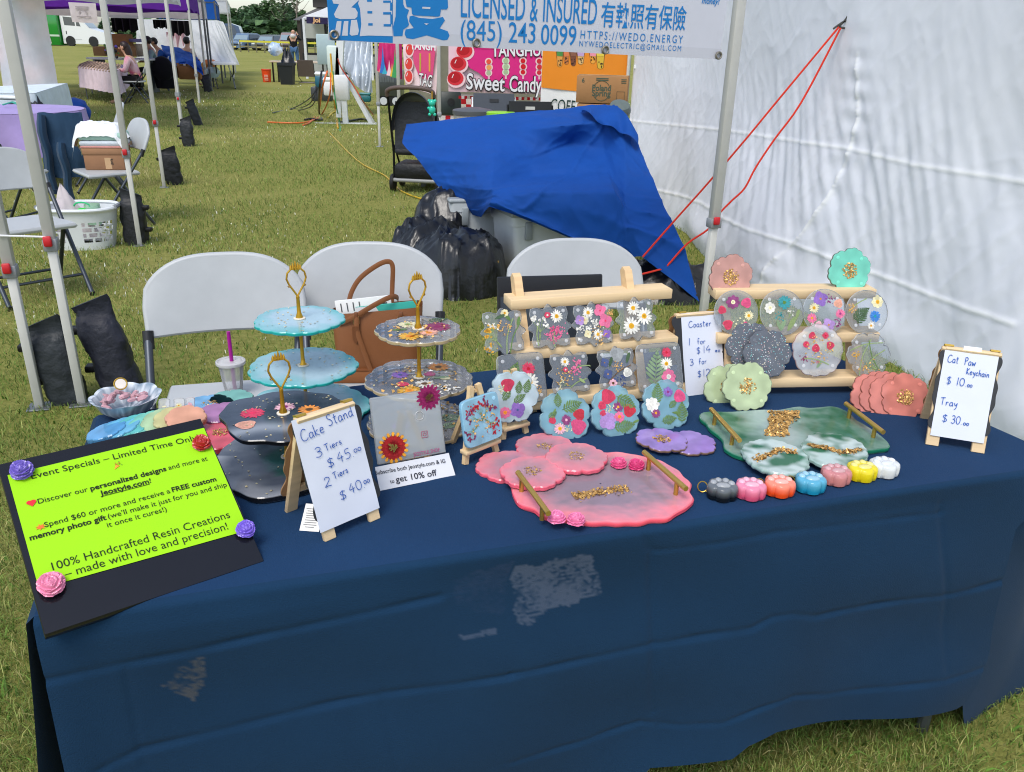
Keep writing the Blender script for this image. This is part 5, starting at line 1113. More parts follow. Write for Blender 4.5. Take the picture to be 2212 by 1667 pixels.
# drink cup on the first chair
p = at(506, 850, .457); t = thing('drink_cup', 'clear plastic cup with domed ring lid and a magenta straw on the chair seat', 'cup', (p.x, p.y, .457))
CL = (.86, .87, .88, .30)
m = MB(); m.lathe([(.026, 0), (.040, .105), (.0425, .107)], CL, 28); m.lathe([(.024, .004), (.026, .010)], (.8, .78, .74, .5), 20); m.build('cup_body', RESIN, t)
m = MB(); m.lathe([(.0455, .104), (.0465, .108), (.0455, .113), (.040, .114), (.036, .111), (.030, .114), (.020, .112), (.005, .113)], (.9, .9, .9, .5), 30); m.build('lid', RESIN, t)
m = MB(); m.tube([(.004, 0, .01), (.004, 0, .21)], .006, H('#a3128c'), 12); m.build('straw', PLASTIC, t)
# tan handbag
p = T(0, 0); p = at(812, 812, .459); bgM = Matrix.Translation((p.x + .012, p.y + .02, .459)) @ Rz(R(6)); bgM = bgM @ Matrix.Diagonal((.92, 1, 1, 1)); hb = thing('handbag', 'tan leather tote bag with two looped straps standing on the chair', 'handbag', mtx=bgM)
LT = H('#85532f'); LT2 = H('#744626')
def bag(u, v):
    a = 2 * pi * u; e = .35; cx = math.copysign(abs(cos(a)) ** e, cos(a)); cy = math.copysign(abs(sin(a)) ** e, sin(a))
    return ((.150 + .012 * v) * cx, (.062 - .018 * v + .012 * sin(v * 3) * abs(sin(a))) * cy, .004 + v * (.235 + .012 * cx))
m = MB(); m.grid(bag, 64, 14, LT); m.poly([bag(i / 32, 0) for i in range(31, -1, -1)], LT); m.build('body', LEATHER, hb)
m = MB(); m.grid(lambda u, v: (bag(u, 1)[0] * (1 - .04 * v), bag(u, 1)[1] * (1 - .1 * v), bag(u, 1)[2] - v * .1), 64, 3, LT2); m.build('lining', LEATHER, hb)
def strap(pts, wd=.011, n=6):
    q = []
    for i in range(len(pts) - 1):
        a, b, c, d = [Vector(pts[max(0, min(len(pts) - 1, i + k))]) for k in (-1, 0, 1, 2)]
        for k in range(n):
            t_ = k / n; q.append(.5 * (2 * b + (c - a) * t_ + (2 * a - 5 * b + 4 * c - d) * t_ ** 2 + (3 * b - a - 3 * c + d) * t_ ** 3))
    q.append(Vector(pts[-1])); return q
MB().tube(strap([(-.11, .045, .225), (-.095, .05, .275), (-.062, .055, .322), (-.006, .055, .362), (.037, .05, .38), (.056, .05, .365), (.053, .05, .30), (.048, .045, .235)]), .0085, LT, 8, flat=.2, up=(0, 1, 0)).build('rear_strap', LEATHER, hb)
MB().tube(strap([(-.135, -.055, .20), (-.084, -.062, .222), (-.006, -.05, .262), (.05, -.03, .282), (.073, -.0, .27), (.07, .03, .24)]), .0085, LT, 8, flat=.2, up=(0, 1, 0)).build('front_strap', LEATHER, hb)
MB().tube(strap([(-.07, -.062, .225), (-.068, -.068, .17), (-.04, -.075, .08), (-.015, -.075, .0)]), .0085, LT, 8, flat=.25, up=(0, 1, 0)).build('hanging_strap', LEATHER, hb)
for x in (-.072, .085):
    M_ = Tr(x, -.062, .214); m = MB(); m.tube([(-.010, 0, -.012), (.010, 0, -.012), (.010, 0, .012), (-.010, 0, .012), (-.010, 0, -.012)], .0018, H('#d0b078'), 6, M_); m.build('buckle', GOLD, hb)
    MB().box((x, -.060, .226), (.014, .008, .03), LT2, bev=.003).build('tab', LEATHER, hb)
m = MB(); m.slab([(-.012, 0), (.0, -.014), (.012, 0), (.012, .045), (-.012, .045)], 0, .003, LT2, Tr(-.075, -.066, .15) @ Rx(pi / 2)); m.build('leather_charm', LEATHER, hb)
WH = hb.matrix_world.copy() if False else bgM
for nm, lbl, cols, x, dx, y, z, th in (('booklet', 'white printed booklet poking out of the tan handbag', H('#e9e9e6'), -.05, .20, .018, .235, .006), ('teal_folder', 'teal and white folder poking out of the tan handbag', H('#3fa99a'), .035, .22, -.008, .222, .008)):
    M_ = bgM @ Tr(x, y, z) @ Ry(R(-6)); t = thing(nm, lbl, 'booklet', mtx=M_)
    MB().box((0, 0, -.04), (dx, th, .14), cols, bev=.001).build('cover', PAPER, t)
    m = MB()
    if nm == 'booklet':
        for k in range(4): m.box((-.08 + k * .022, -th / 2 - .0006, .005), (.004, .0006, .03), H('#55585c'))
        m.box((.06, -th / 2 - .0006, .006), (.05, .0006, .004), H('#2a2c30')); m.build('print', INK, t, smooth=False)
    else:
        m.poly([(-.11, -th / 2 - .0006, -.01), (-.02, -th / 2 - .0006, -.01), (-.04, -th / 2 - .0006, .03), (-.11, -th / 2 - .0006, .03)], H('#e8eaea')); m.poly([(.0, -th / 2 - .0006, -.03), (.09, -th / 2 - .0006, -.03), (.06, -th / 2 - .0006, .008)], H('#dfe6e4')); m.build('print', INK, t, smooth=False)
p = at(765, 826, .457); M_ = Matrix.Translation((p.x + .005, p.y + .02, .457)) @ Rz(R(4)); t = thing('brown_box', 'flat brown box with two white labels lying on the seat before the handbag', 'box', mtx=M_)
MB().box((0, .02, .022), (.22, .09, .044), H('#8a5836'), bev=.002).build('carton', CARD, t); MB().box((.0, .02, .0460), (.224, .094, .004), H('#7d4d2e')).build('lid', CARD, t)
m = MB(); m.box((.015, .042, .0486), (.085, .016, .0006), H('#d9d2dc')); m.box((.012, .02, .0486), (.075, .007, .0006), H('#e2dedc')); m.build('label_sticker', PAPER, t, smooth=False)
# ------------------------------------------------------------------ tent legs, frames, sandbags
POLE = H('#bdbcb6'); POLE2 = H('#c9c8c2'); CLIPG = H('#8a8d90'); REDC = H('#c8202a')
def leg(parent, x, y, top=2.3, w=.040, clip_row=None, red=True, rot=YAW, col=POLE, zc=.62):
    """Square telescoping leg: wide upper tube, thinner lower tube, grey collar with a red lock, foot plate."""
    if clip_row: zc = fitz((x, y, 0), clip_row)
    M_ = Tr(x, y) @ Rz(rot)
    m = MB(); m.box((0, 0, (zc + top) / 2), (w, w, top - zc), col, M_, bev=.003); m.box((0, 0, zc / 2), (w * .80, w * .80, zc), POLE2, M_, bev=.003)
    o = m.build('leg', POWDER, parent)
    MB().box((0, 0, zc), (w * 1.28, w * 1.28, .05), CLIPG, M_, bev=.004).build('collar', PLASTIC, o)
    if red:
        m = MB(); m.box((-w * .1, -w * .78, zc + .018), (w * .75, .014, .042), REDC, M_, bev=.005); m.build('lock_tab', PLASTIC, o)
    MB().box((0, 0, .004), (w * 2.2, w * 2.2, .008), CLIPG, M_, bev=.002).build('foot_plate', METAL, o)
    return o
def sandbag(label, px, py, w, h, lean_=0.0, col=H('#1d1e21'), rot=YAW, bands=True, side=1, d=.10):
    p = at(px, py); t = thing('sandbag', label, 'sandbag', (p.x, p.y + .035 + d * .62, 0), rot, 'black sandbags strapped to the tent legs')
    def f(u, v):
        a = 2 * pi * u; k = (1 - .55 * max(0, v - .72) / .28) if v > .72 else 1
        hw = w / 2 * (.88 + .16 * sin(v * pi)) * (1 + .05 * sin(v * 13)); dd = d / 2 * (1.25 - .9 * v ** 2.2) * k
        e = .62; cx = math.copysign(abs(cos(a)) ** e, cos(a)); cy = math.copysign(abs(sin(a)) ** e, sin(a))
        n = 1 + .10 * nz1(cx * 2 + px, v * 7, cy) + .05 * nz1(cx * 6, v * 22, cy * 2 + px)
        return (hw * cx * n + lean_ * v * h, dd * cy * n + .02 * sin(v * 9) * (v > .8), h * v + .012 * cx * nz1(px, v * 3) + (.03 * cx * side if v > .9 else 0))
    m = MB(); m.grid(f, 40, 30, col); m.poly([f(i / 20, 0) for i in range(19, -1, -1)], col); m.poly([f(i / 20, 1) for i in range(20)], col)
    m.build('bag', NYLON, t)
    if bands:
        for z in (.28, .70):
            MB().box((-side * w * .5 + lean_ * z * h - side * .012, 0, h * z), (.055, .052, .03), H('#121214'), bev=.006).build('strap', NYLON, t)
    return t
def base(px, py): p = at(px, py); return p.x, p.y
own = thing('tent_frame', 'steel frame of the stall tent, its right leg beside the white tent wall', 'tent frame', (0, 0, 0))
x0, y0 = base(87, 880); leg(own, x0, y0, 2.4, .042, 585)
RPX, RPY = base(1516, 702); leg(own, RPX, RPY, 2.6, .050, 481)
d_ = Vector((RPX - x0, RPY - y0, 0)); MB().bar((x0, y0, 2.36), (RPX, RPY, 2.36), .03, .03, POLE).build('top_rail', POWDER, own)
nb = thing('tent_frame', 'steel tent frame whose two right legs stand among the sandbags by the selling table', 'tent frame', (0, 0, 0))
x1, y1 = base(178, 872); leg(nb, x1, y1, 2.4, .042, 527)
x2, y2 = base(303, 530); leg(nb, x2, y2, 2.4, .042, 333)
MB().bar((x1, y1, 2.36), (x2, y2, 2.36), .03, .03, POLE).build('top_rail', POWDER, nb)
nb2 = thing('tent_frame', 'steel tent frame with thin right legs farther along the row of stalls', 'tent frame', (0, 0, 0))
x3, y3 = base(355, 405); leg(nb2, x3, y3, 2.4, .042, 267); x4, y4 = base(395, 291); leg(nb2, x4, y4, 2.4, .042, 215)
MB().bar((x3, y3, 2.36), (x4, y4, 2.36), .03, .03, POLE).build('top_rail', POWDER, nb2)
# zip ties joining neighbouring legs
MB().tube([(x0 + .0, y0 - .03, fitz((x0, y0, 0), 505)), (x1, y1 - .03, fitz((x1, y1, 0), 508))], .004, WHITE, 6).build('zip_tie', PLASTIC)
tag(bpy.data.objects['zip_tie'], 'white cord tying the two nearest tent legs together', 'cord')
sandbag('black nylon sandbag slumped between the two nearest tent legs', 128, 884, .16, .37, -.16, H('#2a2f33'), .2, side=1)
sandbag('upright dark navy sandbag with a raised corner behind the nearest legs', 246, 866, .17, .43, -.20, H('#262833'), .2, side=1, d=.13)
sandbag('plump black sandbag at the leg beside the laundry basket', 284, 533, .17, .40, .0, H('#222427'), .1, side=-1, d=.12)
sandbag('black sandbag strapped beside the leg behind the carton chair', 372, 401, .18, .38, -.12, H('#202225'), .1, side=1)
sandbag('small dark sandbag near the fourth leg of the row', 403, 317, .17, .40, -.02, H('#26282b'), .1, side=1)
sandbag('small dark sandbag leaning away beyond the fourth leg', 425, 271, .16, .42, -.28, H('#232528'), .1, side=1)
sandbag('tiny dark sandbag at the leg before the bare folding table', 447, 199, .22, .46, -.05, H('#26282a'), .1, side=1)
# ------------------------------------------------------------------ chairs, jacket, carton, basket on the left
G3 = 'white folding chairs of the neighbouring stall'
def chair_front(px, py, yaw, label, z=.45):        # px,py = middle of the seat
    p = at(px, py, z); return copy_tree(CH1, loc=(p.x, p.y, 0), rz=yaw, label=label)
CB = chair_front(238, 368, R(-48), 'white folding chair loaded with a carton and plastic wrapped linen'); CB['group'] = G3
CC = chair_front(206, 312, R(-62), 'white folding chair draped with a denim jacket, behind the carton chair'); CC['group'] = G3
CA = chair_front(50, 480, R(48), 'white folding chair seen from the side, nearest the left edge behind the first legs'); CA['group'] = G3
CA2 = chair_front(8, 372, R(80), 'white folding chair cut by the left picture edge beside the black bin bag'); CA2['group'] = G3
p = at(236, 362, .46); cz = p.z; M_ = Matrix.Translation((p.x + .0, p.y, .4585)) @ Rz(R(10))
t = thing('carton', 'brown shoe size carton with taped front on the folding chair seat', 'carton', mtx=M_)
MB().box((0, 0, .075), (.31, .22, .15), H('#9a7356'), bev=.003).build('box_body', CARD, t); MB().box((0, 0, .148), (.322, .232, .05), H('#a27a5c'), bev=.003).build('lid', CARD, t)
m = MB(); m.box((.03, -.1106, .052), (.05, .001, .09), H('#c3a07a')); o = m.build('tape', PAPER, t); m = MB(); m.text('RAE', Matrix.Translation((.05, -.1118, .088)) @ Rx(pi / 2) @ Rz(-pi / 2), H('#3a3632'), size=.028, bold=.02); m.build('lettering', INK, o, smooth=False)
M2 = M_ @ Tr(0, 0, .1745)
for i, (c, h_, lb_) in enumerate(((H('#d99a92'), .018, 'thin pink cloth folded on the brown carton'), (H('#cfd6de'), .05, 'folded white linen on top of the brown carton'), (H('#a9cbbf'), .075, 'folded mint green linen under the clear plastic wrap'))):
    m = MB(); m.grid(lambda u, v, h_=h_: ((u - .5) * .32, (v - .5) * .22, h_ * (1 - .25 * (2 * u - 1) ** 4) * (1 - .2 * (2 * v - 1) ** 4) + .008 * nz1(u * 5, v * 5, h_ * 90)), 16, 12, c); k = m.v[:]
    m.grid(lambda u, v: ((u - .5) * .32, (v - .5) * .22, 0), 16, 12, c)
    for (e0, e1) in (((0, 0), (1, 0)), ((1, 0), (1, 1)), ((1, 1), (0, 1)), ((0, 1), (0, 0))):
        m.grid(lambda u, v, e0=e0, e1=e1, h_=h_: ((e0[0] + (e1[0] - e0[0]) * u - .5) * (.32 + .02 * sin(v * pi)), (e0[1] + (e1[1] - e0[1]) * u - .5) * (.22 + .02 * sin(v * pi)), v * h_ * .8), 12, 4, c)
    o = m.build('folded_linen', CLOTH); o.matrix_world = M2.copy(); M2 = M2 @ Tr(0, 0, h_ * .92); tag(o, lb_, 'linen')
def wrapf(u, v):
    x = (u - .5) * .42; y = (v - .5) * .26
    z = .045 + .05 * cos(x * 5) + .02 * nz1(u * 5, v * 4, 3) + .012 * nz1(u * 16, v * 12, 5) - (.17 * max(0, (.16 - u) / .16) ** 1.3) - .10 * max(0, (u - .85) / .15) - .10 * abs(2 * v - 1) ** 5
    return (x - .03 + .03 * nz1(v * 4, 1), y, z)
m = MB(); m.grid(wrapf, 30, 20, al(H('#f4f6f8'), .97)); o = m.build('plastic_wrap', mat('milky plastic film', .3, resin=True, bump=.6, bs=18, bdist=.02)); o.matrix_world = M2 @ Tr(0, 0, -.03); tag(o, 'crumpled milky plastic bag over the folded linen', 'plastic bag')
# denim jacket: back panel over the chair, sleeves hanging
p = at(168, 300, .84); q = at(165, 415, .2); c_ = CC.location
jp_ = at(150, 412, .2); JM = Matrix.Translation((jp_.x - .10, jp_.y, 0)) @ Rz(R(20))
jk = thing('denim_jacket', 'dark blue denim jacket hanging over the back of a folding chair', 'jacket', mtx=JM); DEN = H('#2c4660')
def jf(u, v, w, x0, top, bot, ph):
    x = x0 + (u - .5) * w * (1 + .15 * v); z = top + (bot - top) * v + .01 * nz1(u * 4, ph)
    return (x + .012 * nz1(v * 5, u * 3, ph), -.05 * math.cos((u - .5) * 3) - .03 * sin(v * 2) + .02 * nz1(u * 6, v * 4, ph), z)
m = MB()
def shell(fn, nu, nv, th, col):
    m.grid(fn, nu, nv, col); m.grid(lambda u, v: (fn(1 - u, v)[0], fn(1 - u, v)[1] + th, fn(1 - u, v)[2]), nu, nv, col)
shell(lambda u, v: jf(u, v, .34, .12, .86, .32, 1), 16, 16, .05, DEN); m.build('back_panel', CLOTH, jk)
for x0_, top, bot, ph in ((-.02, .85, .22, 2), (.10, .62, .06, 3)):
    m = MB(); m.tube([(x0_ + .008 * sin(i * 1.3 + ph), -.075 + .01 * sin(i + ph), top + (bot - top) * i / 9) for i in range(10)], [.05, .062, .062, .06, .058, .058, .056, .055, .055, .056], jit(DEN, .1), 10, flat=.6); o = m.build('sleeve', CLOTH, jk)
    MB().tube([(x0_ + .02 * sin(9 * 1.3 + ph), -.075 + .01 * sin(9 + ph), bot - .03), (x0_ + .02 * sin(9 * 1.3 + ph), -.075 + .01 * sin(9 + ph), bot + .01)], .058, H('#1d3148'), 10, flat=.62).build('cuff', CLOTH, o)
# laundry basket with a bag of linen
p = at(163, 541); bk_ = thing('laundry_basket', 'white plastic laundry basket with punched holes standing on the grass', 'basket', (p.x, p.y + .16, 0), R(8))
BW_ = H('#dfe3e6')
def bask(u, v):
    a = 2 * pi * u; k = .80 + .20 * v; e = .8
    return (.265 * k * math.copysign(abs(cos(a)) ** e, cos(a)), .20 * k * math.copysign(abs(sin(a)) ** e, sin(a)), .30 * v)
m = MB(); NA, NVv = 72, 30; hole = set()
vs_ = [bask(i / NA, j / NVv) for j in range(NVv + 1) for i in range(NA)]
fs = []
for j in range(NVv):
    for i in range(NA):
        r_ = (j - 6) // 4; inh = 6 <= j < 22 and r_ < 4 and (j - 6) % 4 < 3 and (i + 2 * (r_ % 2)) % 4 < 3 and not ((j - 6) % 4 in (0, 2) and (i + 2 * (r_ % 2)) % 4 in (0, 2) and False) and (i % 18) not in (0, 1, 16, 17)
        if not inh: fs.append((j * NA + i, j * NA + (i + 1) % NA, (j + 1) * NA + (i + 1) % NA, (j + 1) * NA + i))
m.add(vs_, fs, BW_); m.poly([bask(i / 36, 0) for i in range(36)], BW_); m.build('tub', PLASTIC, bk_)
m = MB(); m.tube([(1.03 * bask(i / 48, 1)[0], 1.03 * bask(i / 48, 1)[1], .30) for i in range(49)], .014, BW_, 8); m.build('rim', PLASTIC, bk_)
for s in (-1, 1): MB().tube([(s * .275, .07 * q, .305) for q in (-1, -.4, .4, 1)], .017, H('#8b9096'), 8).build('grip', PLASTIC, bk_)
q_ = bk_.location
m = MB(); N_ = 26
def cone(u, v):
    a = 2 * pi * u; r = (.15 * (1 - v) ** .85 + .004) * (1 + .12 * sin(3 * a + v * 3) + .06 * sin(7 * a)); return (r * cos(a) - .05 - .06 * v, r * sin(a) * .8, .06 + .40 * v + .02 * nz1(u * 6, v * 5))
m.grid(cone, 40, 16, H('#e4dadb')); o = m.build('linen_bag', THIN); o.location = q_; tag(o, 'peaked pinkish white plastic sack standing in the laundry basket', 'sack')
m = MB(); m.lathe([(.05, .0), (.06, .10), (.055, .15)], al(H('#bfe8c8'), .6), 16); o = m.build('soap_tub', RESIN); o.location = (q_.x + .10, q_.y, .17); tag(o, 'pale clear tub in the laundry basket', 'tub')
m = MB(); m.box((0, 0, 0), (.06, .05, .05), H('#22d437'), bev=.008); m.tube([(.0 + .06 * cos(a), 0, .04 + .03 * sin(a)) for a in np.linspace(0, pi, 9)], .006, H('#2fbf7a'), 6); o = m.build('green_toy', PLASTIC); o.location = (q_.x + .05, q_.y - .05, .27); tag(o, 'bright green plastic piece in the laundry basket', 'plastic piece')
# ------------------------------------------------------------------ cloth covered tables at the far left
def cloth_table(name, label, corners, z, drop, col, mt=CLOTH, seed=1, wave=.03, legs=True, group=None):
    """corners: four ground-plan points of the top, front-left first, anticlockwise."""
    cs = [Vector((p[0], p[1], 0)) for p in corners]; c0 = sum(cs, Vector()) / 4
    t = thing(name, label, 'table', (c0.x, c0.y, 0), 0, group); cs = [c - c0 for c in cs]
    m = MB(); m.grid(lambda u, v: tuple(cs[0].lerp(cs[1], u).lerp(cs[3].lerp(cs[2], u), v) + Vector((0, 0, z))), 10, 10, col)
    per = []
    for a, b in zip(cs, cs[1:] + cs[:1]):
        d = (b - a).normalized(); n = Vector((d.y, -d.x, 0)); k = max(6, int((b - a).length / .05))
        for i in range(k + 1): per.append((a.lerp(b, i / k), n))
    N = len(per); 
    def f(u, v):
        i = int(round(u * N)) % N; p, n = per[i]; w = wave * sin(i * .9 + seed) * v + .05 * nz1(i * .13, seed) * v
        q = p + n * (.008 * min(1, v * 8) + w + .02 * v); return (q.x, q.y, z - .003 - drop(q.x, q.y) * v if callable(drop) else z - .003 - drop * v)
    m.grid(f, N, 12, col); m.build('cloth', mt, t, ang=70)
    if legs:
        for c in cs: MB().tube([(c.x * .82, c.y * .82, 0), (c.x * .82, c.y * .82, z - .04)], .014, GREY, 8).build('leg', METAL, t)
    return t
def quad(pts, z): return [at(*p, z) for p in pts]
wq = quad([(-60, 201), (75, 201), (145, 179), (-10, 186)], .74); wq = [wq[0], wq[1], wq[2], wq[3]]
cloth_table('cloth_table', 'table with a pale white cloth before the hanging white backdrop', wq, .74, .62, H('#cfdbe6'), CLOTH, 3)
for px, py, c, nm, lb_ in ((160, 262, '#27507f', 'blue_bin', 'blue cloth bundle under the end of the white clothed table'),):
    p = at(px - 8, py + 10); m = MB(); m.sphere((0, 0, .22), .22, H('#1f4aa0'), 20, 12, sc=(1.3, .8, 1), fn=lambda d: 1 + .15 * nz1(d.x * 3, d.y * 3, d.z * 3)); o = m.build(nm, CLOTH); o.location = (p.x, p.y + .2, .01); tag(o, lb_, 'bundle')
lc = at(28, 235, .74); tl = thing('round_table', 'round table under a lavender cloth whose edge lifts in the wind', 'table', (lc.x, lc.y, 0)); LAV = H('#a491c6')
m = MB(); Rr_ = .68
m.grid(lambda u, v: (Rr_ * v * cos(2 * pi * u), Rr_ * v * sin(2 * pi * u), .74), 64, 8, LAV)
m.grid(lambda u, v: ((Rr_ + .015 + v * (.05 + .06 * sin(11 * 2 * pi * u) + .16 * math.exp(-((u - .93) / .12) ** 2))) * cos(2 * pi * u), (Rr_ + .015 + v * (.05 + .06 * sin(11 * 2 * pi * u))) * sin(2 * pi * u), .738 - v * (.36 + .12 * sin(4 * 2 * pi * u))), 120, 12, LAV)
m.build('lavender_cloth', CLOTH, tl, ang=70); MB().lathe([(.02, .03), (.02, .7)], GREY, 10).build('pedestal', METAL, tl); MB().lathe([(.25, 0), (.25, .03)], GREY, 16).build('foot', METAL, tl)
p = at(28, 214, .75); t = thing('card_reader', 'white hand held reader lying on the lavender cloth', 'reader', (p.x, p.y, .7445), R(-14))
MB().box((0, 0, .025), (.34, .13, .045), H('#dfe3e6'), bev=.02).build('shell', PLASTIC, t); MB().box((.10, 0, .0485), (.09, .08, .004), H('#9aa6b0')).build('display', GLOSS, t); MB().box((0, 0, .006), (.35, .14, .012), H('#4a5058'), bev=.004).build('base', PLASTIC, t)
m = MB(); m.tube([(0, 0, 0), (.1, .02, .03), (.2, -.02, .0)], .02, H('#3fa08a'), 6, flat=.4); o = m.build('teal_ribbon', CLOTH); pp = at(6, 226, .765); o.location = pp; tag(o, 'teal ribbon lying on the lavender table cloth', 'ribbon')
# black bin bag mound under the lavender table
def mound(name, label, c, hills, ext, mt, col, seed, rough=.05, cat='bag', n=80):
    m = MB()
    def f(u, v):
        x = (u - .5) * 2 * ext[0]; y = (v - .5) * 2 * ext[1]
        z = 0
        for hx, hy, rx, ry, hh, pw in hills:
            d = (((x - hx) / rx) ** 2 + ((y - hy) / ry) ** 2) ** .5
            z = max(z, hh * max(0, 1 - d ** pw) ** .5)
        e = min(1, z / .06)
        q = x + .06 * nz1(x * 7, y * 7, 5); r = 1.3 * (1 - abs(nz1(q * 3.5 + seed, y * 3.5, 2))) ** 4 + .8 * (1 - abs(nz1(q * 8, y * 5, seed))) ** 5 + .45 * (1 - abs(nz1(q * 15, y * 19, seed))) ** 6
        return (x + e * rough * nz1(x * 6, y * 6, seed + 3), y + e * rough * nz1(x * 6, y * 6, seed + 9), max(-.02, z + e * rough * 1.6 * (r - .5)) - .015 * (z <= 0))
    m.grid(f, n, n, col); o = m.build(name, mt, ang=75); o.location = c; return tag(o, label, cat)
p = at(48, 330); mound('bin_bag', 'black bin bag slumped under the lavender table', (p.x, p.y + .3, 0), [(0, 0, .38, .35, .62, 2.2), (.15, -.1, .3, .25, .4, 2)], (.5, .5), BINBAG, H('#121316'), 4, .05, 'bin bag')
# hanging white backdrop
bp_ = [aty(0, 3, 17), aty(97, 4, 17), aty(122, 180, 17), aty(7, 189, 17)]
t = thing('backdrop_sheet', 'tall white floral backdrop sheet hanging behind the white clothed table', 'backdrop', (0, 0, 0))
ct = [aty(-30, -70, 17.3), aty(85, -70, 17), aty(122, 181, 17), aty(7, 189, 17.3)]
m = MB(); m.grid(lambda u, v: tuple(ct[3].lerp(ct[2], u).lerp(ct[0].lerp(ct[1], u), v) + Vector((0, .05 * sin(u * 14 + v * 3) * (1 - v), 0))), 30, 30, H('#ddd8e6'), cf=lambda u, v: mixc(H('#dfe5f4'), H('#f0e4ee'), .5 + .9 * nz1(u * 3, v * 5, 2))); m.build('sheet', THIN, t)
MB().tube([ct[3] + Vector((-.05, .05, -1.0)), ct[0] + Vector((-.05, .05, .1))], .02, POLE).build('stand_pole', POWDER, t); MB().tube([ct[0] + Vector((-.1, .05, .05)), ct[1] + Vector((.1, .05, .05))], .02, POLE).build('crossbar', POWDER, t)
# ------------------------------------------------------------------ great white tent wall on the right
WN, WF = Vector((2.68, .6, 0)), Vector((1.25, 9.3, 0)); wd_ = (WN - WF); WLEN = wd_.length; wdn = wd_.normalized(); wn = Vector((-wdn.y, wdn.x, 0)) * -1
if wn.x > 0: wn = -wn                         # towards our stall
def wallp(s, z):
    """s metres from the far edge, z up."""
    b = math.exp(-(z / .75) ** 2)
    o = .10 * b * (1 + .5 * sin(s * 2.2)) + .16 * math.exp(-((s - 3.2) / 1.0) ** 2) * b
    o += .003 * (1 - abs(nz1(s * 2.6, z * 2.6, 9))) ** 7 + .001 * (1 - abs(nz1(s * 6, z * 6, 19))) ** 6
    o += .0018 * (1 - abs(nz1((s + z) * 2.1, (s - z) * 6, 3))) ** 9 + .0018 * (1 - abs(nz1((s - z) * 1.5, (s + z) * 5, 13))) ** 9
    o += .030 * sin(s * 1.5 + z * 1.2) + .010 * sin((s * 1.0 + z * 1.25) * 5.2 + sin(s * 3)) * (.2 + .6 * b) + .006 * nz1(s * 1.6, z * 1.6, 4)
    dg = nz1((s - z * .8) * 4.5, (s + z) * .8, 7); o += .008 * (1 - abs(dg)) ** 6 * (.3 + .7 * math.exp(-((z - .5) / .6) ** 2))
    for sc_, zc_, a_, l_ in ((6.3, 1.35, .9, .25), (6.6, 1.0, -1.1, .2), (5.9, 1.7, .3, .3), (7.1, .9, .6, .25), (6.9, 1.9, -.7, .3)):
        u_ = (s - sc_) * cos(a_) + (z - zc_) * sin(a_); w_ = -(s - sc_) * sin(a_) + (z - zc_) * cos(a_); o += .012 * math.exp(-(w_ / .02) ** 2 - (u_ / l_) ** 2)
    o += .05 * math.exp(-((z - .12) / .12) ** 2) * (.5 + .5 * sin(s * 3)) if z < .5 else 0
    return WF + wdn * s + wn * o + Vector((0, 0, z))
def on_wall(px, py):
    q = onplane(px, py, WF + wn * .05, wn); return (q - WF).dot(wdn), q.z
wl = thing('tent_wall', 'huge white fabric side wall of the neighbouring tent, creased and seamed', 'tent wall', (0, 0, 0))
WU, WV = 640, 270; SG_, ZG_ = np.meshgrid(np.linspace(0, WLEN, WU + 1), np.linspace(0, 2.9, WV + 1)); bump_ = np.zeros(SG_.shape); tint_ = np.zeros(SG_.shape)
for pl, w, a_, ruf in (([(230, 455), (520, 545), (800, 660), (1030, 750), (1390, 905), (1800, 1060), (2212, 1190)], .011, .007, 0), ([(75, 95), (700, 165), (1280, 250), (1600, 335), (2212, 437)], .009, .005, 0), ([(1300, -250), (1310, 80), (1270, 270), (1190, 520), (1080, 720), (960, 880), (930, 1010)], .016, .009, 1)):
    sz = [on_wall(*zp('O', *q)) for q in pl]
    dist = np.full(SG_.shape, 9.0)
    for p, q in zip(sz, sz[1:]):
        ex, ey = q[0] - p[0], q[1] - p[1]; t_ = np.clip(((SG_ - p[0]) * ex + (ZG_ - p[1]) * ey) / (ex * ex + ey * ey), 0, 1); dist = np.minimum(dist, np.hypot(SG_ - p[0] - t_ * ex, ZG_ - p[1] - t_ * ey))
    k = np.exp(-(dist / w) ** 2) * ((.4 + .8 * np.abs(np.sin(ZG_ * 83 + np.sin(ZG_ * 31) * 3))) if ruf else 1); bump_ += a_ * k; tint_ += k * .9
    if not ruf: bump_ += np.where(dist < .5, .005 * np.exp(-dist / .14) * np.sin(SG_ * 26 + 3 * np.sin(SG_ * 4)), 0)
    else: bump_ += .005 * np.exp(-dist / .09) * np.sin(ZG_ * 44 + 3 * np.sin(ZG_ * 5))
dr_ = np.exp(-((ZG_ - .85) / .5) ** 2) * np.exp(-((SG_ - 4.3) / 1.5) ** 2); bump_ += .004 * dr_ * np.sin((SG_ + ZG_ * .55) * 24 + 2.5 * np.sin(SG_ * 3.1 + ZG_)) + .003 * dr_ * np.sin((SG_ + ZG_ * .7) * 51 + 2 * np.sin(SG_ * 5))
m = MB(); WA, WB = H('#ebedf4'), H('#ffffff')
m.add([tuple(wallp(SG_[j, i], ZG_[j, i]) + wn * bump_[j, i]) for j in range(WV + 1) for i in range(WU + 1)], [(j * (WU + 1) + i, j * (WU + 1) + i + 1, (j + 1) * (WU + 1) + i + 1, (j + 1) * (WU + 1) + i) for j in range(WV) for i in range(WU)], [mixc(WA, WB, tint_[j, i]) for j in range(WV + 1) for i in range(WU + 1)])
m.build('fabric', mat('white tent fabric', .6, var=.03, vs=2, bump=.15, bs=4, spec=.3, trans=.14, bdist=.03), wl, ang=180)
MB().tube([WF + Vector((-.03, .02, 0)), WF + Vector((-.03, .02, 2.9))], .022, POLE2).build('edge_pole', POWDER, wl)
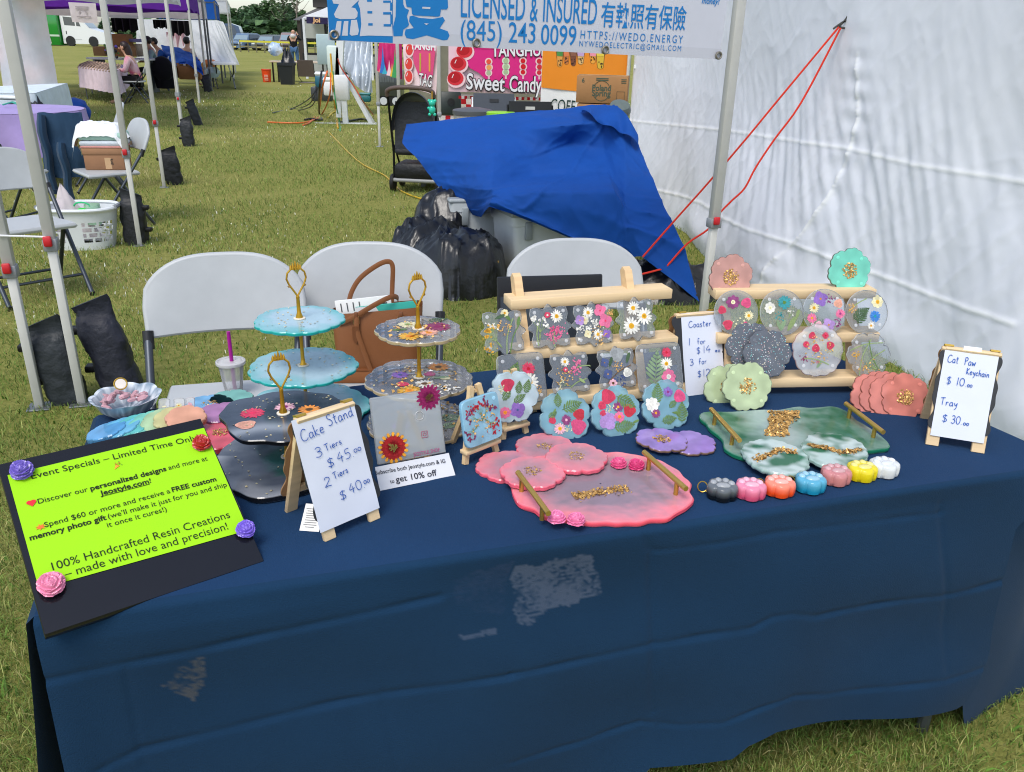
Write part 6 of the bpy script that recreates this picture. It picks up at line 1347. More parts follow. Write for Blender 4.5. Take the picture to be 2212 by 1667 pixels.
for z in (.85, 1.3): MB().box(tuple(WF + Vector((-.02, -.01, z))), (.06, .06, .03), WHITE).build('tie_strap', CLOTH, wl)
# orange guy rope, doubled from a knot down to the tarp
kn = on_wall(1812, 58); K0 = wallp(*kn) + wn * .22; ky = K0.y
def ropept(px, py, q): return aty(px, py, ky + (5.05 - ky) * q)
RO = H('#d8392a')
t = thing('guy_rope', 'doubled orange guy rope running from the white wall down to the blue tarp', 'rope', (0, 0, 0))
s1_ = [(1812, 58)] + [zp('O', *q) for q in ((880, 0), (740, 170), (600, 335), (550, 392), (475, 478), (330, 640), (162, 832))]
s2_ = [(1816, 60)] + [zp('O', *q) for q in ((1015, 0), (870, 200), (770, 350), (710, 462), (640, 530), (565, 608), (515, 682), (400, 762), (290, 882), (240, 903), (150, 926))]
for pl in (s1_, s2_):
    n_ = len(pl) - 1; pts = [ropept(*q, i / n_) + Vector((0, .0, 0)) for i, q in enumerate(pl)]
    MB().tube(strap(pts, n=4), .0062, RO, 8).build('strand', CLOTH, t)
MB().tube(strap([aty(1812, 58, ky), aty(1828, 40, ky), aty(1840, 18, ky), aty(1858, -10, ky), aty(1872, -40, ky)], n=3), .006, H('#4a4a48'), 6).build('tie_string', CLOTH, t)
MB().tube(strap([aty(1812, 58, ky), aty(1850, 64, ky), aty(1830, 44, ky), aty(1800, 62, ky)], n=3), .006, H('#4a4a48'), 6).build('knot', CLOTH, t)
# ------------------------------------------------------------------ blue tarp over grey bins
TB = H('#1350a8', .78)
rows_ = [[(185, 375, 6.7), (500, 337, 6.7), (850, 300, 6.6), (1200, 268, 6.5), (1500, 235, 6.4), (1700, 226, 6.3), (1800, 225, 6.2), (1860, 300, 6.15)],
         [(150, 512, 6.6), (480, 480, 6.4), (850, 440, 6.25), (1200, 405, 6.1), (1500, 380, 6.05), (1690, 345, 6.05), (1850, 430, 5.95), (1960, 520, 5.9)],
         [(290, 670, 6.3), (560, 660, 6.05), (850, 640, 5.85), (1150, 640, 6.0), (1450, 520, 6.12), (1700, 560, 6.0), (1860, 650, 5.72), (2040, 720, 5.65)],
         [(430, 850, 6.1), (620, 840, 5.85), (830, 840, 5.5), (1130, 770, 5.78), (1480, 760, 5.78), (1720, 750, 5.72), (1850, 880, 5.35), (2110, 880, 5.4)],
         [(560, 990, 6.0), (690, 985, 5.75), (850, 910, 5.36), (1150, 893, 5.33), (1480, 890, 5.28), (1780, 885, 5.22), (1880, 1050, 5.18), (2180, 1050, 5.25)],
         [(640, 1040, 5.95), (750, 1070, 5.72), (825, 985, 5.33), (1150, 1105, 5.28), (1480, 1240, 5.23), (1790, 1300, 5.18), (1930, 1200, 5.13), (2310, 1300, 5.15)],
         [(650, 1048, 5.94), (755, 1078, 5.71), (820, 1005, 5.32), (1150, 1115, 5.27), (1490, 1262, 5.22), (1850, 1400, 5.17), (1985, 1385, 5.1), (2425, 1735, 5.05)]]
TP = [[aty(*zp('N', x, y), d) for x, y, d in r] for r in rows_]
pf_ = patch(TP, .3)
def tarpf(u, v):
    p = pf_(u, v)
    o = .012 * sin((v * 5 - u * 1.2) * 5 + 2 * sin(u * 5)) * (1 - u) + .014 * nz1(u * 5, v * 5, 2) + .016 * (1 - abs(nz1(v * 7 - u * 2, u * 1.8, 5))) ** 5 + .008 * (1 - abs(nz1(u * 14, v * 12, 8))) ** 5
    d1 = (u * 7 - 2 - (6 - v * 6) * .62); o += .016 * math.exp(-(d1 / .06) ** 2) * (v < .8)
    return (p.x, p.y - o, p.z + o * .6)
t = thing('blue_tarp', 'royal blue tarp pulled tight over a peak and draped across grey bins', 'tarp', (0, 0, 0))
m = MB(); m.grid(tarpf, 130, 100, TB); m.build('sheet', mat('blue tarp cloth', .75, var=.10, vs=4, bump=.3, bs=12, spec=.2, bdist=.015), t, ang=70)
fl_ = [[aty(*zp('N', x, y), d) for x, y, d in r] for r in ([(1510, 232, 6.3), (1600, 228, 6.25), (1700, 222, 6.2), (1790, 222, 6.1), (1870, 290, 6.0), (1955, 440, 5.9)], [(1525, 268, 6.25), (1600, 270, 6.1), (1690, 330, 6.0), (1800, 390, 5.95), (1870, 425, 5.9), (1960, 470, 5.85)], [(1530, 255, 6.2), (1610, 300, 6.05), (1700, 370, 5.95), (1790, 400, 5.9), (1865, 440, 5.85), (1958, 515, 5.8)])]
pf2 = patch(fl_); m = MB(); m.grid(lambda u, v: tuple(pf2(u, v) + Vector((0, -.03 - .03 * v * sin(u * 16), .012 * sin(u * 16) * v))), 60, 10, TB); m.build('folded_hem', MATS['blue tarp cloth'], t, ang=70)
p = aty(*zp('N', 1820, 235), 6.25); m = MB(); m.lathe([(.075, -.05), (.085, -.02), (.07, .02), (.02, .035)], H('#5f6a66'), 16, Rx(.5)); m.lathe([(.035, -1.0), (.035, -.04)], H('#5f6a66'), 12); o = m.build('capped_post', PLASTIC); o.location = p; tag(o, 'grey capped post holding up the peak of the blue tarp', 'post')
# grey bins
def bin_(label, cpx, cpy, yaw, w, d, h):
    p = at(cpx, cpy); t = thing('storage_bin', label, 'storage bin', (p.x, p.y, 0), yaw); BG = H('#c6cbcc')
    m = MB(); rings = []
    for z, k in ((0, .90), (.01, .92), (h * .86, 1.0), (h * .87, 1.03), (h, 1.04)):
        rr_ = .04; r = []
        for (i, j, a0) in ((0, 0, pi), (1, 0, 1.5 * pi), (1, 1, 0), (0, 1, .5 * pi)):
            for q in range(4): a = a0 + q * pi / 6; cxx = w / 2 + (i - .5) * 2 * (w / 2 * k - rr_); cyy = d / 2 + (j - .5) * 2 * (d / 2 * k - rr_); r.append((cxx + rr_ * cos(a), cyy + rr_ * sin(a), z))
        rings.append(r)
    m.loft(rings, BG, caps=True); m.build('tub', PLASTIC, t)
    MB().box((w / 2, d / 2, h + .015), (w * 1.06, d * 1.06, .03), H('#9ba2a5'), bev=.012).build('lid', PLASTIC, t)
    MB().box((.10, -.012, h * .80), (.05, .02, .12), H('#8f9698'), bev=.006).build('latch', PLASTIC, t)
    return t
bin_('grey plastic storage bin nearest under the blue tarp', 1108, 618, R(24), .85, .40, .46)
bin_('grey plastic storage bin behind the nearer bin, beside the black bag', 975, 578, R(14), .5, .36, .46)
p = at(985, 600); mound('black_plastic', 'heap of crumpled black plastic sheeting beside the grey bins', (p.x - .05, p.y - .1, 0), [(.08, -.12, .33, .32, .33, 5), (-.14, .25, .30, .36, .34, 3), (-.06, .58, .27, .30, .52, 2.2)], (.65, 1.05), BINBAG, H('#101114'), 7, .026, 'plastic sheeting', 110)
p = at(1440, 640); mound('black_plastic', 'low black plastic sheet spread on the grass beneath the tarp end', (p.x, p.y + .1, 0), [(0, 0, .40, .30, .2, 2)], (.5, .4), BINBAG, H('#0e0f12'), 9, .03, 'plastic sheeting', 60)
t = thing('extension_cord', 'orange extension cord on the ground by the black plastic', 'cord', (0, 0, 0)); pts = [at(*zp('N', x, y), .02) for x, y in ((860, 1550), (900, 1575), (950, 1590), (1010, 1600))]; MB().tube(strap(pts), .010, H('#e0512a'), 8).build('cable', PLASTIC, t)
p = aty(*zp('N', 872, 1440), 5.2); m = MB(); m.box((0, 0, 0), (.03, .05, .07), H('#c79a3a'), bev=.012); o = m.build('yellow_plug', PLASTIC); o.location = (p.x, p.y, p.z); tag(o, 'yellow plug end lying on the black plastic heap', 'plug')
t = thing('ground_cord', 'yellow cord snaking through the grass beside the stroller', 'cord', (0, 0, 0)); MB().tube(strap([at(*zp('N', x, y), .015) for x, y in ((-420, 420), (-200, 640), (0, 750), (70, 810), (140, 875), (240, 920), (350, 950))], n=4), .008, H('#c9a52a'), 6).build('cable', PLASTIC, t)
# ------------------------------------------------------------------ stroller
p = at(900, 415); SM_ = Matrix.Translation((p.x, p.y, 0)) @ Rz(R(-8)); st = thing('stroller', 'black baby stroller with a brown curved handle, half hidden by the tarp', 'stroller', mtx=SM_)
SB = H('#2a2d34'); FR = H('#26272b')
for s in (-1, 1):
    MB().tube([(s * .235, -.02, .10), (s * .24, .0, .42), (s * .245, -.10, .85), (s * .24, -.16, 1.0)], .013, FR, 8).build('side_tube', METAL, st)
    MB().tube([(s * .23, .0, .48), (s * .22, .30, .08)], .011, FR, 8).build('front_tube', METAL, st)
    for y in (-.02, .34):
        w = thing('wheel', None, None); w.parent = st; w.location = (s * .25, y, .095); w.rotation_euler = (0, pi / 2, 0); w.pop('category') if 'category' in w else None
        MB().lathe([(.060, -.016), (.088, -.018), (.095, 0), (.088, .018), (.060, .016)], H('#141416'), 24).build('tyre', MATTE, w); MB().lathe([(.001, -.012), (.062, -.012), (.062, .012), (.001, .012)], H('#3a3b40'), 20).build('hub', PLASTIC, w)
MB().tube(strap([(-.24, -.16, .98), (-.235, -.18, 1.03), (-.16, -.20, 1.06), (0, -.21, 1.07), (.16, -.20, 1.06), (.235, -.18, 1.03), (.24, -.16, .98)], n=4), .022, H('#5a4a44'), 10).build('handle', LEATHER, st)
m = MB(); m.grid(lambda u, v: (.22 * cos(pi * u) * (1 - .1 * v), -.02 + .42 * v * (1 - .15 * sin(pi * u)) - .10, .62 + .40 * sin(pi * u) ** .7 * (1 - .35 * v) + .02 * sin(v * 9)), 30, 14, SB, cf=lambda u, v: mixc(SB, H('#5d646e'), .9 if .30 < v < .55 else .1)); m.build('hood', NYLON, st, ang=70)
m = MB(); m.grid(lambda u, v: ((u - .5) * .42, -.06 + .06 * v + .03 * cos((u - .5) * 3), .42 + .5 * v), 14, 10, H('#2a2d33')); m.box((0, .10, .42), (.42, .34, .06), H('#1d1e22'), bev=.02); m.build('seat_fabric', NYLON, st)
m = MB(); m.box((0, .12, .22), (.44, .40, .16), H('#18191c'), bev=.03); m.build('under_basket', NYLON, st)
MB().tube([(-.24, -.06, .13), (.24, -.06, .13)], .022, H('#8d8f90'), 10).build('axle_wrap', PLASTIC, st)
m = MB(); TQ = H('#2fc0a4'); m.sphere((0, 0, 0), .035, TQ, 12, 8); m.sphere((0, 0, -.065), .035, TQ, 12, 8, sc=(1, .8, 1.2)); m.sphere((-.03, 0, .02), .016, TQ, 8, 6); m.sphere((.03, 0, .02), .016, TQ, 8, 6); m.sphere((-.025, 0, -.11), .017, TQ, 8, 6); m.sphere((.025, 0, -.11), .017, TQ, 8, 6); m.sphere((-.035, 0, -.05), .015, TQ, 8, 6)
o = m.build('toy_charm', GLOSS); pc_ = SM_ @ Vector((.235, -.21, .93)); o.location = pc_; tag(o, 'turquoise toy charm hanging from the stroller handle', 'toy'); 
m = MB(); m.tube([(0, 0, .035), (0, .01, .11)], .006, H('#c79a3a'), 6); m.build('clip', GOLD, o)
# ------------------------------------------------------------------ blue and white banner strung behind the stall
q0, q1 = Vector((x0, y0, 0)), Vector((RPX, RPY, 0)); bd_ = (q1 - q0).normalized(); bnrm = Vector((bd_.y, -bd_.x, 0))
Pb = q0 + bnrm * .03
b0, b1 = onplane(713, 87, Pb, bnrm), onplane(1556, 128, Pb, bnrm); bxv = (b1 - b0); BWD = bxv.length
BNM = frame(b0, bxv, Vector((0, 0, 1))); BNI = BNM.inverted()
bn = thing('vinyl_banner', 'wide white and blue vinyl banner with a phone number strung across the stall back', 'banner', mtx=BNM)
m = MB(); m.grid(lambda u, v: (u * BWD + .015 * (v - .5), v * .85, 0), 40, 14, H('#c9cad3')); o = m.build('sheet', VINYL, bn)
m = MB(); m.grid(lambda u, v: (u * BWD, v * .050, .0008), 40, 2, H('#c2c3cb')); m.build('hem', VINYL, bn)
BLU = H('#1478bd')
def bp2(k, x, y): q = onplane(*zp(k, x, y), BNM.translation, BNM.to_3x3() @ Vector((0, 0, 1))); q = BNI @ q; return q.x, q.y
def bpoly(mb, k, pts, col, z):
    P = [bp2(k, *p) for p in pts]; n = len(P); sm = []
    for i in range(n):
        a, b, c, d = P[i - 1], P[i], P[(i + 1) % n], P[(i + 2) % n]
        for s_ in (0, .33, .66): sm.append((b[0] + (c[0] - b[0]) * s_, b[1] + (c[1] - b[1]) * s_))
    mb.add([(x, y, z) for x, y in sm], [tuple(range(len(sm)))], col)
m = MB()
for i in range(12):                                       # blue field in strips so it follows the sheet
    a, b = 245 + (1070 - 245) * i / 12, 245 + (1070 - 245) * (i + 1) / 12; e = lambda x: 490 + (530 - 490) * (x - 290) / 780
    bpoly(m, 'C', [(a + (45 if i == 0 else 0), e(a)), (b, e(b)), (b, -600), (a - (35 if i == 0 else 0), -600)], BLU, .0012)
WHB = H('#c9cad3')
for pts in ([(320, 0), (345, -120), (640, -120), (650, 0), (555, 90), (605, 100), (635, 150), (630, 205), (600, 232), (420, 235), (360, 215), (342, 175), (405, 50), (335, 42)], [(378, 260), (435, 258), (418, 440), (345, 440)], [(465, 260), (520, 258), (512, 440), (440, 440)], [(555, 245), (625, 243), (650, 380), (635, 430), (560, 440), (535, 420)], [(690, -120), (1060, -120), (1062, 325), (1068, 446), (765, 438), (660, 446), (680, 300), (665, 110), (640, 40)]):
    bpoly(m, 'C', pts, WHB, .0020)
for r in ((755, 135, 815, 165), (765, 285, 820, 315), (750, -10, 810, 20), (950, 5, 1045, 32), (950, 148, 1050, 178), (955, 296, 1050, 326), (1035, 30, 1062, 130), (1038, 176, 1062, 300)):
    bpoly(m, 'C', [(r[0], r[3]), (r[2], r[3]), (r[2], r[1]), (r[0], r[1])], BLU, .0028)
for pts in ([(1112, -60), (1195, -60), (1200, 50), (1222, 98), (1270, 120), (1245, 200), (1270, 300), (1258, 325), (1200, 365), (1190, 445), (1078, 447), (1072, 330), (1105, 200)], [(1215, -60), (1745, -60), (1755, 90), (1738, 115), (1665, 116), (1655, 192), (1630, 205), (1330, 188), (1308, 170), (1300, 92), (1240, 80)], [(1278, 200), (1320, 192), (1400, 220), (1560, 232), (1690, 208), (1715, 250), (1650, 348), (1750, 385), (1772, 440), (1745, 492), (1690, 497), (1490, 436), (1320, 482), (1240, 470), (1216, 420), (1228, 362), (1330, 345), (1272, 265)]):
    bpoly(m, 'C', pts, BLU, .0016)
for pts in ([(1435, 105), (1532, 110), (1535, 86), (1435, 82)], [(1455, 286), (1485, 308), (1515, 290)]): bpoly(m, 'C', pts, WHB, .0026)
m.build('logo', VINYL, bn, smooth=False)
m = MB()
def bt(body, k0, p0, k1, p1, size, bold=0.0, ital=0.0, align=None, sp=1.0):
    a, b = Vector(bp2(k0, *p0)).to_3d(), Vector(bp2(k1, *p1)).to_3d(); d = b - a
    m.text(body, Tr(a.x, a.y, .0020) @ Rz(math.atan2(d.y, d.x)), BLU, size=size, fit=d.length, bold=bold, ital=ital, sp=sp)
px_ = BWD / 843
bt('LICENSED', 'D', (15, 205), 'D', (805, 250), 46 * px_ / .69, .006); bt('&', 'D', (868, 254), 'D', (965, 260), 42 * px_ / .69, .006); bt('INSURED', 'D', (1030, 262), 'D', (1690, 300), 46 * px_ / .69, .006)
bt('有執照有保險', 'D', (1745, 305), 'E', (895, 352), 44 * px_ / .88, .008)
bt('(845)', 'D', (12, 495), 'D', (520, 512), 37 * px_ / .72, .0); bt('243', 'D', (605, 522), 'D', (935, 535), 36 * px_ / .69, .004); bt('0099', 'D', (1003, 545), 'D', (1438, 562), 36 * px_ / .69, .004)
bt('HTTPS://WEDO.ENERGY', 'D', (1495, 474), 'E', (862, 535), 15 * px_ / .69, .0, sp=1.35)
bt('NYWEDOELECTRIC@GMAIL.COM', 'D', (1480, 570), 'E', (842, 632), 10.5 * px_ / .69, .0, sp=1.3)
bt('money!', 'E', (1100, 38), 'E', (1318, 55), 12 * px_ / .69, .02, .2)
m.build('lettering', VINYL, bn, smooth=False)
for k, p in (('C', (340, 430)), ('C', (2100, 530)), ('D', (1797, 617)), ('E', (1303, 685))):
    x, y = bp2(k, *p); m = MB(); m.tube([(x + .016 * cos(a), y + .016 * sin(a), .008) for a in np.linspace(0, 2 * pi, 17)], .005, H('#8a8478'), 6); m.build('eyelet', METAL, bn)
# ------------------------------------------------------------------ drink boxes, menu board, candy booth
def plane_fr(px, py, depth, yaw=0.0):
    p = aty(px, py, depth); return frame(p, (cos(yaw), sin(yaw), 0), (0, 0, 1))
def flat_on(M_, k, pts):
    I = M_.inverted(); n = M_.to_3x3() @ Vector((0, 0, 1)); o = []
    for p in pts:
        q = I @ onplane(*zp(k, *p), M_.translation, n); o.append((q.x, q.y))
    return o
def board(name, label, cat, k, pts, depth, yaw, col, th=.02, mt=VINYL, group=None, parent=None, wave=0.0, cf=None):
    """Outline traced on an upright plane at its own distance, with thickness th."""
    c = zp(k, *pts[0]); M_ = plane_fr(*c, depth, yaw); P = flat_on(M_, k, pts)
    t = thing(name, label, cat, mtx=M_, group=group)
    if len(P) == 4 and wave is not None:
        a, b, c_, d = [Vector((*p, 0)) for p in P]
        m = MB(); m.grid(lambda u, v: tuple(d.lerp(c_, u).lerp(a.lerp(b, u), v) + Vector((0, 0, wave * sin(u * 17 + v * 3) + wave * nz1(u * 5, v * 4, depth)))), 40, 16, col, cf=cf)
    else: m = MB(); m.slab(list(reversed(P)) if sum((P[i][0] - P[i - 1][0]) * (P[i][1] + P[i - 1][1]) for i in range(len(P))) > 0 else P, -th, 0, col)
    m.build('panel', mt, t, ang=60); return t, M_
def prn(mb, M_, k, pts, col, z): mb.add([(x, y, z) for x, y in flat_on(M_, k, pts)], [tuple(range(len(pts)))], col)
def words(mb, M_, k, p0, p1, body, capz, col, z, bold=0.0):
    a, b = [Vector((*q, 0)) for q in flat_on(M_, k, [p0, p1])]; d = b - a
    mb.text(body, Tr(a.x, a.y, z) @ Rz(math.atan2(d.y, d.x)), col, size=capz / .69, fit=d.length, bold=bold)
def ell(mb, M_, k, c, rx, ry, col, z, n=20):
    prn(mb, M_, k, [(c[0] + rx * cos(a), c[1] - ry * sin(a)) for a in np.linspace(0, 2 * pi, n + 1)[:-1]], col, z)
# orange and white drinks board
OB, OM = board('menu_board', 'tall orange and white drinks board behind the stacked water boxes', 'menu board', 'D', [(1030, 560), (2110, 600), (2010, 1700), (990, 1600)], 9.6, R(4), H('#e8e8e4'), wave=.004)
m = MB(); prn(m, OM, 'D', [(1012, 1080), (2040, 1195), (2110, 600), (1032, 560)], H('#e68a22'), .012); m.build('orange_field', VINYL, OB, smooth=False)
m = MB(); DKB = H('#4a3524')
for cx, w, h, c, top in ((1240, 34, 170, H('#d99a4a'), H('#4c8a44')), (1322, 32, 140, H('#c8763a'), H('#d87a4a')), (1408, 34, 160, H('#7a4a34'), H('#8a5a44')), (1500, 38, 140, H('#d8b070'), H('#c0a0c8')), (1650, 36, 130, H('#e8a03a'), H('#e890a0')), (1742, 44, 195, H('#d8b23a'), H('#e0c84a'))):
    y1 = 640 + h
    for k_, cc, z in ((1.14, DKB, .014), (1.0, c, .016)): prn(m, OM, 'D', [(cx - w * .75 * k_, y1), (cx - w * .3, y1 + 14 * k_), (cx + w * .3, y1 + 14 * k_), (cx + w * .75 * k_, y1), (cx + w * 1.25 * k_, 610), (cx - w * 1.25 * k_, 600)], cc, z)
    prn(m, OM, 'D', [(cx - w * 1.0, 690), (cx + w * 1.0, 695), (cx + w * 1.2, 612), (cx - w * 1.2, 604)], top, .018)
    for q in range(7): ell(m, OM, 'D', (cx + RN.uniform(-w * .6, w * .6), y1 - RN.uniform(5, 70)), 8, 8, DKB, .020, 8)
m.build('cup_pictures', VINYL, OB, smooth=False)
m = MB(); words(m, OM, 'D', (1120, 1368), (1420, 1395), 'COFF', .13, H('#1d3a34'), .013); m.build('lettering', VINYL, OB, smooth=False)
for px_, py_ in ((1172, 240), (1350, 250)): 
    q = aty(px_, py_, 9.62); MB().tube([OM.inverted() @ Vector((q.x, q.y, 0)), OM.inverted() @ Vector((q.x, q.y, 2.2))], .018, POLE2).build('stand_pole', POWDER, OB)
# stacked water boxes
KB = H('#a57b52'); INKB = H('#4f5a4a')
c0 = aty(*zp('D', 1440, 1270), 7.4); WBM0 = Matrix.Translation((c0.x, c0.y, 0)) @ Rz(R(-9)); bw_ = 575 * .1745 / 1780 * 7.6; bh_ = c0.z * 0 + (aty(*zp('D', 1440, 925), 7.4).z - c0.z)
ztop = c0.z + bh_
for i in range(4):
    z0 = ztop - bh_ * (i + 1) - .004 * i
    if z0 < -.05: break
    M_ = WBM0 @ Tr(.012 * (i % 2), 0, z0); tb = thing('water_box', ['printed cardboard water box on top of the stack before the drinks board', 'cardboard water box second from the top, its top edge showing over the tarp', 'cardboard water box third from the top of the stack, hidden by the tarp', 'lowest cardboard water box of the stack, hidden by the tarp'][i], 'box', mtx=M_, group='stacked water boxes')
    MB().box((bw_ / 2, .15, bh_ / 2), (bw_, .30, bh_ - .004), KB, bev=.004).build('carton', CARD, tb)
    m = MB(); m.box((bw_ / 2, .15, bh_ + .0012), (bw_ * .99, .05, .001), H('#c2a272')); m.build('tape', PAPER, tb)
    m = MB(); P_ = Matrix.Translation((0, -.0015, 0)) @ Rx(pi / 2)
    m.text('Poland', P_ @ Tr(bw_ * .31, bh_ * .46, 0), INKB, size=.068, fit=bw_ * .37, bold=.03); m.text('Spring', P_ @ Tr(bw_ * .31, bh_ * .27, 0), INKB, size=.068, fit=bw_ * .37, bold=.03)
    for s in (0, 1): m.tube([(bw_ * (.495 + .17 * cos(a)), -.0015, bh_ * (.46 + .36 * sin(a))) for a in np.linspace(.45 + s * pi, pi - .45 + s * pi, 13)], .0024, INKB, 5)
    m.text('6', P_ @ Tr(bw_ * .10, bh_ * .74, 0), INKB, size=.05, bold=.02)
    for q in range(2): m.box((bw_ * .50, -.0015, bh_ * (.90 - .06 * q)), (bw_ * .24, .001, .008), INKB)
    for q in range(3): m.box((bw_ * .92, -.0015, bh_ * (.88 - .06 * q)), (bw_ * .10, .001, .006), INKB)
    m.tube([(bw_ * .80, -.0015, .02), (bw_ * .95, -.0015, .02), (bw_ * .95, -.0015, .10), (bw_ * .80, -.0015, .10), (bw_ * .80, -.0015, .02)], .0016, INKB, 4)
    m.box((-.0012, .12, bh_ * .72), (.001, .05, .03), H('#3a2a1c')); m.build('lettering', INK, tb, smooth=False)
# candy booth banners
PKB = H('#d9267e')
CBn, CM_ = board('candy_banner', 'wide magenta sweet candy banner with fruit skewers across the booth front', 'banner', 'D', [(-135, 480), (1040, 540), (1015, 1168), (-135, 1130)], 11.2, R(3), H('#e6c3cc'), wave=.010)
m = MB(); prn(m, CM_, 'D', [(40, 585), (1032, 600), (1018, 1100), (870, 1125), (640, 1110), (430, 1010), (330, 985), (240, 900), (130, 840), (60, 740)], PKB, .026)
prn(m, CM_, 'D', [(40, 590), (300, 610), (1030, 640), (1032, 560), (40, 560)], H('#c21d6e'), .028)
m.build('magenta_field', VINYL, CBn, smooth=False)
m = MB(); RB, RB2, PKL = H('#b5141f'), H('#d8303a'), H('#eec9cc')
for cx, cy in ((70, 640), (-5, 800), (-40, 980)):
    ell(m, CM_, 'D', (cx, cy), 115, 105, PKL, .030); ell(m, CM_, 'D', (cx - 8, cy - 14), 100, 88, RB2, .032); ell(m, CM_, 'D', (cx - 20, cy - 26), 76, 66, RB, .034)
    prn(m, CM_, 'D', [(cx - 55, cy - 20), (cx - 48, cy - 15), (cx - 28, cy - 62), (cx - 36, cy - 66)], H('#f4e6e6'), .036)
for cx, cy, kind in ((362, 760, 0), (572, 750, 1), (785, 750, 2), (985, 755, 3)):
    for q, (dy, r) in enumerate(((0, 34), (72, 36), (140, 32))):
        ell(m, CM_, 'D', (cx + (q % 2) * 4, cy + dy), r + 12, r + 12, H('#efc9c9') if kind != 1 else H('#d8e2c8'), .030)
        ell(m, CM_, 'D', (cx + (q % 2) * 4, cy + dy), r - 4, r - 4, [[H('#e8503a'), H('#e8a058'), H('#a8b890')][q], H('#a9bd92'), H('#cf1420'), H('#cc2a38')][kind], .032)
    prn(m, CM_, 'D', [(cx - 10, cy + 225), (cx + 14, cy + 225), (cx + 14, cy + 165), (cx - 10, cy + 165)], H('#e6b8c0'), .031)
m.build('fruit_pictures', VINYL, CBn, smooth=False)
m = MB(); BKL, WTL = H('#2a2426'), H('#e8e6e8')
words(m, CM_, 'D', (392, 700), (1080, 690), 'TANGHUL', .135, BKL, .038, .05); words(m, CM_, 'D', (400, 696), (1078, 686), 'TANGHUL', .135, WTL, .042, .02)
words(m, CM_, 'D', (78, 1098), (560, 1128), 'Sweet', .185, BKL, .038, .06); words(m, CM_, 'D', (84, 1094), (556, 1124), 'Sweet', .185, WTL, .042, .015)
words(m, CM_, 'D', (610, 1130), (1015, 1140), 'Candy', .185, BKL, .038, .06); words(m, CM_, 'D', (616, 1126), (1012, 1136), 'Candy', .185, WTL, .042, .015)
m.build('lettering', VINYL, CBn, smooth=False)
CB2, CM2 = board('candy_banner', 'pink and white candied strawberry banner left of the booth pole', 'banner', 'C', [(1192, 470), (1640, 500), (1605, 1175), (1232, 1070)], 11.8, R(-12), H('#ecd2d6'), wave=.012)
m = MB(); prn(m, CM2, 'C', [(1310, 560), (1610, 590), (1575, 930), (1500, 1000), (1400, 930), (1340, 780)], H('#d84a7c'), .028); m.build('pink_field', VINYL, CB2, smooth=False)
m = MB()
for cx, cy, r in ((1285, 620, 60), (1278, 795, 62), (1278, 950, 62)): ell(m, CM2, 'C', (cx, cy), 56, 88, PKL, .030); ell(m, CM2, 'C', (cx, cy - 8), 44, 70, H('#d84038'), .032); prn(m, CM2, 'C', [(cx - 30, cy - 10), (cx - 22, cy - 8), (cx - 10, cy - 50), (cx - 18, cy - 52)], WTL, .034)
for cx, c in ((1420, '#b8a43a'), (1535, '#e0a040')): prn(m, CM2, 'C', [(cx - 10, 880), (cx + 10, 885), (cx + 10, 660), (cx - 10, 655)], H(c), .031)
m.build('fruit_pictures', VINYL, CB2, smooth=False)
m = MB(); words(m, CM2, 'C', (1395, 1050), (1560, 1080), 'TAG', .15, BKL, .036, .05); words(m, CM2, 'C', (1398, 1046), (1557, 1076), 'TAG', .15, WTL, .040, .01); words(m, CM2, 'C', (1300, 605), (1610, 622), 'TANGH', .09, WTL, .036, .03); m.build('lettering', VINYL, CB2, smooth=False)
CB3, CM3 = board('drip_banner', 'small magenta banner with rainbow paint drips hanging at the booth side', 'banner', 'C', [(905, 470), (1188, 480), (1185, 985), (878, 872)], 12.6, R(-15), H('#c9286f'), wave=.012)
m = MB()
for cx, w, y0_, c in ((960, 38, 560, '#2f6fc0'), (1040, 34, 740, '#e8c6d0'), (1110, 40, 600, '#3f9a5a'), (1160, 26, 620, '#b0507a'), (1075, 26, 780, '#e6b43a'), (1150, 24, 800, '#e68a2a'), (985, 36, 800, '#3aa6c0'), (925, 24, 840, '#e87a6a'), (1030, 30, 860, '#d02a5a')):
    yb = min(955, 872 + (cx - 878) * .35); prn(m, CM3, 'C', [(cx - w, yb), (cx + w, yb + 10), (cx + w * .4, (yb + y0_) / 2), (cx, y0_), (cx - w * .3, (yb + y0_) / 2)], H(c), .03 + .001 * cx / 100)
m.build('paint_drips', VINYL, CB3, smooth=False)
# booth frame
bf = thing('booth_tent', 'steel tent frame holding up the candy banners', 'tent', (0, 0, 0))
for k, px, py, dep in (('C', 1640, 700, 11.25), ('C', 870, 700, 12.9), ('C', 1140, 1000, 12.4), ('D', 2095, 800, 9.75)):
    q = aty(*zp(k, px, py), dep); leg(bf, q.x, q.y, 2.7, .045, None, False, 0)
# interior dark back wall, gingham table, chairs, urn, jar
q = aty(1060, 215, 15.0); t = thing('booth_curtain', 'dim beige back curtain inside the candy booth', 'curtain', (q.x, q.y, 0)); m = MB(); m.grid(lambda u, v: (-1.4 + 3.2 * u, .03 * sin(u * 40), 2.2 * v), 60, 4, H('#7d7a6a')); m.build('fabric', CLOTH, t)
cA = aty(*zp('D', 0, 1200), 11.9); RCH, WCH = H('#c3202c'), H('#e6dcd8')
def gingham(name, label, M_, w, h, n, cat='tablecloth'):
    t = thing(name, label, cat, mtx=M_); m = MB(); s = w / n; nj = max(1, int(h / s))
    for i in range(n):
        for j in range(nj):
            c = RCH if (i + j) % 2 == 0 else WCH; m.poly([(i * s, -j * s, 0), (i * s, -(j + 1) * s, .015 * sin(i)), ((i + 1) * s, -(j + 1) * s, .015 * sin(i + 1)), ((i + 1) * s, -j * s, 0)], c)
    m.build('cloth', CLOTH, t); return t
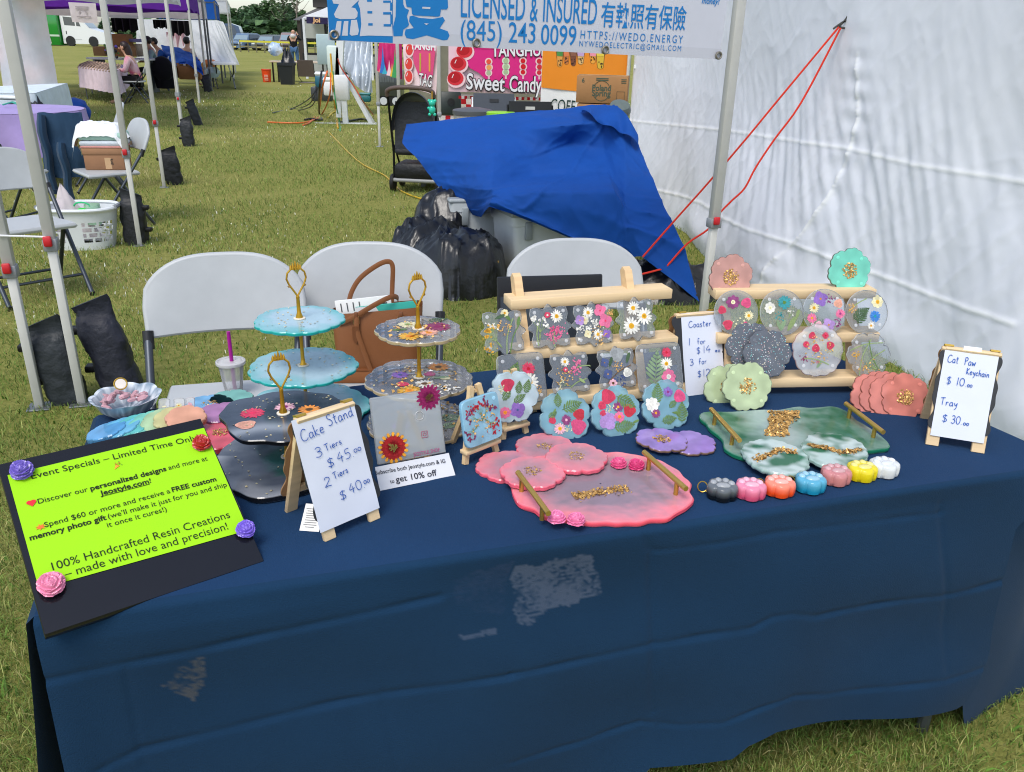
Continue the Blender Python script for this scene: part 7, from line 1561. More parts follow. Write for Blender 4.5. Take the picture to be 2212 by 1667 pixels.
gA = aty(*zp('D', -10, 1183), 11.5); gingham('gingham_strip', 'red and white checked strip hanging under the wide candy banner', frame(gA, (1, .05, 0), (0, 0, 1)), 1.36, .066, 36)
gB = aty(*zp('C', 1660, 1200), 12.4); gingham('gingham_cloth', 'red and white checked cloth falling over the booth side table', frame(gB, (.55, -.2, -.0), (.0, 0, 1)), .95, .80, 12)
t = thing('booth_table', 'table under the checked cloth in the candy booth', 'table', (gB.x + .3, gB.y + .35, 0)); MB().box((.1, .2, gB.z - .02), (.9, .6, .03), H('#8a8078')).build('tabletop', WOOD, t); MB().box((.1, .3, gB.z / 2 - .03), (.04, .04, gB.z - .06), GREY).build('leg', METAL, t)
def simple_chair(name, label, px, py, depth, z, w, h, col, fr, yaw, hole=True):
    p = aty(px, py, depth); t = thing(name, label, 'folding chair', (p.x, p.y, 0), yaw); zz = p.z
    ol = [(w / 2 * max(-1, min(1, 1.3 * math.copysign(abs(cos(a)) ** .5, cos(a)))), h / 2 * max(-1, min(1, 1.2 * math.copysign(abs(sin(a)) ** .5, sin(a))))) for a in np.linspace(0, 2 * pi, 33)[:-1]]
    m = MB(); m.slab(ol, -.015, .015, col, Tr(0, 0, zz) @ Rx(pi / 2 - .15), bev=.005); m.build('backrest', PLASTIC, t)
    if hole: m = MB(); m.slab([(x * .22, y * .16) for x, y in ol], .0, .017, mixc(col, (.02, .02, .02, 1), .9) if col[0] > .05 else H('#b8b8b2'), Tr(0, 0, zz + h * .15) @ Rx(pi / 2 - .15)); m.build('hand_hole', PLASTIC, t)
    MB().box((0, -.22, zz - h * .5 - .20), (w * .9, .38, .03), col, bev=.012).build('seat', PLASTIC, t)
    for s in (-1, 1):
        MB().tube([(s * w * .52, .03, zz + h * .3), (s * w * .52, -.02, zz - h * .5), (s * w * .52, -.42, .01)], .012, fr, 8).build('front_leg', METAL, t)
        MB().tube([(s * w * .46, -.12, zz - h * .5 - .2), (s * w * .46, .12, .01)], .012, fr, 8).build('rear_leg', METAL, t)
    return t
simple_chair('folding_chair', 'grey folding chair with white legs inside the candy booth', 1067, 224, 10.6, 0, .50, .24, H('#4b5058'), WHITE, R(8))
simple_chair('folding_chair', 'black folding chair with a hand slot beside the drinks board', 1145, 240, 9.3, 0, .46, .20, H('#17181a'), H('#202124'), R(4))
p = aty(*zp('D', 165, 1470), 9.6); 
t = thing('drink_urn', 'round clear sided food tub with a grey and black lid behind the tarp', 'tub', (p.x, p.y, 0)); zt = aty(*zp('D', 165, 1330), 9.6).z
MB().lathe([(.20, zt - .62), (.215, zt - .075)], al(H('#c9c8c2'), .75), 28).build('tub', RESIN, t); MB().lathe([(.215, zt - .075), (.225, zt - .07), (.225, zt - .03), (.21, zt - .02), (.10, zt), (.0, zt)], H('#54575b'), 28).build('lid', PLASTIC, t); MB().lathe([(.14, zt - .6), (.19, zt - .25), (.02, zt - .2)], H('#caa27a'), 18).build('food', MATTE, t)
p = aty(*zp('D', 515, 1420), 9.2); t = thing('green_jar', 'jar with a bright green lid behind the tarp', 'jar', (p.x, p.y, 0)); MB().lathe([(.14, p.z - .35), (.15, p.z - .03)], al(H('#d6d6cf'), .7), 22).build('jar_body', RESIN, t); MB().lathe([(.155, p.z - .03), (.155, p.z + .025), (.145, p.z + .03)], H('#8fd02a'), 24).build('lid', PLASTIC, t)
t = thing('prep_table', 'pale folding table in front of the candy booth carrying the tub and jar', 'table', (aty(1035, 245, 9.6).x, 9.5, 0)); MB().box((0, 0, .46), (1.3, .6, .03), H('#b09a88'), bev=.006).build('tabletop', WOOD, t)
for sx in (-.6, .6): MB().box((sx, 0, .23), (.04, .5, .44), GREY).build('leg', METAL, t)
t = thing('speaker', 'small black speaker box leaning on the checked cloth', 'speaker', (aty(*zp('C', 1790, 1280), 11.7).x, 11.7, aty(*zp('C', 1790, 1280), 11.7).z - .16), R(10), rot=(R(-12), 0, R(10))); MB().box((0, 0, .16), (.28, .10, .30), H('#26302c'), bev=.02).build('case', PLASTIC, t); MB().lathe([(.045, 0), (.05, .01), (.0, .012)], H('#0f1210'), 18, Tr(0, -.052, .17) @ Rx(pi / 2)).build('cone', PLASTIC, t)
# ------------------------------------------------------------------ generator, silver tarp, white pipe post with cables
p = at(*zp('C', 1010, 1310)); t = thing('generator', 'large grey boxed generator on a dark base beside the booth', 'generator', (p.x, p.y, 0)); gs = 1780 / (p.y * .95)
gw, gz0, gz1 = 250 * .1745 / gs, 20 / gs, 72 / gs
MB().box((0, .5, (gz0 + gz1) / 2), (gw * 1.15, 1.0, gz1 - gz0), H('#5c6164'), bev=.02).build('housing', METAL, t); MB().box((0, .5, gz0 / 2), (gw * 1.1, .95, gz0 - .01), H('#16171a')).build('base', PLASTIC, t)
m = MB(); 
for i in range(6): m.box((-gw * .3 + i * gw * .12, -.006, gz1 * .74), (gw * .09, .01, .12), H('#787e82'))
m.build('vent', METAL, t)
for sx in (-.2, .1): MB().lathe([(.09, -.01), (.09, .01)], H('#c9ccd0'), 16, Tr(sx + .1, .0, gz0 * .5) @ Rx(pi / 2)).build('gauge', PLASTIC, t)
SVR = H('#a9b2ba'); svp = [[aty(*zp('C', x, y), d) for x, y, d in r] for r in ([(440, 480, 19.5), (560, 500, 19.2), (690, 505, 19.0), (805, 520, 18.8)], [(455, 750, 19.2), (560, 720, 18.9), (690, 730, 18.8), (815, 760, 18.6)], [(490, 850, 19.0), (560, 920, 18.6), (690, 930, 18.5), (815, 950, 18.5)], [(560, 985, 18.8), (620, 1060, 18.5), (720, 1130, 18.4), (820, 1145, 18.4)])]
pv = patch(svp); t = thing('silver_tarp', 'crumpled silver grey tarp hung beside the generator', 'tarp', (0, 0, 0)); m = MB(); m.grid(lambda u, v: tuple(pv(u, v) + Vector((0, -.10 * (1 - abs(nz1(u * 5 + v * 1.5, v * 1.2, 3))) ** 4, 0))), 60, 40, SVR); m.build('sheet', mat('silver tarp', .38, metal=.25, var=.12, vs=3), t)
pw_ = at(*zp('C', 490, 1530)); t = thing('cable_post', 'white pipe post on splayed legs carrying power boxes and hanging cables', 'post', (pw_.x, pw_.y, 0)); ps = pw_.y
def PW(x, y, d=0.0): q = aty(*zp('C', x, y), ps + d); return (q.x - pw_.x, q.y - pw_.y, q.z)
WP = H('#dfe2e4')
for nm, a, b, w in (('upright', PW(425, 480), PW(395, 1200), .10), ('leg', PW(395, 1080), PW(405, 1450), .07), ('leg', PW(455, 1050), PW(490, 1530), .075), ('brace', PW(455, 900, .1), PW(800, 1525, .2), .07), ('brace', PW(520, 1010, .3), PW(840, 1530, .5), .05), ('ground_rail', PW(100, 1535), PW(870, 1535), .05)): MB().bar(a, b, w * 1.3, w, WP).build(nm, PLASTIC, t)
MB().box(PW(430, 1080), (.30, .12, .45), WP, bev=.02).build('power_box', PLASTIC, t); MB().box(PW(345, 760), (.25, .1, .55), H('#c9d6cf'), bev=.03).build('power_box', PLASTIC, t); MB().box(PW(245, 610), (.34, .05, .52), H('#9fb4b8'), bev=.01).build('control_panel', PLASTIC, t)
cabs = [('black', '#1d2020', [(190, 880), (165, 1100), (160, 1400), (190, 1480), (60, 1470), (-20, 1480)], .025), ('black', '#2a2c2a', [(120, 1060), (60, 1200), (-150, 1330), (-420, 1395)], .014), ('black', '#2a2c2a', [(130, 1080), (60, 1260), (-60, 1330), (-200, 1350)], .014), ('black', '#2a2c2a', [(140, 1080), (80, 1300), (-100, 1365)], .014), ('orange', '#d86a2a', [(260, 880), (200, 1080), (160, 1350), (60, 1500), (-40, 1545)], .02), ('orange', '#d86a2a', [(300, 900), (290, 1180), (200, 1400), (100, 1480), (-100, 1520), (-480, 1510)], .018), ('yellow', '#d8a41e', [(300, 660), (320, 900), (330, 1100), (360, 1350), (390, 1580)], .022), ('yellow', '#c8b01e', [(270, 1450), (330, 1390), (400, 1385), (450, 1420), (455, 1460)], .022), ('green', '#3f9a5a', [(330, 880), (345, 1100), (370, 1300), (410, 1500), (420, 1620)], .016), ('red', '#b0402a', [(390, 720), (440, 850), (600, 1080), (700, 1250), (830, 1420)], .014), ('black', '#232624', [(420, 1510), (560, 1490), (680, 1472), (790, 1490)], .022)]
for i, (nm, c, pl, r) in enumerate(cabs):
    pts = [aty(*zp('C', x, y), ps - .25 - .02 * i) if y < 1330 else at(*zp('C', x, max(1330, y)), .02) for x, y in pl]
    o = MB(); o.tube(strap(pts, n=4), r * .8, H(c), 6); o = o.build('power_cable', PLASTIC)
    tag(o, ['thick black cable dropping from the post and curling over the grass', 'longest thin black cable sagging left from the coolers', 'middle thin black cable sagging left from the coolers', 'shortest thin black cable sagging left from the coolers', 'orange cable bunched down the left of the white post', 'orange cable running far left across the grass', 'straight yellow cable hanging in front of the white post', 'yellow cable coiled on the grass at the post foot', 'green cable hanging beside the yellow one at the post', 'thin red cable following the slanted brace of the post', 'black cable lying along the rail between the post legs'][i], 'cable')
def cooler(label, k, x0_, y0_, x1_, y1_, dep, body, lid, cap='cooler'):
    a, b = aty(*zp(k, x0_, y1_), dep), aty(*zp(k, x1_, y0_), dep); w, h = b.x - a.x, b.z - a.z; z0 = max(0, a.z); t = thing('cooler', label, cap, ((a.x + b.x) / 2, dep, z0))
    MB().box((0, w * .3, h * .38), (w, w * .6, h * .76), body, bev=.03).build('tub', PLASTIC, t); MB().box((0, w * .3, h * .88), (w * 1.06, w * .66, h * .24), lid, bev=.04).build('lid', PLASTIC, t); return t
stt = thing('cooler_stand', 'low dark stand under the blue cooler', 'stand', (aty(690, 175, 22).x, 22.2, 0)); zc_ = max(.05, aty(*zp('C', 165, 1080), 22).z); MB().box((0, .1, zc_ / 2), (.5, .5, zc_), H('#3a3d40'), bev=.02).build('crate', PLASTIC, stt)
cooler('teal blue cooler with a white lid standing left of the white post', 'C', 110, 890, 240, 1080, 22, H('#1f6076'), WHITE)
cooler('white wheeled cooler just left of the white post', 'C', 215, 960, 380, 1180, 20, H('#dfe0e2'), WHITE); cooler('white cooler half hidden behind the white post', 'C', 350, 1000, 500, 1205, 20.6, H('#d2d6d8'), H('#e8eaea'))
cooler('small teal crate on the grass beside the silver tarp', 'C', 660, 1150, 790, 1260, 21, H('#1f6a70'), H('#2a7a80'), 'crate')
# trash bin, orange bucket, tables, chair by the pavilion
p = at(617, 183); t = thing('trash_can', 'dark wheeled trash can with a black liner sticking up', 'trash can', (p.x, p.y + .3, 0), R(3)); s_ = p.y * .96 / 1780 / 1
w_ = 175 * .1745 * s_; h_ = 230 * .1745 * s_ / .92
m = MB(); m.loft([[(x * w_ * k / 2, y * w_ * k / 2, z) for x, y in ((-1, -1), (1, -1), (1, 1), (-1, 1))] for z, k in ((0, .80), (h_ * .86, 1.0), (h_ * .87, 1.1), (h_, 1.1))], H('#23272c'), caps=True); m.build('bin_body', PLASTIC, t)
m = MB(); m.grid(lambda u, v: (w_ * .5 * (1 - v * .75) * cos(2 * pi * u) + w_ * .12, w_ * .5 * (1 - v * .75) * sin(2 * pi * u), h_ * (.98 + .62 * v * (1 - .25 * sin(7 * 2 * pi * u))) + .04 * nz1(u * 9, v * 6)), 24, 8, H('#111214')); m.build('liner', BINBAG, t)
p = at(577, 177); s_ = p.y * .96 / 1780; t = thing('bucket', 'bright orange bucket standing on the grass by the table leg', 'bucket', (p.x, p.y, 0)); r_ = 112 * .1745 * s_ / 2; h_ = 148 * .1745 * s_; MB().lathe([(r_ * .82, 0), (r_, h_ * .92), (r_ * 1.06, h_ * .93), (r_ * 1.06, h_)], H('#e8490f'), 24).build('pail', PLASTIC, t); m = MB(); 
for i in range(4): m.box((.03, -r_ * .96, h_ * (.18 + .12 * i)), (r_ * .8, .02, h_ * .06), H('#f0b8a0'))
m.build('print', INK, t, smooth=False)
def fold_table(label, k, fl, fr, br, bl_, col, legc=H('#2c2d30'), z=.74, group=None):
    cs = [at(*zp(k, *q), z) for q in (fl, fr, br, bl_)]; c0 = sum(cs, Vector()) / 4; t = thing('folding_table', label, 'table', (c0.x, c0.y, 0), 0, group); cs = [Vector((c.x - c0.x, c.y - c0.y, 0)) for c in cs]
    m = MB(); m.loft([[(c.x, c.y, z - .045) for c in cs], [(c.x, c.y, z) for c in cs]], col, caps=True); m.build('tabletop', PLASTIC, t, smooth=False)
    for a, b in ((cs[0], cs[3]), (cs[1], cs[2])):
        ia, ib = a * .78, b * .78; mid = (ia + ib) / 2
        for q, q2 in ((ia, ib), (ib, ia)): MB().tube(strap([(q.x, q.y, z - .05), (q.x * .98, q.y * .98, z * .6), (mid.x + (q.x - mid.x) * .3, mid.y + (q.y - mid.y) * .3, z * .4), (q.x, q.y, .01)], n=4), .02, legc, 8).build('leg', METAL, t)
        MB().tube([tuple(ia + Vector((0, 0, z * .35))), tuple(ib + Vector((0, 0, z * .35)))], .016, legc, 6).build('stretcher', METAL, t)
    return t
fold_table('bare white folding table with curved dark legs standing in the field', 'B', (745, 782), (1032, 785), (950, 712), (662, 712), H('#dcdcda'))
pt = at(*zp('B', 1560, 1015)); tz_ = fitz(pt, zp('B', 1500, 748)[1])
t = thing('folding_table', 'long pale table with thin legs behind the trash can', 'table', (0, 0, 0)); zt = aty(*zp('B', 1600, 752), pt.y).z; xa, xb = aty(*zp('B', 1435, 750), pt.y).x, aty(*zp('B', 2200, 760), pt.y).x
MB().box(((xa + xb) / 2, pt.y + .35, zt - .03), (xb - xa, .75, .05), H('#cdbba6'), bev=.01).build('tabletop', WOOD, t)
for x in (xa + .1, xb - .3, (xa + xb) / 2 - .8): MB().bar((x, pt.y + .05, 0), (x, pt.y + .05, zt - .05), .05, .05, H('#33302c')).build('leg', METAL, t)
for (x0_, x1_, y0_, y1_, c, lb_, nm) in ((1430, 1590, 530, 690, '#5aa6d8', 'blue and white printed bag slumped on the long pale table', 'plastic_bag'),):
    a, b = aty(*zp('B', x0_, y1_), pt.y + .3), aty(*zp('B', x1_, y0_), pt.y + .3); o = MB(); o.sphere((0, 0, 0), .5, H(c), 20, 14, sc=((b.x - a.x) * 1.0, .35, (b.z - a.z) * 1.0), fn=lambda d: 1 + .35 * nz1(d.x * 2.5, d.y * 2, d.z * 2.5)); o.c = [mixc(H('#2f86c8'), H('#dfe8ee'), .5 + 1.5 * nz1(v[0] * 3, v[2] * 3, 5)) for v in o.v]; o = o.build(nm, mat('printed film', .3, var=.1)); o.location = ((a.x + b.x) / 2, pt.y + .3, max((a.z + b.z) / 2, zt + (b.z - a.z) * .5 - .05)); tag(o, lb_, 'bag')
p = at(*zp('B', 1880, 1030)); simple_chair('folding_chair', 'brown grey camp chair with its back to us beside the trash can', *zp('B', 1890, 845), p.y, 0, 1.0 * 195 * .1745 * p.y * .96 / 1780, 190 * .1745 * p.y * .96 / 1780, H('#5a4f48'), H('#4c4f55'), R(176), False)
# ------------------------------------------------------------------ people
def skin_mesh(name, mt, joints, edges, parent, cols=None, root=0, sub=2, col=(.5, .5, .5, 1)):
    """One continuous surface grown on a skeleton: joints = [(x, y, z, r)], edges = index pairs."""
    me = bpy.data.meshes.new(name); me.from_pydata([j[:3] for j in joints], edges, []); o = bpy.data.objects.new(name, me); COL.objects.link(o)
    o.modifiers.new('skin', 'SKIN'); s = o.modifiers.new('sub', 'SUBSURF'); s.levels = s.render_levels = sub
    for i, j in enumerate(joints):
        sv = me.skin_vertices[0].data[i]; r = j[3]; sv.radius = (r, r) if not isinstance(r, tuple) else r; sv.use_root = (i == root)
    dg = bpy.context.evaluated_depsgraph_get(); m2 = bpy.data.meshes.new_from_object(o.evaluated_get(dg)); bpy.data.objects.remove(o); bpy.data.meshes.remove(me)
    b = MB(); b.add([tuple(v.co) for v in m2.vertices], [tuple(p.vertices) for p in m2.polygons], col); bpy.data.meshes.remove(m2)
    if cols: b.c = [cols(Vector(v)) for v in b.v]
    return b.build(name, mt, parent, ang=180)
SKC = H('#c99a7f')
def person(label, loc, rz, pose, shirt, trousers, hair, hairlong=False, bald=False, shirtcol=None, shoe=None, look=0.0, scale=1.0):
    """Faces local -y. pose gives joint places; the body is one skinned surface, clothing and hair sit on it."""
    t = thing('person', label, 'person', loc, rz); t.scale = (scale,) * 3; P = pose
    names = ['pel', 'spi', 'che', 'nec', 'hea'] ; J = {}
    def a(n, r): J[n] = (*P[n], r)
    for n, r in (('pel', .115), ('spi', .105), ('che', .125), ('nec', .05), ('jaw', .065), ('hea', .088), ('top', .06)): a(n, r)
    for s in 'LR':
        for n, r in (('sho', .062), ('elb', .042), ('wri', .028), ('han', .030), ('fin', .012), ('hip', .085), ('kne', .056), ('ank', .036), ('toe', .028)): a(n + s, r)
    order = list(J); ix = {n: i for i, n in enumerate(order)}
    E_ = [('pel', 'spi'), ('spi', 'che'), ('che', 'nec'), ('nec', 'jaw'), ('jaw', 'hea'), ('hea', 'top')]
    for s in 'LR': E_ += [('che', 'sho' + s), ('sho' + s, 'elb' + s), ('elb' + s, 'wri' + s), ('wri' + s, 'han' + s), ('han' + s, 'fin' + s), ('pel', 'hip' + s), ('hip' + s, 'kne' + s), ('kne' + s, 'ank' + s), ('ank' + s, 'toe' + s)]
    skin_mesh('body', SKIN, [J[n] for n in order], [(ix[x], ix[y]) for x, y in E_], t, None, 0, 2, SKC)
    def sub(nm, ns, es, k, mt, col, cols=None):
        i2 = {n: i for i, n in enumerate(ns)}; skin_mesh(nm, mt, [(*J[n][:3], J[n][3] * k + .012) for n in ns], [(i2[x], i2[y]) for x, y in es], t, cols, 0, 2, col)
    sl = shirt.get('sleeve', 1)
    ns = ['spi', 'che', 'pel', 'shoL', 'shoR', 'elbL', 'elbR'] + (['wriL', 'wriR'] if sl > 1 else []); es = [('pel', 'spi'), ('spi', 'che'), ('che', 'shoL'), ('che', 'shoR'), ('shoL', 'elbL'), ('shoR', 'elbR')] + ([('elbL', 'wriL'), ('elbR', 'wriR')] if sl > 1 else [])
    sub('top_garment', ns, es, 1.08, CLOTH, shirt['col'], shirt.get('cols'))
    ns = ['pel', 'hipL', 'hipR', 'kneL', 'kneR', 'ankL', 'ankR']; sub('trousers', ns, [('pel', 'hipL'), ('pel', 'hipR'), ('hipL', 'kneL'), ('hipR', 'kneR'), ('kneL', 'ankL'), ('kneR', 'ankR')], 1.12, CLOTH, trousers)
    h = Vector(P['hea']); f = Vector((sin(look), -cos(look), 0))
    if not bald:
        m = MB(); m.sphere(tuple(h - f * .018 + Vector((0, 0, .022))), .105, hair, 16, 10, sc=(.95, 1, 1.0), fn=lambda d: (1 + .05 * nz1(d.x * 5, d.y * 5, d.z * 5)) * (1 if d.dot(f) < .35 or d.z > .45 else .80))
        if hairlong: m.tube([tuple(h - f * .05 + Vector((0, 0, .02))), tuple(h - f * .085 + Vector((0, 0, -.12))), tuple(h - f * .10 + Vector((0, 0, -.30)))], [.085, .085, .05], hair, 10)
        m.build('hair', HAIR, t)
    m = MB(); rt = Vector((-f.y, f.x, 0))
    for s in (-1, 1): m.sphere(tuple(h + f * .083 + rt * s * .034 + Vector((0, 0, .0))), .011, H('#2a2220'), 8, 6)
    m.build('eyes', GLOSS, t); m = MB(); m.sphere(tuple(h + f * .095 + Vector((0, 0, -.025))), .017, SKC, 8, 6, sc=(.8, 1, 1.3)); m.sphere(tuple(h + f * .082 + Vector((0, 0, -.06))), .018, H('#a8605a'), 8, 5, sc=(1.3, .5, .35))
    for s in (-1, 1): m.sphere(tuple(h + rt * s * .088 + Vector((0, 0, -.01))), .024, SKC, 8, 6, sc=(.5, .8, 1.2))
    m.build('face', SKIN, t)
    if shoe is not None:
        for s in 'LR': m = MB(); A_, B_ = Vector(P['ank' + s]), Vector(P['toe' + s]); m.tube([tuple(A_ + (A_ - B_) * .25 - Vector((0, 0, .03))), tuple(A_.lerp(B_, .4) - Vector((0, 0, .02))), tuple(B_ + (B_ - A_) * .1)], [.04, .046, .03], shoe, 10); m.build('shoe', MATTE, t)
    return t
def sit(lean=.08, hands=(-.30, .72), spread=.09):
    P = dict(pel=(0, .05, .52), spi=(0, .06 - lean * .4, .70), che=(0, .06 - lean, .90), nec=(0, .05 - lean * 1.2, 1.05), jaw=(0, .02 - lean * 1.4, 1.13), hea=(0, .03 - lean * 1.5, 1.20), top=(0, .04 - lean * 1.5, 1.28))
    for s, k in (('L', 1), ('R', -1)):
        P.update({'sho' + s: (k * .18, .06 - lean, .96), 'elb' + s: (k * .23, -.02 - lean, .70), 'wri' + s: (k * .13, hands[0] + .06, hands[1]), 'han' + s: (k * .11, hands[0], hands[1]), 'fin' + s: (k * .09, hands[0] - .09, hands[1] - .02), 'hip' + s: (k * .09, .02, .50), 'kne' + s: (k * spread, -.42, .52), 'ank' + s: (k * spread, -.40, .09), 'toe' + s: (k * spread, -.56, .03)})
    return P
def stand_(armup=True):
    P = dict(pel=(0, 0, .95), spi=(0, .0, 1.13), che=(0, -.0, 1.34), nec=(0, .0, 1.50), jaw=(0, -.03, 1.57), hea=(0, -.02, 1.65), top=(0, -.01, 1.73))
    for s, k in (('L', 1), ('R', -1)):
        P.update({'sho' + s: (k * .19, 0, 1.42), 'elb' + s: (k * .30, -.14, 1.30), 'wri' + s: (k * .15, -.24, 1.52), 'han' + s: (k * .11, -.24, 1.58), 'fin' + s: (k * .08, -.24, 1.66), 'hip' + s: (k * .10, 0, .92), 'kne' + s: (k * .12, -.02, .50), 'ank' + s: (k * .13, .02, .09), 'toe' + s: (k * .15, -.13, .03)})
    return P
def pcol(v): return mixc(H('#e8c3cc'), H('#d85a7c'), .35 + 1.8 * nz1(v.x * 7, v.y * 7, v.z * 7))
wp = at(*zp('A', 1680, 1020), .45)
person('person in a pink tie dye top and black trousers seated at the pink clothed table', (wp.x, wp.y, 0), R(-78), sit(.12), dict(col=H('#e0a0b0'), sleeve=2, cols=pcol), H('#17171a'), H('#2c1c1a'), True, scale=1.0, shoe=H('#b98a70'))
CW_ = copy_tree(CH1, loc=(wp.x + .0, wp.y, 0), rz=R(-78), label='white folding chair under the person in the pink top'); CW_['group'] = 'white folding chairs of the far stalls'; CW_.scale = (1.1, 1.1, 1.08)
mp_ = aty(*zp('A', 1930, 890), 24.5)
person('person in a grey green shirt with glasses seated facing left under the tents', (mp_.x, mp_.y, 0), R(-70), sit(.10), dict(col=H('#8fa6a2'), sleeve=1), H('#20242a'), H('#2a1e1a'), scale=1.08, shoe=H('#202022'))
CM__ = copy_tree(CH1, loc=(mp_.x + .05, mp_.y, 0), rz=R(-70), label='white folding chair with a black coat on its back under the seated person'); CM__['group'] = 'white folding chairs of the far stalls'; CM__.scale = (1.08,) * 3
p = aty(*zp('A', 1960, 850), 24.0); m = MB(); m.grid(lambda u, v: ((u - .5) * .7 * (1 - .3 * v), .06 * cos(u * 6), .62 * (1 - v) - .5), 16, 10, H('#141416')); m.sphere((0, .03, .0), .30, H('#141416'), 14, 10, sc=(1, .5, 1.1)); o = m.build('black_coat', CLOTH); o.location = (p.x + .15, p.y - .1, p.z); tag(o, 'black coat hung over the chair of the person in grey green', 'coat')
hp_ = aty(*zp('B', 420, 620), 27.0); person('person with dark hair in a pale top seated in the farthest shaded stall', (hp_.x, hp_.y, 0), R(160), sit(.05), dict(col=H('#cbb9b4'), sleeve=1), H('#26262a'), H('#141212'), scale=1.08)
hp_ = aty(*zp('A', 2030, 560), 26.0); person('person with short black hair bent forward in blue behind the blue tarp', (hp_.x, hp_.y, 0), R(-60), sit(.2), dict(col=H('#2a58a0'), sleeve=1), H('#26262a'), H('#171414'), scale=1.05)
sp = at(639, 153); person('bald person in a black hooded jacket and jeans standing with raised arms', (sp.x, sp.y, 0), R(180), stand_(), dict(col=H('#15161a'), sleeve=2), H('#4a6a92'), H('#8a7a74'), bald=True, shoe=H('#2a2a2c'), scale=1.03)
m = MB(); m.sphere((0, 0, 0), .12, H('#cfcac8'), 12, 8, sc=(1, .7, .8)); o = m.build('hood', CLOTH, bpy.data.objects['person.004'] if 'person.004' in bpy.data.objects else None); o.location = (0, .10, 1.47)
# ------------------------------------------------------------------ canopies of the row
def canopy(name, label, corners, eave, peak, val, col, legs=(0, 1, 2, 3), wall=None, vcol=None, legr=.045, legcol=POLE):
    cs = [Vector((c[0], c[1], 0)) for c in corners]; c0 = sum(cs, Vector()) / 4; t = thing(name, label, 'canopy tent', (c0.x, c0.y, 0)); cs = [c - c0 for c in cs]
    m = MB(); apex = Vector((0, 0, peak))
    for a, b in zip(cs, cs[1:] + cs[:1]):
        m.grid(lambda u, v, a=a, b=b: tuple(a.lerp(b, u) * (1 - v) + Vector((0, 0, eave + (peak - eave) * v - .10 * sin(pi * v) * (1 - .5 * abs(2 * u - 1))))), 12, 10, col)
    m.build('roof', THIN, t)
    m = MB()
    for a, b in zip(cs, cs[1:] + cs[:1]): m.grid(lambda u, v, a=a, b=b: tuple(a.lerp(b, u) * (1.0 + .01 * (1 - v)) + Vector((0, 0, eave - val * (1 - v) + .03 * sin(u * 12) * (1 - v) - .02))), 16, 4, vcol or col)
    m.build('valance', THIN, t)
    for i in legs:
        q = cs[i]; MB().box((q.x, q.y, (eave - .05) / 2), (legr, legr, eave - .05), legcol).build('leg', POWDER, t)
        MB().box((q.x, q.y, .62), (legr * 1.5, legr * 1.5, .06), CLIPG).build('collar', PLASTIC, t)
    for a, b in zip(cs, cs[1:] + cs[:1]): MB().bar(tuple(a + Vector((0, 0, eave - .09))), tuple(b + Vector((0, 0, eave - .09))), .03, .03, legcol).build('truss', POWDER, t)
    if wall:
        a, b, wc = wall; a, b = cs[a], cs[b]; m = MB(); m.grid(lambda u, v: tuple(a.lerp(b, u) + Vector((.12 * sin(u * 9) * (1 - v) + .25 * (1 - v) ** 2, .05 * sin(u * 13 + v * 3), eave * v))), 40, 20, wc); m.build('side_wall', THIN, t)
    return t
def sq(a, b, dep):              # ground square behind the front line a-b
    a, b = Vector((*a, 0)), Vector((*b, 0)); d = (b - a).normalized(); n = Vector((-d.y, d.x, 0)) * dep; return [a, b, b + n, a + n]
pF, pG = base(416, 235), base(446, 176)
PURP = H('#6a2fa0')
canopy('canopy_tent', 'white canopy tent whose valance edge crosses the top left of the row', [(x4 - EX.x * 3.2, y4 - EX.y * 3.2), (x4, y4), pF, (pF[0] - EX.x * 3.2, pF[1] - EX.y * 3.2)], fitz((pF[0], pF[1], 0), 11) + .26, 3.2, .24, H('#e0e0e6'), legs=(1,))
fr_ = base(431, 222); b2 = Vector((fr_[0], fr_[1], 0))
def rowp(k, off=0.0): q = b2 + EY * k + EX * off; return (q.x, q.y)
canopy('canopy_tent', 'purple canopy tent with one leg at each side of the pink clothed table', [rowp(0, -4.7), rowp(0), rowp(4.4), rowp(4.4, -4.7)], 2.50, 3.5, .46, PURP, legs=(1, 2, 3))
canopy('canopy_tent', 'white canopy tent showing a pale valance beneath the purple one', [rowp(4.8, -5.6), rowp(4.8, .1), rowp(6.6, .1), rowp(6.6, -5.6)], 2.45, 3.1, .52, H('#d2ccd2'), legs=(1, 2), legcol=H('#55585c'))
canopy('canopy_tent', 'blue and white canopy tent at the far end of the row', [rowp(9.0, -1.6), rowp(9.0, .3), rowp(13, .3), rowp(13, -1.6)], 2.55, 4.0, .55, H('#2660b4'), legs=(1, 2), legcol=H('#4a4d52'))
canopy('canopy_tent', 'white canopy tent with long billowing side walls at the end of the row', [rowp(13.4, -6), rowp(13.4, .6), rowp(18, .6), rowp(18, -6)], 2.75, 4.6, .45, H('#e6e8ec'), legs=(1, 2))
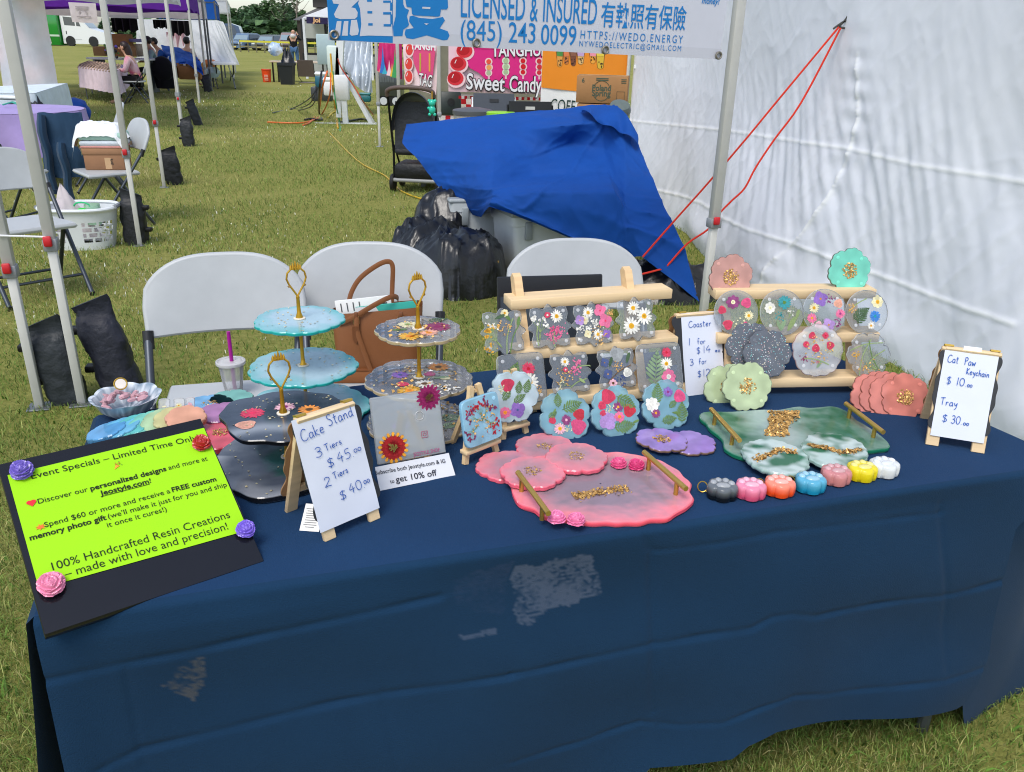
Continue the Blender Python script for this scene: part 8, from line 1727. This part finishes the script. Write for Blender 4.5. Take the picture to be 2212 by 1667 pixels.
# its white walls: one across, one blown out to the right
svp = [[aty(*zp('B', x, y), d) for x, y, d in r] for r in ([(-200, 235, 28.4), (200, 240, 28.3), (690, 250, 28.2), (800, 250, 28), (880, 270, 27.6)], [(-200, 420, 28.2), (200, 430, 28.1), (700, 450, 28), (850, 430, 27.7), (955, 500, 27)], [(-200, 600, 28.1), (200, 620, 28), (720, 640, 27.9), (880, 640, 27.3), (1030, 680, 26.7)], [(-200, 770, 28), (200, 770, 28), (740, 780, 27.8), (920, 790, 27), (1082, 800, 26.4)])]
pv3 = patch(svp); t = thing('tent_wall', 'white sheet walls billowing out beyond the blue canopy', 'tent wall', (0, 0, 0)); m = MB(); m.grid(lambda u, v: tuple(pv3(u, v) + Vector((0, -.10 * (1 - abs(nz1(u * 9 - v * 2, v * 1.5, 3))) ** 3, 0))), 70, 30, H('#f0f2f6')); m.build('sheet', mat('backlit sheet', .8, var=.04, trans=.5, spec=.1), t)
# hanging clothes
for i, (x0_, x1_, y0_, y1_, c, lb_, d) in enumerate(((1390, 1660, 225, 360, '#131214', 'black clothes hanging under the purple tent left of the second leg', 24), (1900, 2080, 245, 330, '#141416', 'black garment hanging near the seated person in grey green', 25), (2090, 2330, 255, 400, '#121213', 'black clothes hanging under the white valance at the row end', 25), (2080, 2290, 400, 580, '#b08a90', 'dusty pink clothes hanging at the back of the shaded stall', 28))):
    a, b = aty(*zp('A', x0_, y1_), d), aty(*zp('A', x1_, y0_), d); m = MB()
    w_, h_ = b.x - a.x, b.z - a.z
    for k, off in enumerate((0, .12)): m.grid(lambda u, v, off=off: ((u - .5) * w_, off + .06 * sin(u * 20), h_ * (v - .5) - (1 - v) * .15 * h_ * (1 + sin(u * 17))), 24, 6, jit(H(c), .2))
    o = m.build('hanging_clothes', CLOTH); o.location = ((a.x + b.x) / 2, d, (a.z + b.z) / 2); tag(o, lb_, 'clothes')
# pink clothed table and its wares
pk = [at(*zp('A', x, y), .74) for x, y in ((965, 818), (1440, 880), (1560, 800), (1050, 775))]
PKT = cloth_table('cloth_table', 'table under a pale pink cloth with rows of cards laid on top', [(p.x, p.y) for p in pk], .74, .46, H('#d8c3cc'), CLOTH, 5, .03)
for i in range(12):
    q = pk[0].lerp(pk[1], .05 + i * .075) + Vector((.05, .12, 0)); t_ = MB(); t_.box((0, 0, .02), (.30, .16, .012), jit(H('#b49a84'), .25), Rx(.5) @ Ry(-.35)); t_.box((0, -.0, .027), (.24, .11, .003), jit(H('#6a5a50'), .5), Rx(.5) @ Ry(-.35)); o = t_.build('card', PAPER, smooth=False); o.location = (q.x, q.y, .775); tag(o, 'small framed card tilted in the row on the pink clothed table', 'card', 'cards on the pink clothed table')
p = aty(*zp('A', 1400, 780), 20.5); t = thing('flower_vase', 'glass vase of purple and dark flowers on the pink clothed table', 'vase', (p.x, p.y, .745)); MB().lathe([(.05, 0), (.045, .14), (.07, .27)], al(H('#8fa89a'), .5), 18).build('glass', RESIN, t); m = MB()
for k in range(40): m.sphere((RN.gauss(0, .07), RN.gauss(0, .05), .36 + RN.gauss(0, .07)), RN.uniform(.018, .04), RN.choice([H('#7a68c0'), H('#55489a'), H('#3f5a34'), H('#4f7038'), H('#1d1a22')]), 8, 6)
m.build('blooms', PETAL, t, ang=180)
for i, (x0_, x1_, y0_, y1_, d, c, lb_) in enumerate(((1430, 1610, 570, 700, 23.5, '#9a7048', 'brown carton under the larger box beside the vase'), (1340, 1570, 420, 570, 23.8, '#a0754c', 'large brown carton stacked above another behind the vase'), (1180, 1300, 575, 690, 25, '#9c7a58', 'small brown carton left of the vase on the rear table'), (1600, 1700, 540, 700, 24.5, '#b9a892', 'pale carton with a dark print right of the brown cartons'), (1590, 1760, 480, 520, 24.0, '#8d90b8', 'flat pale lilac box lying on the pale carton'))):
    a, b = aty(*zp('A', x0_, y1_), d), aty(*zp('A', x1_, y0_), d); t = thing('carton', lb_, 'box', ((a.x + b.x) / 2, d, a.z), R(5)); MB().box((0, .15, (b.z - a.z) / 2), (b.x - a.x, .5, b.z - a.z - .01), H(c), bev=.01).build('box_body', CARD, t); MB().box((0, .15, b.z - a.z - .004), ((b.x - a.x) * .9, .08, .008), H('#c2a57e')).build('tape', PAPER, t)
a = aty(*zp('A', 1430, 712), 23.6); t = thing('folding_table', 'rear table holding the cartons behind the vase', 'table', (a.x, 23.9, 0)); MB().box((.1, .0, a.z - .03), (1.7, .8, .05), H('#d0d0cc'), bev=.01).build('tabletop', PLASTIC, t)
for sx in (-.6, .8): MB().box((sx, 0, a.z / 2 - .03), (.05, .6, a.z - .06), GREY).build('leg', METAL, t)
# sign board hung from the purple valance
SG, SGM = board('stall_sign', 'pale blush stall sign hung in front of the purple valance', 'sign', 'A', [(845, 25), (1185, 40), (1212, 290), (895, 270)], 19.0, R(0), H('#d3c9ca'), wave=.005)
m = MB(); GRT = H('#a9a0a2')
for y, x0_, x1_ in ((80, 935, 1100), (105, 940, 1095), (200, 955, 1130)): prn(m, SGM, 'A', [(x0_, y + 9), (x1_, y + 13), (x1_, y - 1), (x0_, y - 5)], GRT, .02)
for x, s in ((975, 1), (1085, -1)): prn(m, SGM, 'A', [(x, 165), (x + 22 * s, 160), (x + 30 * s, 130), (x + 8 * s, 140)], GRT, .02)
m.build('print', INK, SG, smooth=False)
# blue tarp over cartons, bins behind it
svp = [[aty(*zp('B', x, y), d) for x, y, d in r] for r in ([(95, 560, 26.5), (230, 570, 26.3), (400, 620, 25.8), (560, 720, 25.2)], [(130, 690, 26), (260, 680, 25.6), (410, 720, 25.3), (600, 810, 24.8)], [(150, 790, 25.7), (260, 810, 25.2), (420, 790, 25), (625, 940, 24.6)])]
pv4 = patch(svp); t = thing('blue_tarp', 'small blue tarp sagging over cartons beside the seated people', 'tarp', (0, 0, 0)); m = MB(); m.grid(lambda u, v: tuple(pv4(u, v) + Vector((0, -.1 * nz1(u * 5, v * 5), .05 * nz1(u * 7, v * 6, 3)))), 30, 20, H('#1659b8')); m.build('sheet', TARP, t)
for x0_, x1_, y0_, y1_, d, c, lb_, nm in ((255, 400, 820, 960, 25.4, '#6f4c2e', 'darker brown carton under the left end of the small blue tarp', 'carton'), (325, 570, 825, 980, 25.0, '#a8774a', 'large open brown carton under the small blue tarp', 'carton'), (640, 770, 835, 960, 26.0, '#b9cfe0', 'clear blue lidded tub by the bare folding table', 'tub'), (595, 735, 740, 850, 27, '#e0803a', 'orange bundle behind the clear tub', 'bundle'), (520, 590, 640, 710, 28, '#d8dadb', 'white cushion behind the small blue tarp', 'cushion')):
    a, b = aty(*zp('B', x0_, y1_), d), aty(*zp('B', x1_, y0_), d); t = thing(nm, lb_, nm if nm != 'carton' else 'box', ((a.x + b.x) / 2, d, max(0, a.z)), R(4)); MB().box((0, .3, (b.z - a.z) / 2), (b.x - a.x, .6, b.z - a.z), H(c), bev=.02 if nm in ('carton',) else .12).build('body', CARD if nm == 'carton' else PLASTIC, t)
    if nm == 'carton':
        for s in (-1, 1): MB().box((s * (b.x - a.x) * .52, .3, b.z - a.z + .03), (.02, .55, .12), H(c, 1.15), Ry(s * .02)).build('flap', CARD, t)
# ------------------------------------------------------------------ vehicles
def car(label, px, py, L_, w, h, col, yaw, kind='car', suv=True):
    p = at(px, py); t = thing(kind, label, kind.replace('_', ' '), (p.x, p.y, 0), yaw)
    prof = [(-.5, .28), (-.5, .52), (-.44, .58), (-.20, .64), (-.08, .97), (.30, 1.0), (.44, .92), (.49, .62), (.5, .30)] if suv else [(-.5, .25), (-.5, .48), (-.30, .58), (-.14, .95), (.18, 1.0), (.36, .72), (.5, .62), (.5, .28)]
    m = MB(); rings = []
    for s, k, zk in ((-1, .80, .0), (-1, 1, .0), (1, 1, 0), (1, .80, 0)):
        r = []
        for x, z in prof:
            nar = 1 - .28 * max(0, z - .6) / .4
            r.append((x * L_ * (1 if k == 1 else .985), s * w / 2 * nar * (1 if k == 1 else .97), .18 + (h - .18) * (z - .25) / .75 * (1 if k == 1 else .995)))
        rings.append(r)
    m.loft([rings[1], rings[2]], col, caps=True); m.build('body', CARPAINT, t, ang=30)
    GLS = H('#39444c')
    m = MB()
    def zz(z): return .18 + (h - .18) * (z - .25) / .75
    fa, fb = [q for q in prof if abs(q[0] - (-.20 if suv else -.30)) < .01][0], [q for q in prof if abs(q[0] - (-.08 if suv else -.14)) < .01][0]
    m.add([(fa[0] * L_ - .015, -w * .42, zz(fa[1] + .03)), (fa[0] * L_ - .015, w * .42, zz(fa[1] + .03)), (fb[0] * L_ - .015, w * .36, zz(fb[1] - .02)), (fb[0] * L_ - .015, -w * .36, zz(fb[1] - .02))], [(0, 1, 2, 3)], H('#7f929c')); m.build('windscreen', GLASS, t, smooth=False)
    for s in (-1, 1):
        m = MB(); m.add([(-.14 * L_, s * w * .493, zz(.66)), (.42 * L_, s * w * .493, zz(.66)), (.36 * L_, s * w * .40, zz(.93)), (-.06 * L_, s * w * .40, zz(.93))], [(0, 1, 2, 3)], GLS); m.build('side_window', GLASS, t, smooth=False)
        for x in (-.31, .31):
            m = MB(); m.lathe([(.20, -.10), (.33, -.11), (.34, 0), (.33, .11), (.20, .10)], H('#141414'), 20, Tr(x * L_, s * w * .45, .34) @ Rx(pi / 2)); o = m.build('wheel', MATTE, t); m = MB(); m.lathe([(.0, -.09), (.2, -.09), (.2, .09), (0, .09)], H('#8a8c90'), 16, Tr(x * L_, s * w * .45, .34) @ Rx(pi / 2)); m.build('rim', METAL, o)
        MB().box((-.495 * L_, s * w * .36, zz(.50)), (.05, w * .2, .13), H('#d8dcdc'), bev=.02).build('headlight', GLASS, t)
        MB().box((.497 * L_, s * w * .38, zz(.56)), (.04, w * .14, .22), H('#8a1a18'), bev=.02).build('tail_light', GLASS, t)
    MB().box((-.503 * L_, 0, zz(.44)), (.03, w * .5, .16), H('#1c1d20'), bev=.02).build('grille', PLASTIC, t); MB().box((-.512 * L_, 0, zz(.33)), (.02, .5, .12), H('#d8c060')).build('plate', PLASTIC, t)
    return t
car('blue grey car parked nose on before the trees', 531, 108, 4.6, 1.85, 1.70, H('#5a7390'), R(78)); car('silver car parked behind the blue grey one, only its side showing', 552, 107.5, 4.4, 1.8, 1.5, H('#8f9a9c'), R(82))
car('dark grey car parked behind the blue printed bag', 582, 109, 4.6, 1.85, 1.6, H('#5a6064'), R(80)); car('maroon grey van parked near the standing person', 627, 112, 4.8, 1.9, 1.85, H('#7a6468'), R(100))
car('dark blue and white van parked at the end of the white walls', 470, 106, 5.8, 2.1, 2.6, H('#2c4464'), R(8), 'van')
# white van and green truck, left
vp = at(240, 101); vs_k = vp.y / 1780 * .96
t = thing('white_van', 'white cab and chassis van parked beyond the hanging sign', 'van', (vp.x, vp.y, 0)); VW = H('#e2e4e6')
def VX(x): return (x * .1745 - 240) * vs_k
def VZ(y): return (583 - y) * .1745 * vs_k * 1.04
m = MB(); ol = [(VX(870), VZ(560)), (VX(870), VZ(160)), (VX(1050), VZ(200)), (VX(1110), VZ(290)), (VX(1200), VZ(390)), (VX(1400), VZ(440)), (VX(1400), VZ(560))]
m.slab(list(ol)[::-1] if False else ol[::-1], -1.0, 1.0, VW, Rx(pi / 2), bev=.05); m.build('body', CARPAINT, t, ang=35)
for nm, pts in (('side_window', [(915, 365), (1040, 370), (1040, 285), (910, 275)]), ('side_window', [(1055, 372), (1105, 375), (1080, 295), (1055, 290)])): m = MB(); m.add([(VX(x), -1.004, VZ(y)) for x, y in pts], [(0, 1, 2, 3)], H('#4a545a')); m.build(nm, GLASS, t, smooth=False)
m = MB(); m.add([(VX(1115) + .0, s, VZ(y)) for s, y in ((-.9, 300), (.9, 300))] + [(VX(1200) + .02, s, VZ(385)) for s in (.9, -.9)], [(0, 1, 2, 3)], H('#a9b6ba')); m.build('windscreen', GLASS, t)
MB().box((VX(925), -1.01, VZ(440)), (.08, .03, .3), H('#2a2a2c')).build('door_handle', PLASTIC, t); MB().box((VX(985), -1.006, VZ(510)), (VX(1100) - VX(880), .01, .06), H('#b9bcbe')).build('side_trim', PLASTIC, t)
for x in (1230, 960): m = MB(); m.lathe([(.3, -.15), (.5, -.15), (.5, .15), (.3, .15)], H('#17181a'), 20, Tr(VX(x), -.9, .5) @ Rx(pi / 2)); o = m.build('wheel', MATTE, t); MB().lathe([(0, -.1), (.3, -.1), (.3, .1), (0, .1)], H('#c8cacc'), 16, Tr(VX(x), -.9, .5) @ Rx(pi / 2)).build('rim', METAL, o)
t = thing('food_truck', 'bright green food trailer with a dark serving side beyond the backdrop', 'food truck', (vp.x, vp.y - 1.5, 0))
MB().box(((VX(420) + VX(855)) / 2, 1.3, (VZ(575) + VZ(130)) / 2), (VX(855) - VX(420), 2.4, VZ(130) - VZ(575)), H('#12892f'), bev=.04).build('body', CARPAINT, t); MB().box(((VX(575) + VX(735)) / 2, .08, (VZ(560) + VZ(170)) / 2), (VX(735) - VX(575), .05, VZ(170) - VZ(560)), H('#5b615e')).build('serving_side', PLASTIC, t)
MB().box(((VX(570) + VX(700)) / 2, -.3, VZ(160)), (VX(700) - VX(560), .8, .3), H('#5aa894')).build('awning', CLOTH, t); MB().box(((VX(735) + VX(860)) / 2, .08, VZ(475)), (VX(860) - VX(735), .04, .18), H('#b8cdb8')).build('stripe', PLASTIC, t)
MB().bar((VX(750), .06, VZ(560)), (VX(700), .06, VZ(170)), .12, .06, H('#d8d8d0')).build('edge_trim', METAL, t)
# fence tape
t = thing('tape_fence', 'low rail fence with yellow tape along the parked cars', 'fence', (0, 0, 0)); fa_, fb_ = at(520, 112), at(1000, 128)
for i in range(26): q = fa_.lerp(fb_, i / 25); MB().box((q.x, q.y, .55), (.10, .10, 1.1), H('#6f6a50')).build('post', WOOD, t)
MB().bar(tuple(fa_ + Vector((0, -.08, .95))), tuple(fb_ + Vector((0, -.08, .95))), .02, .16, H('#c9c23a')).build('yellow_tape', PLASTIC, t); MB().bar(tuple(fa_ + Vector((0, 0, .5))), tuple(fb_ + Vector((0, 0, .5))), .05, .12, H('#7a7458')).build('rail', WOOD, t)
# ------------------------------------------------------------------ white pitch with purple sign, pavilion
tj = at(*zp('B', 1893, 760)); dj = 34.0; tl_, tr_ = aty(*zp('B', 1865, 300), dj), aty(*zp('B', 2300, 310), dj)
JT = canopy('canopy_tent', 'white canopy tent with a dark purple sign beside the standing person', [(tl_.x, dj), (tr_.x + 1.2, dj), (tr_.x + 1.2, dj + 4), (tl_.x - .3, dj + 4)], aty(*zp('B', 1865, 200), dj).z, aty(*zp('B', 2200, -60), dj).z, .05, H('#e9eaee'), legs=(0, 1, 2, 3), legr=.09, legcol=H('#d8dadc'))
SGN, SJM = board('purple_sign', 'dark purple sign reading join in gold on the white tent front', 'sign', 'B', [(1898, 205), (2260, 222), (2260, 305), (1898, 288)], dj - .15, 0, H('#241a44'), wave=.004)
m = MB(); words(m, SJM, 'B', (1975, 270), (2070, 276), 'Joi', .15, H('#e0b080'), .03, .04); m.build('lettering', INK, SGN, smooth=False)
o_ = aty(*zp('B', 1990, 370), dj + 2); t = thing('photo_rack', 'black line of small framed pictures hung under the white tent', 'picture display', (o_.x, o_.y, o_.z))
for i in range(2):
    for k in range(3): MB().box((k * 1.35, .02, -i * 1.25), (1.05, .06, .8), H('#1d1e20')).build('picture_frame', PLASTIC, t); MB().box((k * 1.35, -.02, -i * 1.25), (.85, .03, .62), H('#a9aca8')).build('picture', PAPER, t)
pv = aty(*zp('B', 1740, 240), 62); t = thing('pavilion', 'grey roofed open pavilion with a small roof lantern behind the white tent', 'pavilion', (0, 0, 0)); RG = H('#5c5a58')
def PV(x, y, d): return aty(*zp('B', x, y), d)
e0, e1, top = PV(1725, 245, 60), PV(2700, 300, 60), PV(2060, 95, 66); 
m = MB(); e2 = Vector((e1.x, 74, e1.z)); e3 = Vector((e0.x, 74, e0.z)); ap = Vector(((e0.x + e1.x) / 2, 67, top.z + 3.5)); ap0 = PV(2050, 85, 66); ap1 = Vector((e1.x - 3, 66, ap0.z))
m.add([tuple(v) for v in (e0, e1, e2, e3, ap0, ap1)], [(0, 1, 5, 4), (1, 2, 5), (2, 3, 4, 5), (3, 0, 4)], RG); m.build('roof', mat('roof shingle', .85, var=.2, vs=3), t, smooth=False)
lp = ap0 + Vector((.5, 0, .35)); MB().box(tuple(lp), (1.5, 1.5, .8), H('#4a4644')).build('roof_lantern', WOOD, t); m = MB(); m.lathe([(1.6, lp.z + .4), (.05, lp.z + 1.2), (.05, lp.z + 1.7)], RG, 4, Tr(lp.x, lp.y) @ Rz(pi / 4)); m.build('lantern_roof', MATS['roof shingle'], t, smooth=False)
for q in (e0 + Vector((.5, .4, 0)), e0 + Vector((.5, 13, 0)), e0.lerp(e1, .33) + Vector((0, .4, 0)), e0.lerp(e1, .66) + Vector((0, .4, 0)), e1 + Vector((-.5, .4, 0))): MB().box((q.x, q.y, q.z / 2), (.5, .5, q.z), H('#3a332e')).build('post', WOOD, t)
# ------------------------------------------------------------------ trees
def crown_mb(seed, rx, rz, n, base_, cols):
    rn = random.Random(seed); m = MB(); cl = []
    for _ in range(26):
        a = rn.uniform(0, 2 * pi); q = rn.random() ** .5; zz = rn.uniform(-.9, 1); k = math.sqrt(max(.05, 1 - zz * zz * .8)); cl.append((rx * q * k * cos(a), rx * q * k * sin(a), base_ + rz * (zz + 1), rn.uniform(.22, .42) * rx, rn.choice(cols)))
    for x, y, z, r, c in cl:
        for _ in range(n // 26):
            d = Vector((rn.gauss(0, 1), rn.gauss(0, 1), rn.gauss(0, 1))).normalized() * r * rn.uniform(.55, 1.08); p = Vector((x, y, z)) + d * 1.0
            s = rx * rn.uniform(.06, .11); M_ = Matrix.Translation(p) @ Matrix.Rotation(rn.uniform(0, 6), 4, 'Z') @ Matrix.Rotation(rn.uniform(-1.2, 1.2), 4, 'X')
            f = rn.uniform(.7, 1.3); m.add([(-s, -s * .7, 0), (s, -s * .5, s * .2), (s * .7, s * .8, 0), (-s * .6, s * .7, s * .2)], [(0, 1, 2, 3)], tuple(x_ * f for x_ in c[:3]) + (1,), M_)
    return m
TCOL = [[H('#4a6640'), H('#557248'), H('#405c3a')], [H('#58764a'), H('#648252'), H('#4c6a42')], [H('#4e6c4a'), H('#5c7a56'), H('#446044')]]
protos = []
for i in range(3):
    t = thing('broadleaf_tree', 'full broadleaf tree in the green wood behind the parked cars', 'tree', (0, 0, -200), 0, 'trees of the far wood')
    crown_mb(i + 3, 4.2, 4.2, 2600, 2.2, TCOL[i]).build('crown', LEAF, t, smooth=False)
    m = MB(); m.tube([(0, 0, 0), (.1, 0, 3), (0, .1, 8)], [.35, .28, .08], H('#5a5044'), 8)
    for k in range(5): a = k * 1.3; m.tube([(0, 0, 3 + k * .6), (1.5 * cos(a), 1.5 * sin(a), 5 + k * .5)], [.14, .05], H('#5a5044'), 6)
    m.build('trunk', BARK, t); protos.append(t)
spots = []; rn_ = random.Random(5)
for row, (dep, n, toprow) in enumerate(((150, 15, 34), (168, 16, 14))):
    for i in range(n):
        px = 395 + (800 - 395) * (i + rn_.uniform(-.2, .2)) / (n - 1); prow = toprow + rn_.uniform(-7, 9) + 22 * max(0, (px - 590) / 130) ** 1.0 * (px < 760) + 12 * (px < 520) * (row == 0)
        spots.append((px, dep + rn_.uniform(-6, 6), prow))
for i in range(9): spots.append((60 + i * 42, 155 + rn_.uniform(-8, 8), 44 + rn_.uniform(-6, 6)))
for i, (px, dep, prow) in enumerate(spots):
    q = aty(px, prow, dep); h = q.z; o = protos[i % 3] if i < 3 else copy_tree(protos[i % 3]); o.location = (q.x, q.y, 0); o.rotation_euler = (0, 0, rn_.uniform(0, 6)); k = h / 10.8; o.scale = (k * rn_.uniform(.75, 1.15), k * rn_.uniform(.8, 1.1), k)
q = aty(615, 60, 140); t = thing('bare_tree', 'thin half bare tree standing before the green wood', 'tree', (q.x, q.y, 0)); m = MB()
for s in (0, .0): m.tube([(0, 0, 0), (.1, 0, 3), (0, 0, 7)], [.22, .17, .06], H('#7d746a'), 8)
m.tube([(1.9, 0, 0), (1.9, 0, 3.4), (2.3, 0, 7.2)], [.2, .15, .05], H('#7d746a'), 8); m.build('trunk', BARK, t); m = MB()
for k in range(16): a = rn_.uniform(-2.6, 2.6); z = rn_.uniform(3, 6.5); xx = rn_.choice([0, 2]); m.tube([(xx, 0, z), (xx + a * .5, rn_.uniform(-.4, .4), z + .7), (xx + a * .8, rn_.uniform(-.6, .6), z + 1.9)], [.07, .045, .02], H('#857b70'), 5)
m.build('branches', BARK, t); crown_mb(77, 2.6, 2.2, 420, 3.2, [H('#5f7650'), H('#6d7f5c')]).build('crown', LEAF, t, smooth=False)
m = crown_mb(99, 7, 1.1, 2000, 0, TCOL[0]); V_ = m.v; F_ = m.f; C_ = m.c; um = MB()
for i in range(16): q = aty(380 + i * 34, 96, 143); um.add(V_, F_, C_, Matrix.Translation((q.x, q.y, -.3)) @ Rz(i * 1.1))
tag(um.build('undergrowth', LEAF, smooth=False), 'low dark green undergrowth along the foot of the far wood', 'undergrowth', kind='stuff')
